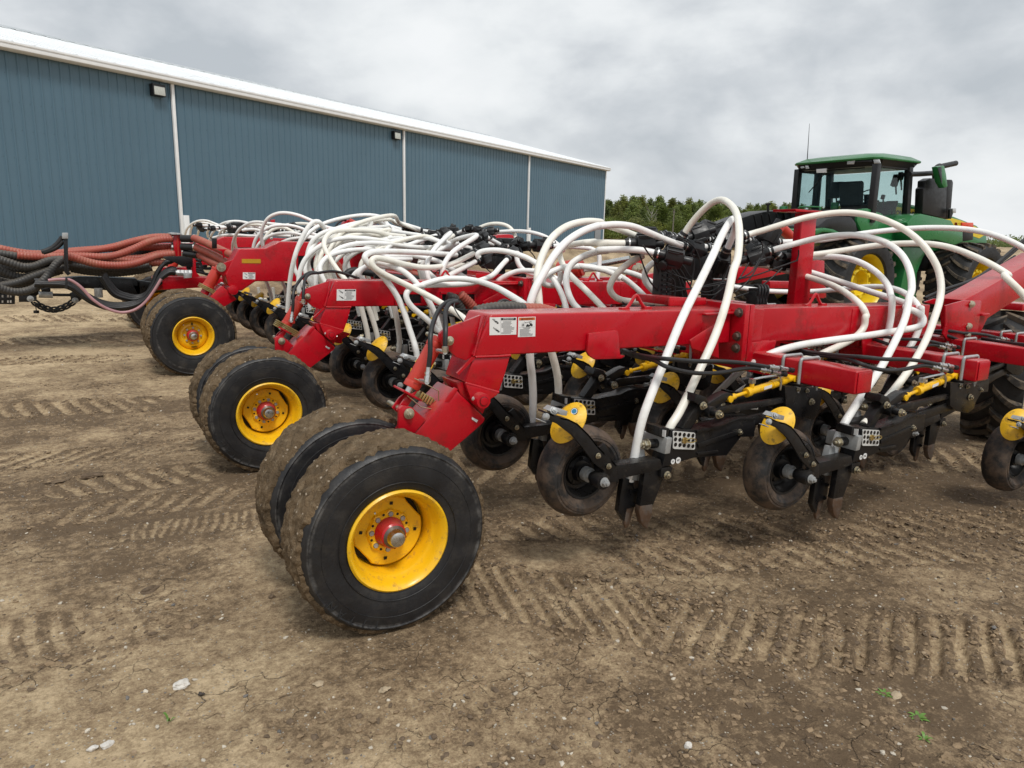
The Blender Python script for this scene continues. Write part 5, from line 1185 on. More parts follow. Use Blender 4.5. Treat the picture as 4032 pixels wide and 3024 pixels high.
hose([('T', [(640, 1320, 3.72), (500, 1318, 3.75), (250, 1312, 3.82), (0, 1315, 3.92)]), ('K', [(2100, 205, 4.0), (2000, 213, 4.1), (1900, 232, 4.3), (1830, 262, 4.5), (1820, 320, 4.55), (1850, 400, 4.5), (1900, 470, 4.35), (2000, 565, 4.15), (2100, 665, 4.0), (2175, 745, 3.9), (2210, 800, 3.88)])], 's', mt='hose_cream')
hose([('T', [(1060, 1470, 3.55), (950, 1445, 3.58), (800, 1420, 3.62), (600, 1408, 3.68), (400, 1408, 3.74), (200, 1418, 3.8)]), ('K', [(2200, 275, 3.84), (2100, 287, 3.9), (2000, 322, 3.95), (1920, 372, 3.97), (1880, 435, 3.97), (1868, 525, 3.95), (1890, 625, 3.92), (1930, 700, 3.9), (1972, 745, 3.88), (2000, 820, 3.88)])], 's')
hose([('G', [(570, 262, 3.75), (500, 295, 3.76), (420, 345, 3.78), (330, 422, 3.8), (272, 500, 3.82), (248, 575, 3.84), (278, 640, 3.85), (350, 688, 3.85), (470, 706, 3.84), (600, 712, 3.82), (740, 722, 3.8), (850, 736, 3.78), (920, 740, 3.75)])], mt='hose_cream')
hose([('G', [(745, 300, 4.0), (690, 320, 4.0), (630, 362, 4.02), (590, 425, 4.05), (588, 500, 4.06), (625, 560, 4.06), (690, 620, 4.05), (760, 668, 4.03), (830, 720, 4.0)])])
hose([('G', [(-60, 362, 4.4), (0, 366, 4.4), (100, 378, 4.4), (240, 418, 4.38), (380, 480, 4.34), (480, 555, 4.3), (560, 630, 4.26), (640, 712, 4.22)])])
hose([('G', [(0, 395, 4.6), (140, 386, 4.55), (330, 402, 4.5), (500, 445, 4.45), (620, 498, 4.4), (710, 550, 4.35), (790, 620, 4.3)])])
# second wing: hoses that drop behind or pass before the middle rail
hose([('K', [(1010, 310, 5.6), (900, 303, 5.5), (700, 290, 5.3), (500, 282, 5.1), (360, 284, 4.98), (296, 300, 4.92), (274, 330, 4.9), (300, 378, 4.9), (360, 425, 4.9), (430, 495, 4.9), (492, 575, 4.9), (545, 665, 4.9), (590, 775, 4.88), (625, 885, 4.86), (655, 975, 4.84), (675, 1040, 4.82), (688, 1110, 4.82), (690, 1190, 4.82)])], 's')
hose([('K', [(1145, 292, 5.5), (1050, 342, 5.4), (960, 382, 5.3), (850, 405, 5.2), (720, 408, 5.1), (580, 382, 5.0), (450, 348, 4.93), (370, 334, 4.9), (330, 352, 4.88), (345, 405, 4.87), (430, 462, 4.87), (560, 525, 4.86), (700, 592, 4.82), (850, 672, 4.7), (960, 742, 4.5), (1060, 812, 4.2), (1120, 880, 4.05)])], 's', mt='hose_cream')
hose([('K', [(300, 380, 5.05), (380, 366, 5.02), (480, 394, 5.0), (580, 440, 4.97), (660, 508, 4.94), (735, 600, 4.92), (795, 700, 4.9), (840, 795, 4.9), (866, 890, 4.9), (880, 960, 4.9)])])
hose([('K', [(1405, 342, 5.3), (1350, 400, 5.2), (1290, 468, 5.1), (1210, 505, 5.02), (1100, 535, 4.96), (950, 545, 4.92), (800, 546, 4.9), (690, 556, 4.88), (622, 588, 4.86), (602, 640, 4.85), (640, 712, 4.84), (720, 782, 4.83), (800, 850, 4.82), (850, 910, 4.82)])], 's')
hose([('K', [(1160, 358, 5.5), (1060, 410, 5.4), (960, 462, 5.25), (880, 508, 5.1), (800, 530, 4.98), (740, 540, 4.92)])], 's')
hose([('K', [(700, 560, 4.9), (780, 530, 4.88), (880, 503, 4.86), (1000, 496, 4.82), (1150, 512, 4.7), (1300, 560, 4.4), (1430, 632, 4.0), (1540, 705, 3.6), (1600, 760, 3.4)])])
hose([('K', [(1480, 282, 5.3), (1480, 352, 5.28), (1520, 420, 5.25), (1600, 460, 5.2), (1700, 470, 5.15), (1800, 500, 5.1), (1880, 560, 5.0)])])
hose([('K', [(1180, 330, 5.0), (1168, 305, 5.0), (1205, 282, 4.98), (1300, 272, 4.9), (1420, 287, 4.8), (1550, 330, 4.68), (1650, 388, 4.58), (1710, 440, 4.5), (1765, 500, 4.45), (1812, 575, 4.4), (1850, 665, 4.36), (1872, 750, 4.33), (1880, 820, 4.3)])])
hose([('K', [(1300, 560, 5.2), (1328, 518, 5.2), (1400, 470, 5.15), (1480, 440, 5.1), (1560, 434, 5.0), (1660, 440, 4.9)])])
hose([('K', [(1820, 440, 4.5), (1822, 500, 4.5), (1790, 545, 4.5), (1720, 548, 4.48), (1684, 525, 4.46), (1700, 480, 4.45), (1760, 440, 4.44), (1860, 405, 4.42), (1990, 400, 4.4), (2120, 420, 4.35), (2212, 445, 4.3), (2300, 500, 4.25)])])
hose([('K', [(1740, 238, 5.6), (1850, 242, 5.6), (1980, 248, 5.6), (2070, 262, 5.55), (2125, 305, 5.5), (2132, 375, 5.48), (2120, 460, 5.46), (2110, 540, 5.45)])], 's')
hose([('K', [(1160, 104, 7.6), (1250, 68, 7.5), (1340, 62, 7.4), (1415, 86, 7.3), (1458, 140, 7.2), (1478, 210, 7.1), (1485, 290, 7.0)])], mt='hose_cream')
hose([('K', [(1228, 146, 7.4), (1350, 126, 7.3), (1500, 121, 7.1), (1620, 136, 6.9), (1720, 172, 6.8), (1800, 222, 6.7), (1850, 280, 6.6)])], 's')
hose([('K', [(1205, 150, 7.5), (1260, 168, 7.5), (1300, 198, 7.4), (1320, 250, 7.3)])], mt='hose_cream')
hose([('K', [(1115, 178, 7.2), (1150, 200, 7.1), (1185, 222, 7.0), (1220, 250, 6.9)])])
hose([('K', [(610, 308, 5.9), (730, 328, 5.85), (850, 358, 5.8), (950, 415, 5.75), (1040, 470, 5.7), (1110, 515, 5.65)])])
hose([('K', [(712, 360, 6.0), (738, 408, 6.0), (790, 460, 5.95), (840, 505, 5.9), (900, 560, 5.9)])])
hose([('K', [(1030, 240, 6.6), (1150, 236, 6.5), (1260, 222, 6.5), (1340, 205, 6.5)])])
hose([('K', [(900, 470, 6.0), (930, 430, 6.0), (1000, 400, 6.0), (1080, 375, 5.95), (1090, 350, 5.9)])], mt='hose_cream')
# third section, standing up before and behind the centre rail
hose([('S1', [(1250, 1130, 7.0), (1262, 950, 6.95), (1282, 750, 6.9), (1325, 540, 6.85), (1385, 370, 6.85), (1460, 225, 6.85), (1530, 152, 6.85), (1590, 148, 6.85), (1635, 195, 6.9), (1672, 250, 7.0)])])
hose([('S1', lerpY([(1405, 1060), (1390, 960), (1372, 850), (1380, 710), (1430, 575), (1510, 480), (1610, 408), (1730, 350), (1900, 322), (2080, 328)], 6.5, 6.4)), ('K', [(350, 188, 6.4), (480, 206, 6.4), (640, 240, 6.5), (720, 262, 6.5)])])
hose([('S1', lerpY([(1530, 890), (1490, 720), (1462, 570), (1486, 430), (1545, 330), (1650, 262), (1800, 222), (2000, 214)], 6.8, 6.7)), ('K', [(350, 108, 6.8), (500, 124, 6.9), (650, 146, 7.0), (735, 157, 7.0)])], 'e')
hose([('S1', lerpY([(1960, 880), (1900, 800), (1840, 730), (1760, 620), (1690, 505), (1650, 420), (1655, 340), (1710, 272), (1820, 240), (2000, 238)], 6.0, 6.5)), ('K', [(350, 122, 6.6), (470, 150, 6.7), (590, 162, 6.8)])], mt='hose_cream')
hose([('S1', lerpY([(1565, 920), (1560, 760), (1590, 645), (1650, 562), (1750, 475), (1860, 418), (2000, 386), (2150, 378)], 6.3, 6.3)), ('K', [(362, 216, 6.3), (500, 226, 6.3), (650, 246, 6.3), (820, 252, 6.3), (1005, 256, 6.3)])], 'e')
hose([('S1', lerpY([(1700, 880), (1660, 810), (1618, 725), (1602, 650), (1640, 570), (1720, 510), (1850, 472), (2000, 452), (2150, 446)], 6.1, 6.3)), ('K', [(362, 262, 6.4), (480, 250, 6.5), (600, 236, 6.6), (680, 210, 6.7), (760, 180, 6.8), (848, 154, 6.9)])], 'e')
hose([('S1', lerpY([(1735, 850), (1700, 700), (1680, 580), (1702, 480), (1790, 385), (1890, 312), (2010, 292), (2100, 300)], 6.6, 6.6)), ('K', [(340, 150, 6.7), (430, 168, 6.7)])], mt='hose_cream')
hose([('S1', lerpY([(1480, 900), (1560, 795), (1690, 660), (1800, 545), (1900, 462), (2000, 380), (2090, 288), (2150, 205), (2158, 150), (2128, 140), (2095, 180), (2060, 230)], 7.0, 7.0))])
hose([('S1', lerpY([(1945, 880), (1955, 770), (2010, 692), (2100, 642), (2212, 618)], 5.8, 5.7)), ('K', [(420, 330, 5.7), (520, 322, 5.75), (640, 318, 5.8)])])
hose([('S1', lerpY([(2140, 860), (2080, 790), (2035, 735), (2040, 690), (2095, 640), (2180, 600)], 5.75, 5.7)), ('K', [(420, 400, 5.7), (540, 410, 5.8), (640, 412, 5.9)])])
hose([('S1', lerpY([(2180, 650), (2108, 572), (2092, 515), (2140, 482), (2212, 478)], 5.6, 5.6)), ('K', [(460, 345, 5.7), (640, 340, 5.8)])])
hose([('S1', lerpY([(868, 470), (900, 345), (960, 262), (1040, 212), (1150, 185), (1300, 192), (1420, 228), (1560, 292), (1680, 322)], 9.9, 9.5))], 'e')
hose([('S1', lerpY([(995, 470), (968, 340), (970, 240), (1002, 158), (1060, 92), (1150, 55), (1250, 52), (1370, 78), (1480, 122), (1600, 175), (1720, 218), (1850, 232)], 9.6, 9.0))])
hose([('S1', lerpY([(900, 470), (940, 390), (1010, 332), (1070, 296), (1160, 275), (1300, 270), (1450, 300), (1560, 322), (1660, 342)], 10, 9.6))])
hose([('S1', lerpY([(975, 430), (1000, 330), (1058, 255), (1130, 216), (1210, 210), (1300, 252), (1360, 300)], 10, 9.8))], mt='hose_cream')
hose([('S1', lerpY([(650, 480), (655, 380), (690, 282), (760, 202), (850, 156), (950, 150), (1060, 168), (1200, 182), (1380, 228), (1500, 285)], 12.0, 10.6))], 'e')
hose([('S1', lerpY([(708, 490), (682, 390), (682, 312), (722, 232), (800, 188), (920, 178), (1020, 200), (1120, 240)], 12.2, 11.4))], mt='hose_cream')
hose([('S1', lerpY([(398, 360), (428, 275), (500, 192), (590, 150), (700, 140), (820, 160), (930, 200)], 14, 13))])
hose([('S1', lerpY([(488, 370), (510, 275), (562, 222), (660, 205), (790, 216), (900, 262), (980, 300)], 14, 13.2))])
hose([('S1', lerpY([(128, 320), (150, 232), (205, 170), (285, 137), (370, 136), (450, 164), (560, 212), (640, 240)], 15.5, 14.4))])
hose([('S1', lerpY([(190, 330), (196, 235), (232, 172), (305, 154), (400, 172), (520, 205), (600, 250)], 15.8, 14.6))])
hose([('S1', lerpY([(265, 330), (290, 225), (345, 170), (430, 160), (520, 190)], 16, 15))], mt='hose_cream')
hose([('S1', lerpY([(560, 350), (560, 250), (592, 172), (660, 142), (780, 152), (880, 190)], 13.6, 13))])
hose([('S1', lerpY([(385, 310), (376, 262), (402, 225), (460, 222), (540, 262), (640, 300), (760, 320)], 14.6, 13.8))])
hose([('S1', lerpY([(1190, 370), (1290, 334), (1440, 320), (1580, 332), (1700, 352)], 9.8, 9.4))])
hose([('S1', lerpY([(1240, 182), (1400, 166), (1600, 192), (1790, 232), (1980, 224)], 10.4, 9.6))], mt='hose_cream')
hose([('S1', lerpY([(440, 322), (560, 292), (700, 290), (830, 300), (960, 300)], 13.2, 12.6))])
hose([('S1', lerpY([(1010, 260), (1120, 290), (1230, 300), (1330, 308)], 10.2, 10.0))], 'e')
hose([('S1', lerpY([(760, 240), (880, 230), (1000, 260), (1080, 330)], 11.4, 11))])
hose([('S1', lerpY([(560, 200), (700, 196), (820, 225), (900, 290)], 13.4, 13))])
# lower ends seen under the rails
for reg, pts, Y in (('D', [(1362, 660), (1370, 700), (1385, 760), (1405, 850), (1412, 920)], 5.75), ('D', [(1400, 640), (1415, 690), (1440, 760), (1468, 860), (1476, 930)], 5.75), ('D', [(1575, 640), (1585, 690), (1600, 780), (1615, 900), (1605, 990)], 5.5), ('S1', [(1005, 770), (1040, 850), (1070, 950), (1085, 1040)], 9.2), ('S1', [(1175, 770), (1215, 850), (1238, 950), (1246, 1040)], 9.2), ('S1', [(930, 860), (945, 950), (950, 1000)], 10.4), ('S1', [(1090, 860), (1100, 950), (1105, 1000)], 10.4)):
    hose([(reg, [(x, y, Y) for x, y in pts])], mt='hose_cream')

# more loops between the far heads and their openers
_r = random.Random(21)
for (hx, hy, hY, n_, xe0, xe1, dy) in ((1400, 235, 6.05, 6, 2.2, 2.9, .9), (950, 140, 7.5, 9, 1.9, 2.8, 1.0), (820, 210, 6.9, 6, 2.0, 2.6, .7)):
    c = atY('K', hx, hy, hY)
    for k in range(n_):
        e = V((_r.uniform(xe0, xe1), hY + _r.uniform(-dy, dy * .8), .80)); up = _r.uniform(.02, .16); s_ = c + V((-.42, _r.uniform(-.2, .2), _r.uniform(-.06, .05)))
        m_ = s_.lerp(e, .45); f_ = s_.lerp(e, .82); bow = _r.uniform(-.25, .25); pts = [s_, s_ + V((-.25, bow * .3, up * .5)), V((m_.x, m_.y + bow, s_.z + up)), V((f_.x - .12, f_.y + bow * .5, s_.z + up * .3 - .05)), V((e.x - .14, e.y + bow * .2, 1.28)), V((e.x - .06, e.y, 1.05)), e]
        mb = MB(); mb.tube(smooth_path(pts, 7, 3), .0205, 10); mb.build('seed_hose', M['hose' if k % 3 else 'hose_cream'], drill, org=SB, sm=60)
# ---- corrugated supply hoses of the drill
def corr(pts, r, mt, name, parent, org, per=14, pitch=.022, amp=.10):
    sp = smooth_path(pts, 8, 3); L = sum((sp[i + 1] - sp[i]).length for i in range(len(sp) - 1)); n = max(8, int(L / pitch * 4)); out = []; acc = 0; i = 0
    cum = [0]
    for k in range(len(sp) - 1): cum.append(cum[-1] + (sp[k + 1] - sp[k]).length)
    for k in range(n + 1):
        s_ = L * k / n
        while i < len(sp) - 2 and cum[i + 1] < s_: i += 1
        f = (s_ - cum[i]) / max(1e-9, cum[i + 1] - cum[i]); out.append(sp[i].lerp(sp[i + 1], f))
    mb = MB(); mb.tube(out, lambda t, j: r * (1 + amp * (.0, .8, 1.0, .3)[j % 4] - amp * .5), per); return mb.build(name, M[mt], parent, org=org, sm=80)
for reg, pts, r, mt, Y in (('K', [(1030, 625), (1065, 655), (1115, 705), (1180, 790)], .038, 'redhose', 4.97), ('K', [(930, 640), (985, 655), (1010, 690), (1050, 760)], .036, 'greyhose', 4.98), ('K', [(1150, 770), (1250, 744), (1400, 730), (1540, 742)], .034, 'greyhose', 3.22), ('K', [(1530, 742), (1610, 744), (1680, 748), (1760, 770)], .034, 'redhose', 3.22),
                       ('S1', [(1640, 560), (1670, 660), (1720, 760), (1790, 860)], .04, 'redhose', 7.6), ('S1', [(1740, 560), (1790, 620), (1850, 700), (1900, 790)], .04, 'redhose', 7.6), ('S1', [(1690, 600), (1740, 700), (1780, 790), (1830, 860)], .04, 'redhose', 7.5), ('K', [(0, 380), (40, 420), (70, 470), (95, 560)], .038, 'redhose', 7.4), ('K', [(640, 465), (720, 478), (800, 500), (880, 540)], .04, 'redhose', 6.6), ('K', [(640, 490), (760, 520), (840, 545)], .036, 'greyhose', 6.5)):
    corr([atY(reg, x, y, Y) for x, y in pts], r, mt, 'supply_hose', drill, SB)
# black air pipes lying across the wing
for pts, Y in (([(110, 500), (140, 450), (190, 432), (240, 440), (330, 455), (420, 470)], 6.2), ([(350, 470), (470, 480), (600, 500), (700, 530)], 6.1), ([(130, 540), (220, 530), (340, 535)], 6.0), ([(1320, 720), (1340, 685), (1380, 672), (1420, 690), (1440, 720)], 3.6), ([(1420, 690), (1460, 690), (1490, 720)], 3.6)):
    mb = MB(); mb.tube(smooth_path([atY('K', x, y, Y) for x, y in pts], 6), .03 if Y > 5 else .012, 12); mb.build('air_pipe', M['rubhose'], drill, org=SB, sm=60)

# ---- openings in the middle rail
mb = MB(); mm = MB()
for (x0, y0, x1, y1) in ((527, 622, 716, 692), (886, 622, 1136, 714)):
    Y = YF + 2.275 - .001; mb.prism(poly('K', [(x0, y0), (x1, y0), (x1, y1), (x0, y1)], Y), Yv * -.003)
    for a, b in (((x0 - 14, y0 - 10), (x1 + 14, y0 - 10)), ((x0 - 14, y1 + 8), (x1 + 14, y1 + 8)), ((x0 - 10, y0), (x0 - 10, y1)), ((x1 + 10, y0), (x1 + 10, y1))): mb.bar(*poly('K', [a, b], Y - .008), .016, .018, m=1)
mb.build('hose_opening', [M['black'], M['red']], rail2, org=SB, bev=.002)

# ---- distributor tower of the near wing
def plate(name, reg, pts, Y, th, mt, bev=.004, parent=None):
    mb = MB(); mb.prism(poly(reg, pts, Y), Yv * th); return mb.build(name, M[mt], parent or drill, bev=bev, org=SB)
plate('distributor_box', 'S3', [(640, 250), (1190, 270), (1176, 560), (700, 560)], 3.75, .30, 'plastic')
plate('tower_post', 'S3', [(990, 540), (1150, 540), (1122, 850), (980, 850)], 3.78, .12, 'black'); plate('tower_post', 'S3', [(590, 400), (700, 400), (690, 860), (628, 860)], 3.82, .12, 'black')
rk = plate('wiring_rack', 'S3', [(424, 308), (492, 312), (482, 806), (398, 800)], 3.58, .07, 'plastic')
mb = MB()
for k in range(9): q = atY('S3', 496 - 2 * k, 350 + 52 * k, 3.60); mb.box(q, (.035, .05, .022)); mb.box(q + V((-.05, -.028, .0)), (.03, .012, .012))
mb.build('rack_socket', M['plastic'], rk, org=SB, bev=.002)
plate('tower_foot', 'S3', [(760, 782), (1105, 800), (1070, 880), (760, 872)], 3.06, .5, 'red')
mb = MB()
for (x, y) in ((985, 405), (985, 550)): mb.tube([atY('S3', x, y, 3.70), atY('S3', x + 210, y + 5, 3.70)], .008, 8)
mb.build('clamp_rod', M['steel'], drill, org=SB)
# ring of short stubs on top of the box
for (x0, y0, x1, y1, Y) in ((500, 80, 640, 110, 4.0), (770, 90, 900, 110, 4.0), (870, 115, 990, 120, 4.0), (760, 180, 1000, 215, 3.85), (850, 215, 1000, 190, 3.9), (620, 150, 760, 180, 3.8), (450, 60, 560, 110, 4.1), (1020, 140, 1180, 170, 3.9), (1230, 120, 1400, 130, 3.9)):
    a = atY('S3', x0, y0, Y); b = atY('S3', x1, y1, Y); mb = MB(); mb.cyl(a, b, .022, n=14)
    for t in (.0, .3, .62, .92): mb.cyl(a.lerp(b, t), a.lerp(b, t + .14), .031, n=14, m=1); mb.cyl(a.lerp(b, t + .05), a.lerp(b, t + .08), .0335, n=14, m=2)
    mb.build('hose_stub', [M['hose'], M['plastic'], M['steel']], drill, org=SB)
for i, (x, y, Y) in enumerate(((420, 90, 3.9), (540, 130, 3.9), (690, 110, 4.0), (1060, 60, 4.0), (1460, 100, 3.9), (1380, 320, 3.7), (1700, 300, 3.65), (560, 260, 3.6), (1400, 210, 3.75), (1540, 210, 3.7), (300, 180, 3.8), (820, 150, 3.95), (930, 90, 4.05))):
    a = i * 1.9; coupler(atY('S3', x, y, Y), V((cos(a), .4 * sin(a * 2), .5 * sin(a))), seed=200 + i)
# wiring
cables = [([(190, 285), (240, 430), (300, 570), (390, 680)], 3.6), ([(225, 180), (330, 330), (480, 460), (640, 530), (760, 570)], 3.55), ([(350, 350), (390, 470), (410, 600)], 3.6), ([(600, 90), (720, 150), (800, 230), (840, 340), (850, 430)], 3.6), ([(740, 270), (780, 360), (775, 480), (740, 640)], 3.6),
          ([(500, 520), (560, 560), (575, 640), (560, 850)], 3.55), ([(490, 330), (560, 420), (640, 540), (700, 700), (720, 820)], 3.6), ([(520, 330), (620, 430), (700, 560), (760, 660)], 3.62), ([(560, 330), (660, 400), (720, 500), (790, 560)], 3.64), ([(490, 600), (600, 640), (760, 660)], 3.6), ([(490, 690), (600, 680), (760, 650), (1000, 600), (1150, 570)], 3.6),
          ([(830, 680), (930, 690), (1040, 640), (1120, 520), (1180, 340)], 3.6), ([(830, 715), (1000, 720), (1100, 640)], 3.6), ([(860, 640), (1000, 620), (1150, 590)], 3.58), ([(950, 790), (1040, 700), (1090, 560), (1100, 430), (1085, 300)], 3.62), ([(1500, 320), (1420, 460), (1330, 520), (1270, 540)], 3.5), ([(1520, 140), (1530, 260), (1500, 350), (1380, 560), (1230, 690)], 3.5), ([(1380, 370), (1310, 490), (1260, 560)], 3.55), ([(1910, 345), (1700, 420), (1480, 500), (1270, 550)], 3.5), ([(1740, 430), (1600, 560), (1420, 680), (1220, 750)], 3.48), ([(1920, 230), (1920, 290), (1900, 350)], 3.5),
          ([(500, 420), (560, 470), (620, 560), (650, 700), (680, 830)], 3.6), ([(500, 360), (600, 480), (680, 620), (700, 760)], 3.63), ([(0, 800), (60, 830), (200, 845), (400, 850), (600, 830)], 3.3), ([(0, 840), (150, 850), (350, 835)], 3.3), ([(1210, 800), (1300, 820), (1380, 810)], 3.5)]
for pts, Y in cables:
    mb = MB(); mb.tube(smooth_path([atY('S3', x, y, Y) for x, y in pts], 6), .0052, 7); mb.build('sensor_cable', M['rubhose'], drill, org=SB, sm=60)
# plug cluster on the rail
mb = MB(); c = atY('S3', 1462, 760, 3.45)
mb.box(c, (.10, .09, .10)); mb.box(c + V((0, 0, .055)), (.085, .08, .03))
for k in range(4): mb.tube(smooth_path([c + V((-.04 + .025 * k, -.045, -.03)), c + V((-.045 + .028 * k, -.06, .04)), c + V((-.04 + .028 * k, -.05, .085)), c + V((-.03 + .03 * k, 0, .09))], 5), .009, 8)
for k in range(4): mb.cyl(c + V((-.045 + .027 * k, -.05, -.06)), c + V((-.045 + .027 * k, -.05, .02)), .011, n=8)
mb.tube(smooth_path([c + V((.05, 0, .05)), c + V((.09, 0, .04)), c + V((.09, 0, -.05)), c + V((.04, .0, -.09)), c + V((.14, -.02, -.10))], 5), .008, 8)
mb.build('plug_cluster', M['plastic'], drill, org=SB, bev=.003)
# ---- distributor heads of the other wings: box, post, ring of couplers
def head(reg, x, y, Y, n, post, seed, W=.5):
    c = atY(reg, x, y, Y); rd_ = random.Random(seed)
    mb = MB(); mb.cyl(c + V((0, 0, -.10)), c + V((0, 0, .02)), .16, n=10); mb.cyl(c + V((0, 0, .02)), c + V((0, 0, .07)), .10, n=10); mb.box(c + V((0, 0, -.16)), (.4, .3, .12)); mb.build('distributor_box', M['plastic'], drill, bev=.01, org=SB)
    mb = MB(); mb.box(c + V((-.08, 0, -.22 - post / 2)), (.08, .1, post)); mb.box(c + V((.14, 0, -.22 - post / 2)), (.1, .12, post)); mb.build('tower_post', M['black'], drill, bev=.005, org=SB)
    for k in range(n):
        a = 2 * pi * k / n + rd_.uniform(-.15, .15); d = V((cos(a), sin(a), rd_.uniform(-.25, .3))); r_ = W * rd_.uniform(.55, 1.0); p_ = c + V((d.x * r_, d.y * r_ * .7, rd_.uniform(-.05, .07)))
        coupler(p_, d, seed=seed + k, k_=.74)
        mb = MB(); mb.cyl(c + V((d.x * .12, d.y * .12, 0)), p_ - d * .1, .021, n=12); e0 = p_ - d * .1
        for t in (.3, .75): q = c.lerp(e0, t); mb.cyl(q, q + (e0 - c).normalized() * .03, .031, n=12, m=1)
        mb.build('hose_stub', [M['hose'], M['plastic']], drill, org=SB)
        if k % 3 == 0: mb = MB(); mb.tube(smooth_path([p_ - d * .1, p_ + V((0, -.05, -.15)), c + V((-.1 + .1 * (k % 2), -.18, -.3 - .1 * rd_.random())), c + V((.02, -.15, -.55))], 6), .0055, 6); mb.build('sensor_cable', M['rubhose'], drill, org=SB, sm=60)
head('K', 1400, 235, 6.05, 12, .45, 300, .55)
head('K', 950, 140, 7.5, 12, .55, 400, .62)
head('S1', 1480, 255, 10.3, 9, .5, 500, .6)
head('S1', 700, 205, 13.2, 10, .5, 600, .8)
head('K', 820, 210, 6.9, 7, .4, 700, .5)

# ---- frame parts standing among the hoses
plate('fold_post', 'F', [(812, 1175), (905, 1172), (955, 600), (868, 600)], 3.55, .07, 'red', .008)
plate('post_cap', 'F', [(822, 575), (990, 588), (985, 600), (826, 592)], 3.50, .2, 'red', .003)
plate('fold_arm', 'F', [(470, 935), (640, 880), (790, 965), (560, 1010), (470, 1030)], 5.2, .08, 'red', .01)
plate('fold_arm', 'F', [(900, 880), (1000, 890), (1000, 1120), (900, 1115)], 4.6, .08, 'red', .01)
plate('fold_arm', 'F', [(648, 725), (700, 690), (752, 700), (716, 765), (650, 765)], 7.0, .06, 'red', .008)
mb = MB(); mb.cyl(atY('F', 735, 690, 6.9), atY('F', 815, 765, 6.9), .07, n=20); mb.build('fold_cylinder', M['redcyl'], drill, org=SB, bev=.004)
plate('fold_bracket', 'F', [(668, 1015), (940, 1020), (1010, 1050), (1010, 1115), (880, 1118), (870, 1060), (668, 1060)], 5.6, .12, 'red', .01)
plate('fold_plate', 'S2', [(1640, 470), (1755, 450), (1700, 640), (1690, 910), (1555, 905), (1585, 720), (1600, 560)], 5.3, .05, 'red', .01)
mb = MB(); mb.bolt(atY('S2', 1690, 580, 5.29), V((-.9, -.5, 0)), .045, .05); mb.build('fold_pin', M['zinc'], drill, org=SB, bev=.002)
plate('fold_plate', 'S2', [(1730, 660), (1870, 620), (1930, 700), (1880, 870), (1720, 905)], 5.0, .06, 'red', .01)
a, b, c_ = atY('S2', 830, 600, 6.6), atY('S2', 1065, 568, 6.4), atY('S2', 1605, 465, 6.0); mb = MB(); mb.cyl(a, b, .10, n=28); mb.cyl(b, b + (b - a).normalized() * .03, .085, n=28); fc = mb.build('fold_cylinder', M['redcyl'], drill, org=SB, bev=.006)
mb = MB(); mb.cyl(b, c_, .032, n=18); mb.build('piston_rod', M['steel'], fc, org=SB)
plate('cross_beam', 'S2', [(1055, 680), (1395, 665), (1390, 770), (1060, 780)], 6.3, .18, 'red', .01)
plate('cross_beam', 'S2', [(1400, 715), (1960, 735), (1960, 790), (1400, 780)], 6.6, .16, 'red', .01)
plate('cross_beam', 'S2', [(1400, 800), (1990, 870), (1980, 960), (1400, 900)], 5.6, .16, 'red', .01)
plate('fold_mount', 'S2', [(122, 245), (165, 205), (290, 198), (385, 220), (388, 270), (130, 285)], 9.0, .3, 'red', .02)
plate('centre_tower', 'S1', [(1070, 128), (1115, 122), (1112, 170), (1072, 170)], 14.0, .12, 'red', .004)
plate('fold_arm', 'S1', [(1835, 205), (1880, 130), (1920, 125), (1905, 165), (1880, 205)], 9.6, .1, 'red', .01)
mb = MB(); mb.cyl(atY('S1', 1915, 150, 9.6), atY('S1', 1998, 190, 9.6), .055, n=20); mb.build('fold_cylinder', M['redcyl'], drill, org=SB, bev=.004)
mb = MB(); mb.tube(smooth_path([atY('S1', 1770, 210, 9.6), atY('S1', 1800, 160, 9.6), atY('S1', 1850, 130, 9.6), atY('S1', 1890, 128, 9.6)], 5), .014, 8); mb.build('hydraulic_hose', M['rubhose'], drill, org=SB, sm=60)
plate('fold_mount', 'S1', [(2160, 190), (2240, 180), (2290, 210), (2280, 300), (2160, 280)], 8.4, .2, 'red', .015)
plate('cross_beam', 'S1', [(2020, 285), (2330, 270), (2500, 300), (2500, 380), (2040, 370)], 8.3, .3, 'red', .015)
plate('cross_beam', 'K', [(900, 480), (1120, 470), (1230, 500), (1220, 540), (900, 560)], 6.4, .3, 'red', .015)
# black hoses over the neck at right
for pts in ([(945, 350), (1050, 305), (1170, 265), (1260, 215), (1350, 140), (1440, 60)], [(955, 358), (1080, 310), (1200, 262), (1300, 190), (1400, 110), (1470, 40)], [(940, 370), (1060, 325), (1190, 280), (1290, 215), (1400, 140)]):
    mb = MB(); mb.tube(smooth_path([atY('C', x, y, 3.3) for x, y in pts], 6), .014, 8); mb.build('hydraulic_hose', M['rubhose'], drill, org=SB, sm=60)
for pts in ([(1300, 680), (1350, 720), (1400, 745), (1470, 765)], [(1295, 690), (1350, 735), (1400, 760), (1470, 790)]):
    mb = MB(); mb.tube(smooth_path([atY('C', x, y, 2.9) for x, y in pts], 6), .014, 8); mb.build('hydraulic_hose', M['rubhose'], drill, org=SB, sm=60)

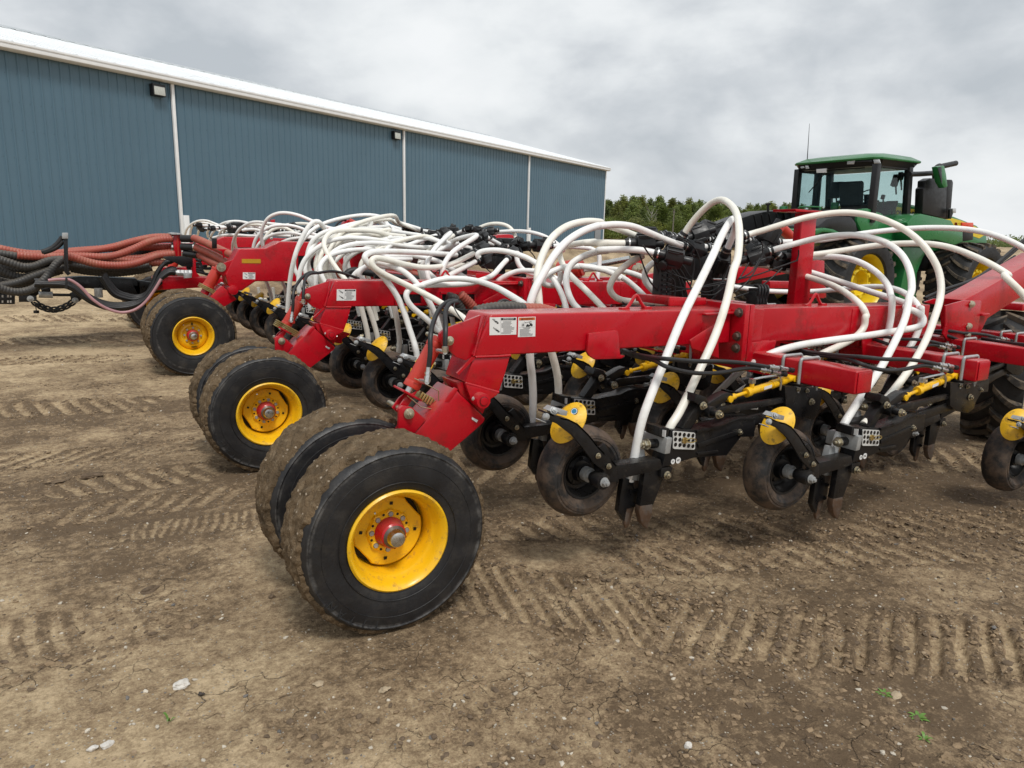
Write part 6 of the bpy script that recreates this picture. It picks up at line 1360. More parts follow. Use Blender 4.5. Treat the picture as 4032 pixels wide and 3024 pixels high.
# ---- lugged front wheel of the wing at the right edge
def lug_wheel(c, R, w, rr, n, name, parent, mts, yaw=0, org=None, lug_h=.045, full=True, lug_w=.055):
    hw = w / 2; o = V(c)
    prof = [(rr, -hw * .85), (rr + .03, -hw * .97), (R * .74, -hw * 1.04), (R * .88, -hw * 1.0), (R - lug_h - .02, -hw * .88), (R - lug_h, -hw * .6), (R - lug_h + .004, 0)]; prof = prof + [(r, -q) for r, q in prof[-2::-1]]
    mb = MB(); mb.lathe(prof, (0, 0, 0), 64, 'Y')
    for s_ in (-1, 1):
        for k in range(n):
            a0 = 2 * pi * (k + (.5 if s_ > 0 else 0)) / n; vs = []; m_ = 7
            for i in range(m_ + 1):
                t = i / m_; yy = s_ * (-.02 * w + hw * 1.03 * t); aa = a0 + .30 * (1 - (1 - t) ** 1.6) * 1.0; rb = (R - lug_h - .015) if t < .8 else R - lug_h - .015 - (t - .8) * .35
                rt = R - .012 * t * t if t < .9 else R - .035; wd = lug_w / R * (.75 + .35 * t)
                for (r, q) in ((rb, -wd * .75), (rt, -wd * .5), (rt, wd * .5), (rb, wd * .75)): vs.append(V((r * cos(aa + q), yy, r * sin(aa + q))))
            fs = [(i * 4 + j, i * 4 + j + 1, i * 4 + j + 5, i * 4 + j + 4) for i in range(m_) for j in range(3)] + [(0, 1, 2, 3), (m_ * 4 + 3, m_ * 4 + 2, m_ * 4 + 1, m_ * 4)]
            mb.add(vs, fs, m=1 if len(mts[0]) > 1 else 0)
    t = mb.build(name, mts[0], parent, sm=40); t.location = o - (org if org is not None else V((0, 0, 0))); t.rotation_euler = (0, .13, yaw)
    mb = MB(); f0 = -hw * .86
    mb.lathe([(rr + .012, f0 + .03), (rr + .022, f0), (rr + .012, f0 - .012), (rr - .01, f0 + .01), (rr - .03, f0 + .05), (rr - .05, f0 + .09), (rr - .055, hw * .2), (rr - .12, hw * .34), (.25 * rr + .06, hw * .30), (.05, hw * .30)], (0, 0, 0), 56, 'Y'); mb.build('rim', mts[1], t)
    return t
M['lugmud'] = mat('mud_stained_lug', (.030, .027, .024), .8, var=.4, vscale=8, dirt=(.15, .115, .078), dirt_amt=.45, dscale=7, bump=.002, bscale=60)
fw_c = V((6.93, 3.2, .47))
lug_wheel(fw_c, .57, .42, .32, 17, 'front_caster_wheel', drill, ([M['rubber'], M['lugmud']], M['yellow']), yaw=radians(24), org=SB)
mb = MB(); mb.box((6.95, 3.5, .75), (.12, .08, .7)); mb.box((6.95, 3.3, 1.08), (.2, .5, .06)); mb.build('caster_fork', M['red'], drill, bev=.008, org=SB)
# ------------------------------------------------------------------ tractor
TB = V((14.45, 10.9, -.24))
tractor = empty('tractor', TB); tag(tractor, 'green articulated tractor with yellow wheels hitched ahead of the red drill', 'tractor')
M['green'] = mat('green_paint', (.022, .18, .052), .30, var=.08, vscale=2, dust=(.10, .15, .09), dust_amt=.35, coat=.3, rvar=.06)
M['tyellow'] = mat('tractor_yellow', (.80, .58, .02), .38, var=.06, vscale=6, dirt=(.35, .25, .05), dirt_amt=.1, dscale=6)
M['cabblack'] = mat('cab_trim', (.010, .010, .011), .4, var=.15)
M['seat'] = mat('seat_cloth', (.045, .045, .047), .8, var=.15)
M['lamp'] = mat('lamp_glass', (.55, .56, .56), .2, .3, var=.2, vscale=40)
M['redlamp'] = mat('red_orange_lamp', (.75, .07, .02), .25, var=.06)
def glassmat():
    m = bpy.data.materials.new('cab_glass'); m.use_nodes = True; nt = m.node_tree; N = nt.nodes; Lk = nt.links
    for n in list(N): N.remove(n)
    out = N.new('ShaderNodeOutputMaterial'); tr = N.new('ShaderNodeBsdfTransparent'); tr.inputs[0].default_value = (.80, .875, .87, 1)
    gl = N.new('ShaderNodeBsdfGlossy'); gl.inputs['Roughness'].default_value = .02; lw = N.new('ShaderNodeLayerWeight'); lw.inputs[0].default_value = .3; pw = N.new('ShaderNodeMath'); pw.operation = 'POWER'; Lk.new(lw.outputs['Facing'], pw.inputs[0]); pw.inputs[1].default_value = 3.0
    fr = N.new('ShaderNodeMath'); fr.operation = 'MULTIPLY_ADD'; Lk.new(pw.outputs[0], fr.inputs[0]); fr.inputs[1].default_value = .5; fr.inputs[2].default_value = .03; mx = N.new('ShaderNodeMixShader')
    Lk.new(fr.outputs[0], mx.inputs[0]); Lk.new(tr.outputs[0], mx.inputs[1]); Lk.new(gl.outputs[0], mx.inputs[2]); Lk.new(mx.outputs[0], out.inputs[0]); return m
M['glass'] = glassmat()
XR, YR, YL, XF = 15.0, 9.92, 11.92, 16.18
def pX(pts, X, reg='S5'): return [atX(reg, x, y, X) for x, y in pts]
def pY(pts, Y, reg='S5'): return [atY(reg, x, y, Y) for x, y in pts]
def tplate(name, P_, off, mt, bev=.01, parent=None):
    mb = MB(); mb.prism(P_, V(off)); return mb.build(name, M[mt], parent or tractor, bev=bev, org=TB)
# roof: loft of four rings
def ring(x0, x1, y0, y1, z, cut): return [V((x0 + cut, y0, z)), V((x1 - cut, y0, z)), V((x1, y0 + cut, z)), V((x1, y1 - cut, z)), V((x1 - cut, y1, z)), V((x0 + cut, y1, z)), V((x0, y1 - cut, z)), V((x0, y0 + cut, z))]
def loft(rings, mt, name, parent=None, bev=0):
    n = len(rings[0]); vs = [p_ for r_ in rings for p_ in r_]; fs = [(i * n + k, i * n + (k + 1) % n, (i + 1) * n + (k + 1) % n, (i + 1) * n + k) for i in range(len(rings) - 1) for k in range(n)] + [list(range(n - 1, -1, -1)), [(len(rings) - 1) * n + k for k in range(n)]]
    mb = MB(); mb.add(vs, fs); return mb.build(name, M[mt], parent or tractor, bev=bev, org=TB)
loft([ring(14.98, 16.36, 9.88, 11.96, 3.20, .12), ring(14.90, 16.44, 9.82, 12.02, 3.33, .12)], 'cabblack', 'roof_underside')
roof_t = loft([ring(14.86, 16.52, 9.80, 12.04, 3.325, .13), ring(14.84, 16.54, 9.79, 12.05, 3.37, .14), ring(14.98, 16.40, 9.92, 11.92, 3.455, .2), ring(15.2, 16.2, 10.1, 11.75, 3.50, .25)], 'green', 'roof', bev=.02)
# frame of the cab
def post(name, a, b, w=.09, h=.09): mb = MB(); mb.bar(a, b, w, h, up=(0, 1, 0)); return mb.build(name, M['cabblack'], tractor, bev=.015, org=TB)
for (x0, y0, x1, y1) in ((XR, YR, XR - .02, YR), (XR, YL, XR - .02, YL), (XF + .12, YR, XF - .02, YR), (XF + .12, YL, XF - .02, YL), (15.75, YL, 15.72, YL)):
    post('cab_pillar', V((x0, y0, 2.0)), V((x1, y1, 3.24)), .14, .13)
for a, b in (((XR, YR, 3.21), (XR, YL, 3.21)), ((XR, YR, 3.21), (XF, YR, 3.21)), ((XR, YL, 3.21), (XF, YL, 3.21)), ((XF, YR, 3.21), (XF, YL, 3.21)), ((XR, YR, 2.34), (XR, YL, 2.34)), ((XF + .1, YR, 2.1), (XF + .1, YL, 2.1))): post('cab_rail', V(a), V(b), .09, .08)
mb = MB(); mb.box(((XR + XF) / 2 + .05, 10.92, 1.82), (1.22, 1.94, .5)); mb.build('cab_floor', M['cabblack'], tractor, bev=.03, org=TB)
tplate('cab_side', pY([(660, 650), (745, 640), (880, 690), (960, 760), (1040, 800), (1000, 945), (700, 870), (650, 760)], YR - .02), (0, .06, 0), 'green', .01)
tplate('cab_back', [V((XR - .02, YR, 1.9)), V((XR - .02, YL, 1.9)), V((XR - .02, YL, 2.31)), V((XR - .02, YR, 2.31))], (.05, 0, 0), 'cabblack', .01)
for nm, P_, off in (('rear_window', [V((XR + .0, YR + .07, 2.37)), V((XR, YL - .07, 2.37)), V((XR - .0, YL - .07, 3.17)), V((XR - .0, YR + .07, 3.17))], (.006, 0, 0)), ('side_window', [V((XR + .09, YR, 2.2)), V((XF, YR, 2.1)), V((XF - .05, YR, 3.17)), V((XR + .06, YR, 3.17))], (0, .006, 0)),
                    ('side_window', [V((XR + .09, YL, 2.2)), V((XF, YL, 2.1)), V((XF - .05, YL, 3.17)), V((XR + .06, YL, 3.17))], (0, .006, 0)), ('windscreen', [V((XF + .11, YR + .08, 2.1)), V((XF + .11, YL - .08, 2.1)), V((XF - .0, YL - .08, 3.17)), V((XF, YR + .08, 3.17))], (.006, 0, 0))):
    tplate(nm, P_, off, 'glass', 0)
# inside
mb = MB(); mb.prism([V((15.60, 10.62, 2.40)), V((15.72, 10.62, 2.40)), V((15.66, 10.62, 2.92)), V((15.58, 10.62, 2.96)), V((15.50, 10.62, 2.9))], V((0, .55, 0))); mb.box((15.92, 10.9, 2.36), (.55, .55, .16)); mb.box((15.9, 10.52, 2.5), (.4, .1, .08)); mb.box((15.9, 11.28, 2.5), (.4, .1, .08)); mb.build('driver_seat', M['seat'], tractor, bev=.05, org=TB, seg=3)
mb = MB(); c = V((15.98, 10.75, 2.66)); mb.lathe([(.19 + .014 * cos(a), .014 * sin(a)) for a in [2 * pi * k / 8 for k in range(8)]], (0, 0, 0), 28, 'Z', closed=True); R3 = Matrix.Rotation(-.7, 3, 'Y'); mb.xform(lambda p_: c + R3 @ p_)
mb.bar(c, V((16.1, 10.75, 2.2)), .09, .08); mb.bar(c + V((0, -.18, 0)), c + V((0, .18, 0)), .03, .02); mb.build('steering_column', M['cabblack'], tractor, org=TB)
for (x, y, z, sx, sy, sz) in ((16.2, 10.25, 2.42, .05, .26, .2), (16.0, 10.35, 2.6, .05, .08, .1), (16.0, 10.1, 2.95, .1, .12, .26), (16.1, 10.05, 3.05, .1, .1, .16), (16.0, 11.6, 2.8, .06, .3, .4)):
    mb = MB(); mb.box((x, y, z), (sx, sy, sz), Matrix.Rotation(.3, 3, 'Y')); mb.bar((x, y, z), (x + .1, y, z - .3), .03, .03); mb.build('cab_monitor', M['cabblack'], tractor, bev=.01, org=TB)
for pts in ([(560, 195), (635, 190), (620, 228), (556, 230)], [(800, 186), (858, 183), (868, 220), (812, 222)], [(165, 244), (195, 241), (204, 270), (172, 273)], [(122, 252), (155, 248), (160, 264), (126, 268)]):
    tplate('work_light', pX(pts, 14.895), (.02, 0, 0), 'lamp', .004, roof_t)
tplate('light_bar', pX([(640, 200), (790, 188), (794, 206), (640, 210)], 14.895), (.02, 0, 0), 'cabblack', .003, roof_t)
tplate('rear_sign', pX([(270, 275), (365, 268), (364, 308), (272, 310)], 14.93), (.03, 0, 0), 'decal', .004)
tplate('corner_light', pY([(1195, 185), (1228, 200), (1205, 240), (1180, 240)], 9.84), (0, .1, 0), 'lamp', .005, roof_t)
mb = MB(); mb.tube(smooth_path(pX([(200, 492), (270, 410), (345, 322), (420, 318)], 14.98), 5), .012, 6); mb.tube(smooth_path(pX([(100, 318), (180, 300), (300, 290), (720, 262)], 14.95), 5), .012, 6); mb.build('rear_wiper', M['cabblack'], tractor, org=TB, sm=60)
mb = MB(); a = atX('S5', 185, 205, 15.1); b = atX('S5', 207, -150, 15.1); mb.cyl(a, b, .011, .004, 8); mb.cyl(a - V((0, 0, .06)), a + V((0, 0, .05)), .03, n=10); mb.build('antenna', M['cabblack'], tractor, org=TB)
mb = MB(); q = atX('S5', 383, 195, 15.4); mb.cyl(q - V((0, 0, .06)), q + V((0, 0, .02)), .08, n=14); q2 = atX('S5', 505, 165, 15.3); mb.cyl(q2 - V((0, 0, .1)), q2, .012, n=6); mb.build('receiver', M['green'], roof_t, org=TB)
# bonnet
mb = MB(); yr, yl = 10.32, 11.48
def hood(y, k): return [V((16.5, y, 1.4)), V((20.5, y, 1.4)), V((20.75, y, 1.6)), V((20.65, y, 1.88 - k)), V((20.1, y, 2.12 - k)), V((19.3, y, 2.26 - k)), V((17.5, y, 2.48 - k)), V((16.5, y, 2.53 - k))]
mb.prism(hood(yr, .06), V((0, yl - yr, 0))); mb.prism(hood(yr + .16, .0), V((0, yl - yr - .32, 0))); mb.build('bonnet', M['green'], tractor, bev=.03, org=TB)
mb = MB(); mb.prism([V((16.5, yr - .001, 2.08)), V((19.3, yr - .001, 1.90)), V((20.3, yr - .001, 1.74)), V((20.5, yr - .001, 1.82)), V((20.1, yr - .001, 2.02)), V((19.3, yr - .001, 2.17)), V((17.5, yr - .001, 2.36)), V((16.5, yr - .001, 2.40))], V((0, -.006, 0))); stripe = mb.build('bonnet_stripe', M['tyellow'], tractor, org=TB)
text_mesh('JOHN DEERE', .19, V((17.00, yr - .010, 2.235)), V((1, 0, -.03)), V((0, 0, 1)), M['decalink'], 'stripe_lettering', stripe, .001, bold=.006, org=TB)
# stack housing, stack, mirror
Y0 = 9.72
box = tplate('stack_housing', pY([(1262, 690), (1272, 455), (1290, 440), (1294, 382), (1340, 358), (1498, 372), (1482, 738)], Y0), (0, .20, 0), 'cabblack', .03)
tplate('stack_guard', pY([(1482, 738), (1497, 372), (1540, 372), (1552, 395), (1524, 742)], Y0 + .04), (0, .30, 0), 'plastic', .03)
mb = MB(); mb.tube(smooth_path(pY([(1392, 400), (1388, 330), (1392, 280), (1420, 255), (1480, 240), (1572, 220)], Y0 + .2), 5), lambda t, i: .085 if t < .62 else .062, 16); mb.build('exhaust_stack', M['plastic'], tractor, org=TB, sm=60)
mb = MB(); mb.tube(smooth_path(pY([(1140, 322), (1250, 320), (1400, 308)], 9.74), 4), .055, 12); mb.build('mirror_arm', M['cabblack'], tractor, org=TB)
mir = tplate('mirror', pY([(1400, 250), (1468, 240), (1486, 320), (1500, 440), (1466, 452), (1432, 390)], 9.45), (0, .14, 0), 'green', .03)
tplate('mirror_glass', pY([(1405, 262), (1440, 250), (1448, 420), (1436, 380)], 9.44), (-.03, -.012, 0), 'cabblack', .004, mir)
# wings, tanks, steps
fr = tplate('front_fender', pY([(1120, 775), (1175, 705), (1250, 690), (1530, 752), (1560, 800), (1640, 812), (1640, 955), (1560, 985), (1390, 935), (1150, 945)], 9.55), (0, .75, 0), 'green', .03)
q = atY('S5', 1603, 797, 9.535); text_mesh('9R', .16, q, V((1, 0, -.03)), V((0, 0, 1)), M['tyellow'], 'model_lettering', fr, .002, bold=.004, org=TB)
tplate('turn_light', pY([(1632, 772), (1738, 774), (1738, 822), (1632, 812)], 9.5), (0, .18, 0), 'redlamp', .012); tplate('side_lamp', pY([(1545, 642), (1578, 640), (1576, 684), (1548, 686)], 9.6), (0, .1, 0), 'lamp', .01); tplate('lamp_bracket', pY([(1520, 650), (1545, 650), (1548, 690), (1530, 740), (1515, 735)], 9.62), (0, .05, 0), 'cabblack', .005)
tplate('front_grille', pY([(1636, 840), (1740, 830), (1735, 935), (1640, 950)], 9.7), (0, .6, 0), 'cabblack', .02)
tplate('side_tank', pY([(1080, 1000), (1330, 1005), (1270, 1100), (1212, 1250), (1200, 1500), (1030, 1520), (1100, 1200)], 9.9), (0, .6, 0), 'green', .04)
tplate('step_plate', pY([(975, 942), (1340, 938), (1340, 956), (975, 958)], 9.6), (0, .35, 0), 'green', .01); mb = MB(); mb.bar(atY('S5', 1350, 935, 9.6), atY('S5', 1455, 880, 9.6), .05, .03); mb.bar(atY('S5', 1450, 935, 9.6), atY('S5', 1555, 875, 9.6), .03, .03); mb.build('step_rail', M['green'], tractor, org=TB)
tplate('rear_tank', pY([(285, 805), (370, 740), (500, 715), (600, 722), (645, 780), (655, 862), (480, 864), (400, 826), (280, 838)], 9.75), (0, .75, 0), 'plastic', .05)
tplate('rear_fender', pY([(270, 842), (350, 822), (430, 835), (505, 872), (620, 880), (700, 860), (1000, 940), (980, 960), (700, 900), (520, 905), (420, 868), (330, 862), (268, 890)], 9.62), (0, .9, 0), 'green', .02)
tplate('rear_tank', pY([(300, 720), (420, 660), (500, 628), (560, 608), (650, 588), (832, 580), (880, 640), (870, 730), (560, 740)], 12.3, 'F'), (0, .6, 0), 'plastic', .05)
mb = MB()
for k in range(6): mb.bar(atY('F', 570 + 45 * k, 612 - 4 * k, 12.29), atY('F', 590 + 45 * k, 700 - 2 * k, 12.29), .03, .03)
mb.build('tank_rib', M['plastic'], tractor, org=TB, bev=.008)
tplate('rear_fender', pY([(300, 745), (330, 715), (390, 695), (500, 688), (520, 745)], 12.2, 'F'), (0, .9, 0), 'green', .02)
mb = MB(); mb.cyl(atY('F', 655, 592, 12.2), atY('F', 655, 545, 12.2), .03, n=10); mb.cyl(atY('F', 655, 552, 12.2), atY('F', 655, 540, 12.2), .06, n=10); mb.build('breather', M['cabblack'], tractor, org=TB)
mb = MB(); q = atY('F', 748, 580, 12.2); mb.cyl(q - V((0, 0, .08)), q + V((0, 0, .08)), .1, n=14); q = atY('F', 1060, 568, 11.2); mb.cyl(q - V((0, 0, .1)), q + V((0, 0, .12)), .09, n=14); mb.build('filler_cap', M['green'], tractor, org=TB, bev=.01)
mb = MB(); mb.tube(smooth_path(pX([(105, 640), (125, 628), (290, 628), (308, 642), (300, 690)], 14.8), 4), .02, 8); mb.build('grab_rail', M['green'], tractor, org=TB)
mb = MB(); mb.box((14.6, 10.9, 1.0), (3.0, .9, .7)); mb.box((18.6, 10.9, 1.2), (4.6, .9, .6)); mb.box((12.9, 10.9, .55), (1.4, .25, .15)); mb.build('chassis', M['cabblack'], tractor, bev=.03, org=TB)
# tyres
def twheel(x, y, rim_out, name):
    z = float(base_h(np.array([x]), np.array([y]))[0]) + .965
    t = lug_wheel(V((x, y, z)), .985, .98, .60, 22, name, tractor, ([M['rubber'], M['lugmud']], M['tyellow']), yaw=0 if rim_out else pi, org=TB, lug_h=.05, lug_w=.075)
    mb = MB(); f = -.36
    mb.lathe([(.33, .20), (.31, f + .22), (.30, f + .10), (.27, f + .08), (.25, f + .10), (.245, f + .3), (.0, f + .3)], (0, 0, 0), 40, 'Y')
    for k in range(10): a = 2 * pi * k / 10; mb.box((.31 * cos(a), f + .12, .31 * sin(a)), (.06, .10, .09), Matrix.Rotation(-a, 3, 'Y'))
    mb.build('hub', M['tyellow'], t, bev=.008); return t
twheel(14.45, 9.90, True, 'rear_wheel'); twheel(14.45, 11.9, False, 'rear_wheel'); twheel(19.0, 9.85, True, 'front_wheel'); twheel(19.0, 11.95, False, 'front_wheel')
tw = [o for o in tractor.children if o.name.startswith('rear_wheel')][0]
for i, ch in enumerate('TRAC LSW'):
    if ch == ' ': continue
    a = radians(100 - 9 * i); r_ = .79; rad = V((cos(a), 0, sin(a))); text_mesh(ch, .10, rad * r_ + V((0, -.503, 0)), V((sin(a), 0, -cos(a))), rad, M['rubber'], 'raised_letter', tw, .006)
# ------------------------------------------------------------------ drawbar of the trailing seed cart, with its supply hoses
CB = atZ('E', 300, 1000, 0.1); CBo = V((CB.x, 10.9, 0))
cart = empty('cart_drawbar', CBo); tag(cart, 'black cart drawbar behind the drill under red and grey corrugated hoses', 'drawbar')
YC = 10.9
def E_(pts, Y=YC): return [atY('E', x, y, Y) for x, y in pts]
for pts, mt, Y0, Y1 in (
    ([(-60, 380), (0, 395), (130, 422), (260, 440), (400, 440), (550, 432), (700, 422), (870, 402), (1010, 375), (1150, 335), (1300, 302), (1400, 293), (1500, 295)], 'redhose', 10.8, 10.9),
    ([(150, 452), (260, 462), (400, 466), (560, 462), (740, 462), (900, 468), (1030, 448), (1160, 400), (1290, 340), (1400, 315), (1500, 312)], 'redhose', 10.6, 10.75),
    ([(560, 455), (650, 475), (740, 505), (860, 532), (1000, 542), (1150, 530), (1280, 490), (1390, 455), (1520, 442)], 'redhose', 10.4, 10.6),
    ([(600, 420), (780, 405), (960, 394), (1150, 388), (1340, 382), (1510, 384)], 'redhose', 11.0, 11.0), ([(700, 452), (860, 470), (1020, 492), (1200, 508), (1380, 520), (1460, 520)], 'redhose', 10.9, 10.9), ([(1000, 470), (1120, 480), (1250, 475), (1380, 440), (1500, 430)], 'redhose', 10.95, 10.95),
    ([(-60, 425), (0, 438), (110, 456), (240, 486), (380, 502), (540, 520), (700, 545), (880, 562), (1080, 562), (1300, 545)], 'greyhose', 10.7, 10.7),
    ([(-60, 470), (0, 492), (100, 525), (200, 553), (300, 548), (410, 505), (500, 490), (560, 490)], 'greyhose', 10.5, 10.6),
    ([(-60, 720), (0, 742), (120, 774), (230, 765), (325, 725), (395, 655), (450, 585), (500, 520), (555, 490), (620, 500)], 'greyhose', 10.2, 10.5),
    ([(-60, 745), (0, 722), (150, 690), (280, 640), (390, 600), (480, 570), (600, 560)], 'greyhose', 10.5, 10.6),
    ([(-60, 570), (0, 588), (100, 625), (210, 645), (340, 610), (460, 572), (560, 560)], 'greyhose', 10.6, 10.7),
    ([(-60, 480), (60, 500), (180, 530), (300, 520), (420, 540)], 'greyhose', 10.95, 10.9), ([(-60, 620), (80, 660), (220, 680), (360, 640), (480, 600)], 'greyhose', 10.9, 10.9),
    ([(560, 540), (700, 580), (860, 605), (1020, 610), (1200, 590), (1320, 560)], 'greyhose', 10.9, 10.9), ([(600, 500), (760, 520), (900, 500), (1050, 480), (1150, 460), (1250, 420), (1370, 410)], 'greyhose', 11.1, 11.1), ([(620, 570), (800, 600), (1000, 585), (1200, 560), (1400, 500)], 'greyhose', 11.0, 11.0), ([(1100, 500), (1220, 470), (1330, 425), (1420, 412)], 'greyhose', 11.1, 11.1),
    ([(-60, 545), (60, 560), (180, 575), (300, 575), (420, 545), (540, 530)], 'greyhose', 10.8, 10.8), ([(-60, 660), (60, 690), (180, 700), (300, 670), (420, 620), (540, 585)], 'greyhose', 10.75, 10.8), ([(-60, 445), (80, 470), (200, 512), (330, 530), (450, 520), (560, 510)], 'greyhose', 10.85, 10.8), ([(560, 520), (720, 560), (900, 585), (1080, 588), (1260, 565)], 'greyhose', 10.8, 10.8)):
    n = len(pts) - 1
    corr([atY('E', x, y, Y0 + (Y1 - Y0) * i / n) for i, (x, y) in enumerate(pts)], .046, mt, 'supply_hose', cart, CBo, per=14, pitch=.034, amp=.12)
def cplate(name, pts, th, mt='black', Y=YC, bev=.006, parent=None): mb = MB(); mb.prism(E_(pts, Y), Yv * th); return mb.build(name, M[mt], parent or cart, bev=bev, org=CBo)
cplate('hose_post', [(552, 300), (590, 300), (597, 595), (620, 612), (590, 632), (560, 600)], .07, Y=10.15); cplate('post_cap', [(540, 258), (594, 258), (594, 310), (540, 310)], .09, 'galv', 10.13)
for pts in ([(545, 292), (510, 340), (460, 385), (410, 410), (360, 424)], [(550, 330), (500, 380), (440, 410), (375, 430)]):
    mb = MB(); mb.tube(smooth_path(E_(pts, 10.2), 6), .028, 10); mb.build('rubber_strap', M['rubhose'], cart, org=CBo, sm=60)
cplate('drawbar_beam', [(330, 690), (560, 650), (690, 642), (1180, 655), (1226, 690), (1222, 790), (1180, 832), (1100, 782), (780, 742), (330, 745)], .25)
cplate('drawbar_tongue', [(1130, 660), (1330, 690), (1400, 640), (1420, 700), (1330, 760), (1200, 800)], .12)
cplate('hitch_frame', [(-60, 690), (340, 690), (340, 790), (250, 860), (165, 862), (160, 800), (-60, 790)], .3)
mb = MB(); mb.prism(E_([(-60, 790), (130, 790), (130, 880), (-60, 880)], 10.6), Yv * .02)
sl = mb.build('slotted_plate', M['black'], cart, bev=.004, org=CBo)
mb = MB()
for x in (15, 62, 86):
    for y in (800, 846): mb = MB(); mb.prism(E_([(x, y), (x + 14, y), (x + 14, y + 20), (x, y + 20)], 10.595), Yv * -.003); mb.build('slot', M['chalk'], sl, org=CBo)

cplate('hitch_jaw', [(165, 790), (318, 815), (318, 850), (250, 862), (170, 858)], .1, Y=10.5); cplate('hitch_jaw', [(605, 790), (640, 770), (700, 765), (752, 800), (690, 858), (625, 862)], .1, Y=10.5)
for x, y in ((265, 832), (655, 846)):
    mb = MB(); q = atY('E', x, y, 10.49); mb.cyl(q, q - Yv * .012, .036, n=24); mb.bolt(q - Yv * .012, -Yv, .018); mb.build('pin_nut', M['galv'], cart, org=CBo, bev=.002)
mb = MB(); mb.cyl(atY('E', 338, 795, 10.5), atY('E', 460, 798, 10.5), .04, n=18); tk = mb.build('turnbuckle', M['galv'], cart, org=CBo); mb = MB(); mb.cyl(atY('E', 460, 798, 10.5), atY('E', 612, 800, 10.5), .018, n=12); mb.build('threaded_rod', M['black'], tk, org=CBo)
mb = MB(); mb.tube(smooth_path(E_([(360, 760), (420, 745), (420, 770), (360, 785)], 10.5), 4), .02, 8); mb.build('lever', M['black'], cart, org=CBo, sm=60)
mb = MB(); mb.cyl(atY('E', 308, 860, 10.5), atY('E', 316, 940, 10.5), .006, n=6); mb.cyl(atY('E', 316, 935, 10.5), atY('E', 317, 958, 10.5), .03, n=12); mb.build('hanging_pin', M['black'], cart, org=CBo)
# chain
ch = empty('safety_chain', (0, 0, 0)); ch.parent = cart
path = smooth_path(E_([(300, 862), (340, 890), (395, 916), (460, 928), (530, 916), (590, 890), (640, 858)], 10.5), 10)
L = [0]
for i in range(len(path) - 1): L.append(L[-1] + (path[i + 1] - path[i]).length)
n = 13
for k in range(n):
    s_ = L[-1] * (k + .5) / n; i = max(j for j in range(len(L)) if L[j] <= s_); c = path[i]; d = (path[min(i + 1, len(path) - 1)] - path[max(0, i - 1)]).normalized(); side = Yv if k % 2 else d.cross(Yv).normalized()
    a, b = .052, .030; loop = [c + d * (a * cos(t)) * (1 if abs(cos(t)) > .5 else 1.25) + side * (b * sin(t)) for t in [2 * pi * j / 14 for j in range(15)]]
    mb = MB(); mb.tube(loop, .0115, 8, caps=False); mb.build('chain_link', M['black'], ch, org=CBo, sm=60)
# service hoses
mb = MB(); mb.tube(smooth_path(E_([(420, 672), (500, 664), (590, 664), (650, 690), (720, 745), (800, 832), (900, 902), (1000, 942), (1085, 952), (1180, 926), (1260, 868), (1330, 780), (1405, 660)], 10.1), 6), .018, 10); mb.build('pink_hose', M['pinkhose'], cart, org=CBo, sm=60)
for k, off in enumerate(((0, 0), (6, -14), (-4, 14), (10, -26), (0, -36))):
    mb = MB(); mb.tube(smooth_path([atY('E', x + off[0], y + off[1], 10.2 + .05 * k) for x, y in [(300, 705), (440, 705), (560, 712), (640, 742), (760, 830), (880, 888), (1000, 912), (1140, 900), (1250, 850), (1330, 752), (1400, 655), (1480, 600), (1530, 605)]], 6), .022, 8); mb.build('oil_hose', M['rubhose'], cart, org=CBo, sm=60)
for k, off in enumerate(((0, 0), (12, -16), (22, -30), (-14, 8))):
    mb = MB(); mb.tube(smooth_path([atY('E', x + off[0], y + off[1], 10.4 + .05 * k) for x, y in [(890, 640), (945, 728), (1000, 792), (1080, 824), (1180, 840), (1275, 795), (1340, 690), (1375, 600), (1430, 530), (1510, 505)]], 6), .022, 8); mb.build('oil_hose', M['rubhose'], cart, org=CBo, sm=60)
mb = MB(); mb.cyl(atY('E', 855, 740, 10.8), atY('E', 860, 820, 10.8), .05, n=14); mb.cyl(atY('E', 880, 745, 10.7), atY('E', 880, 800, 10.7), .012, n=8); mb.build('hitch_pin', M['galv'], cart, org=CBo)
cplate('hose_clamp', [(568, 650), (588, 650), (588, 745), (568, 745)], .06, 'rubhose', 10.05)

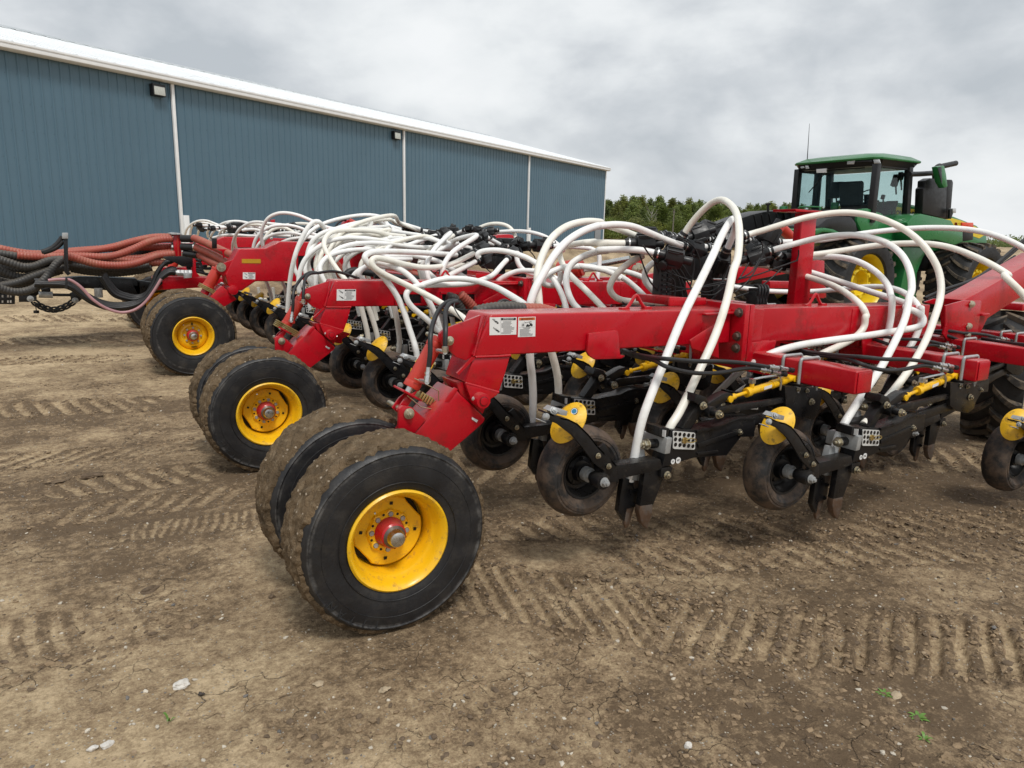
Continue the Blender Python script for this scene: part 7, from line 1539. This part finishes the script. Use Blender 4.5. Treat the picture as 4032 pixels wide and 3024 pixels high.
# ---- rear mast of the drill where the hoses end
mast = plate('hose_mast', 'E', [(1503, 275), (1572, 275), (1580, 462), (1518, 462)], 10.75, .3, 'red', .006)
plate('mast_cap', 'E', [(1485, 262), (1520, 256), (1580, 262), (1592, 275), (1490, 275)], 10.7, .4, 'galv', .006, mast)
mb = MB(); mb.prism(poly('E', [(1540, 280), (1552, 280), (1560, 460), (1548, 460)], 10.745), Yv * -.01); mb.build('mast_rib', M['redcyl'], mast, org=SB)
for (y, y2) in ((296, 310), (384, 382), (442, 440)):
    mb = MB(); a = atY('E', 1490, y, 10.8); b = atY('E', 1505, y, 10.8); mb.cyl(a, b, .055, n=18); mb.build('hose_clamp', M['steel'], mast, org=SB)
for (a, b, c_) in (((1580, 308), (1700, 310), [(1690, 305), (1760, 330), (1850, 372), (1950, 420), (2060, 470)]), ((1580, 380), (1700, 385), [(1700, 382), (1790, 420), (1880, 462), (1980, 520), (2060, 560)]), ((1600, 440), (1740, 455), [(1735, 452), (1800, 490), (1880, 530), (1960, 570)])):
    mb = MB(); mb.cyl(atY('E', *a, 10.7), atY('E', *b, 10.6), .048, n=16); mb.cyl(atY('E', b[0] - 15, b[1], 10.61), atY('E', b[0] + 5, b[1], 10.6), .058, n=16, m=1); mb.build('pipe_joiner', [M['plastic'], M['steel']], drill, org=SB)
    corr([atY('E', x, y, 10.6 - .3 * i) for i, (x, y) in enumerate(c_)], .046, 'redhose', 'supply_hose', drill, SB, pitch=.034, amp=.12)
plate('manifold_plate', 'E', [(1424, 464), (1590, 462), (1680, 478), (1676, 555), (1590, 552), (1530, 520), (1424, 482)], 10.3, .05, 'black')
plate('manifold_stand', 'E', [(1665, 478), (1705, 490), (1708, 600), (1745, 640), (1680, 650), (1640, 630), (1665, 600)], 10.35, .08, 'red')
plate('cross_beam', 'E', [(1330, 640), (1700, 640), (1990, 655), (1990, 722), (1360, 760)], 11.0, .3, 'red', .02)
plate('cross_beam', 'E', [(1380, 350), (1740, 350), (1760, 362), (1380, 365)], 11.4, .2, 'red', .01); plate('cross_beam', 'E', [(1420, 560), (1660, 560), (1660, 630), (1400, 640)], 11.3, .2, 'red', .01)
plate('hose_bracket', 'E', [(1850, 305), (1890, 305), (1890, 395), (1850, 395)], 9.6, .05, 'black'); plate('hose_bracket', 'E', [(1880, 398), (2000, 400), (2000, 420), (1950, 480), (1935, 420)], 9.6, .05, 'red')
mb = MB(); mb.cyl(atY('E', 1530, 606, 10.2), atY('E', 1660, 608, 10.2), .03, n=14); mb.cyl(atY('E', 1630, 612, 10.15), atY('E', 1636, 650, 10.15), .05, n=14)
for t in (.1, .35, .6, .85): q = atY('E', 1530, 606, 10.2).lerp(atY('E', 1660, 608, 10.2), t); mb.cyl(q, q + V((.04, 0, 0)), .042, n=6)
mb.build('coupler_block', M['galv'], drill, org=SB, bev=.002)
rr_ = random.Random(8)
for k in range(9):
    x0 = rr_.uniform(1590, 1760); y0 = rr_.uniform(430, 560); mb = MB(); mb.tube(smooth_path(E_([(x0, y0), (x0 + rr_.uniform(20, 60), y0 + rr_.uniform(-20, 50)), (x0 + rr_.uniform(60, 120), y0 + rr_.uniform(20, 90)), (x0 + rr_.uniform(140, 220), y0 + rr_.uniform(60, 120))], 10.4), 5), .018, 7); mb.build('hydraulic_hose', M['rubhose'], drill, org=SB, sm=60)
# ------------------------------------------------------------------ sky, light, camera
def build_world():
    w = bpy.data.worlds.new('World'); scene.world = w; w.use_nodes = True; nt = w.node_tree; N = nt.nodes; Lk = nt.links
    for n in list(N): N.remove(n)
    out = N.new('ShaderNodeOutputWorld'); bg = N.new('ShaderNodeBackground'); bg2 = N.new('ShaderNodeBackground'); mixs = N.new('ShaderNodeMixShader')
    sky = N.new('ShaderNodeTexSky'); sky.sky_type = 'NISHITA'; sky.sun_disc = False; sky.sun_elevation = radians(SUN_EL); sky.sun_rotation = radians(90 - SUN_AZ)
    sky.air_density = 1.4; sky.dust_density = 3
    Lk.new(sky.outputs[0], bg.inputs[0]); bg.inputs[1].default_value = .06
    tc = N.new('ShaderNodeTexCoord'); sep = N.new('ShaderNodeSeparateXYZ'); Lk.new(tc.outputs['Generated'], sep.inputs[0])
    def ma(op, a, b):
        x = N.new('ShaderNodeMath'); x.operation = op
        for i, vv in ((0, a), (1, b)):
            if hasattr(vv, 'is_linked'): Lk.new(vv, x.inputs[i])
            else: x.inputs[i].default_value = vv
        return x.outputs[0]
    cx = N.new('ShaderNodeCombineXYZ'); Lk.new(sep.outputs[0], cx.inputs[0]); Lk.new(sep.outputs[1], cx.inputs[1]); Lk.new(ma('MULTIPLY', sep.outputs[2], 1.75), cx.inputs[2])
    def nz(sc, det, ro, off, dist=0):
        mp = N.new('ShaderNodeMapping'); mp.inputs['Location'].default_value = off; Lk.new(cx.outputs[0], mp.inputs[0])
        n = N.new('ShaderNodeTexNoise'); n.inputs['Scale'].default_value = sc; n.inputs['Detail'].default_value = det; n.inputs['Roughness'].default_value = ro; n.inputs['Distortion'].default_value = dist
        Lk.new(mp.outputs[0], n.inputs['Vector']); return n.outputs[0]
    big = nz(1.7, 3, .45, (SKY_OFF[0], SKY_OFF[1], 0), .3); med = nz(3.6, 9, .52, (1.3, 7.1, 2), .25); fine = nz(15, 6, .55, (9, 2, 5), .4)
    # puffy cells give the cloud base its lumps
    mp = N.new('ShaderNodeMapping'); mp.inputs['Location'].default_value = (3.7, 1.9, .4); Lk.new(cx.outputs[0], mp.inputs[0])
    nd = N.new('ShaderNodeTexNoise'); nd.inputs['Scale'].default_value = 5; nd.inputs['Detail'].default_value = 6; Lk.new(mp.outputs[0], nd.inputs['Vector'])
    sc = N.new('ShaderNodeVectorMath'); sc.operation = 'SCALE'; sc.inputs['Scale'].default_value = .42; Lk.new(nd.outputs['Color'], sc.inputs[0])
    ad = N.new('ShaderNodeVectorMath'); ad.operation = 'ADD'; Lk.new(mp.outputs[0], ad.inputs[0]); Lk.new(sc.outputs[0], ad.inputs[1])
    vo = N.new('ShaderNodeTexVoronoi'); vo.feature = 'SMOOTH_F1'; vo.inputs['Scale'].default_value = 3.4; vo.inputs['Smoothness'].default_value = .55; Lk.new(ad.outputs[0], vo.inputs['Vector'])
    puff = ma('SUBTRACT', .98, vo.outputs['Distance'])
    t = ma('ADD', ma('ADD', ma('MULTIPLY', big, .36), ma('MULTIPLY', med, .44)), ma('ADD', ma('MULTIPLY', fine, .08), ma('MULTIPLY', puff, .22)))
    cr = N.new('ShaderNodeValToRGB'); Lk.new(t, cr.inputs[0]); e = cr.color_ramp.elements
    e[0].position = .45; e[0].color = (.375, .405, .435, 1); e[1].position = .665; e[1].color = (.665, .68, .69, 1)
    k = e.new(.515); k.color = (.47, .495, .52, 1); k = e.new(.565); k.color = (.565, .588, .605, 1); k = e.new(.605); k.color = (.62, .64, .652, 1)
    Lk.new(cr.outputs[0], bg2.inputs[0]); bg2.inputs[1].default_value = SKY_STR
    mixs.inputs[0].default_value = .96
    Lk.new(bg.outputs[0], mixs.inputs[1]); Lk.new(bg2.outputs[0], mixs.inputs[2]); Lk.new(mixs.outputs[0], out.inputs[0])
SUN_EL, SUN_AZ, SKY_STR, SKY_OFF = 58, -100, .99, (2.2, 4.4)
build_world()
sd = bpy.data.lights.new('sun', 'SUN'); sd.energy = 1.5; sd.angle = radians(14); sd.color = (1, .97, .92)
so = bpy.data.objects.new('sun', sd); COL.objects.link(so)
dirv = V((cos(radians(SUN_EL)) * cos(radians(SUN_AZ)), cos(radians(SUN_EL)) * sin(radians(SUN_AZ)), sin(radians(SUN_EL))))
so.rotation_euler = dirv.to_track_quat('Z', 'Y').to_euler()
so.location = (0, 0, 30)
cd = bpy.data.cameras.new('camera'); cd.sensor_width = 36; cd.lens = FPX / 4032 * 36; cd.clip_start = .05; cd.clip_end = 9000
co = bpy.data.objects.new('camera', cd); COL.objects.link(co)
co.matrix_world = Matrix(((RGT.x, UPV.x, -FWD.x, CAM.x), (RGT.y, UPV.y, -FWD.y, CAM.y), (RGT.z, UPV.z, -FWD.z, CAM.z), (0, 0, 0, 1)))
scene.camera = co
vs = scene.view_settings; vs.view_transform = 'Standard'; vs.look = 'None'; vs.exposure = 0.5; vs.gamma = 1
scene.render.resolution_x = 1024; scene.render.resolution_y = 768
cy = scene.cycles; cy.use_denoising = True; cy.max_bounces = 6; cy.diffuse_bounces = 3; cy.glossy_bounces = 3; cy.transmission_bounces = 6; cy.transparent_max_bounces = 8; cy.caustics_reflective = False; cy.caustics_refractive = False
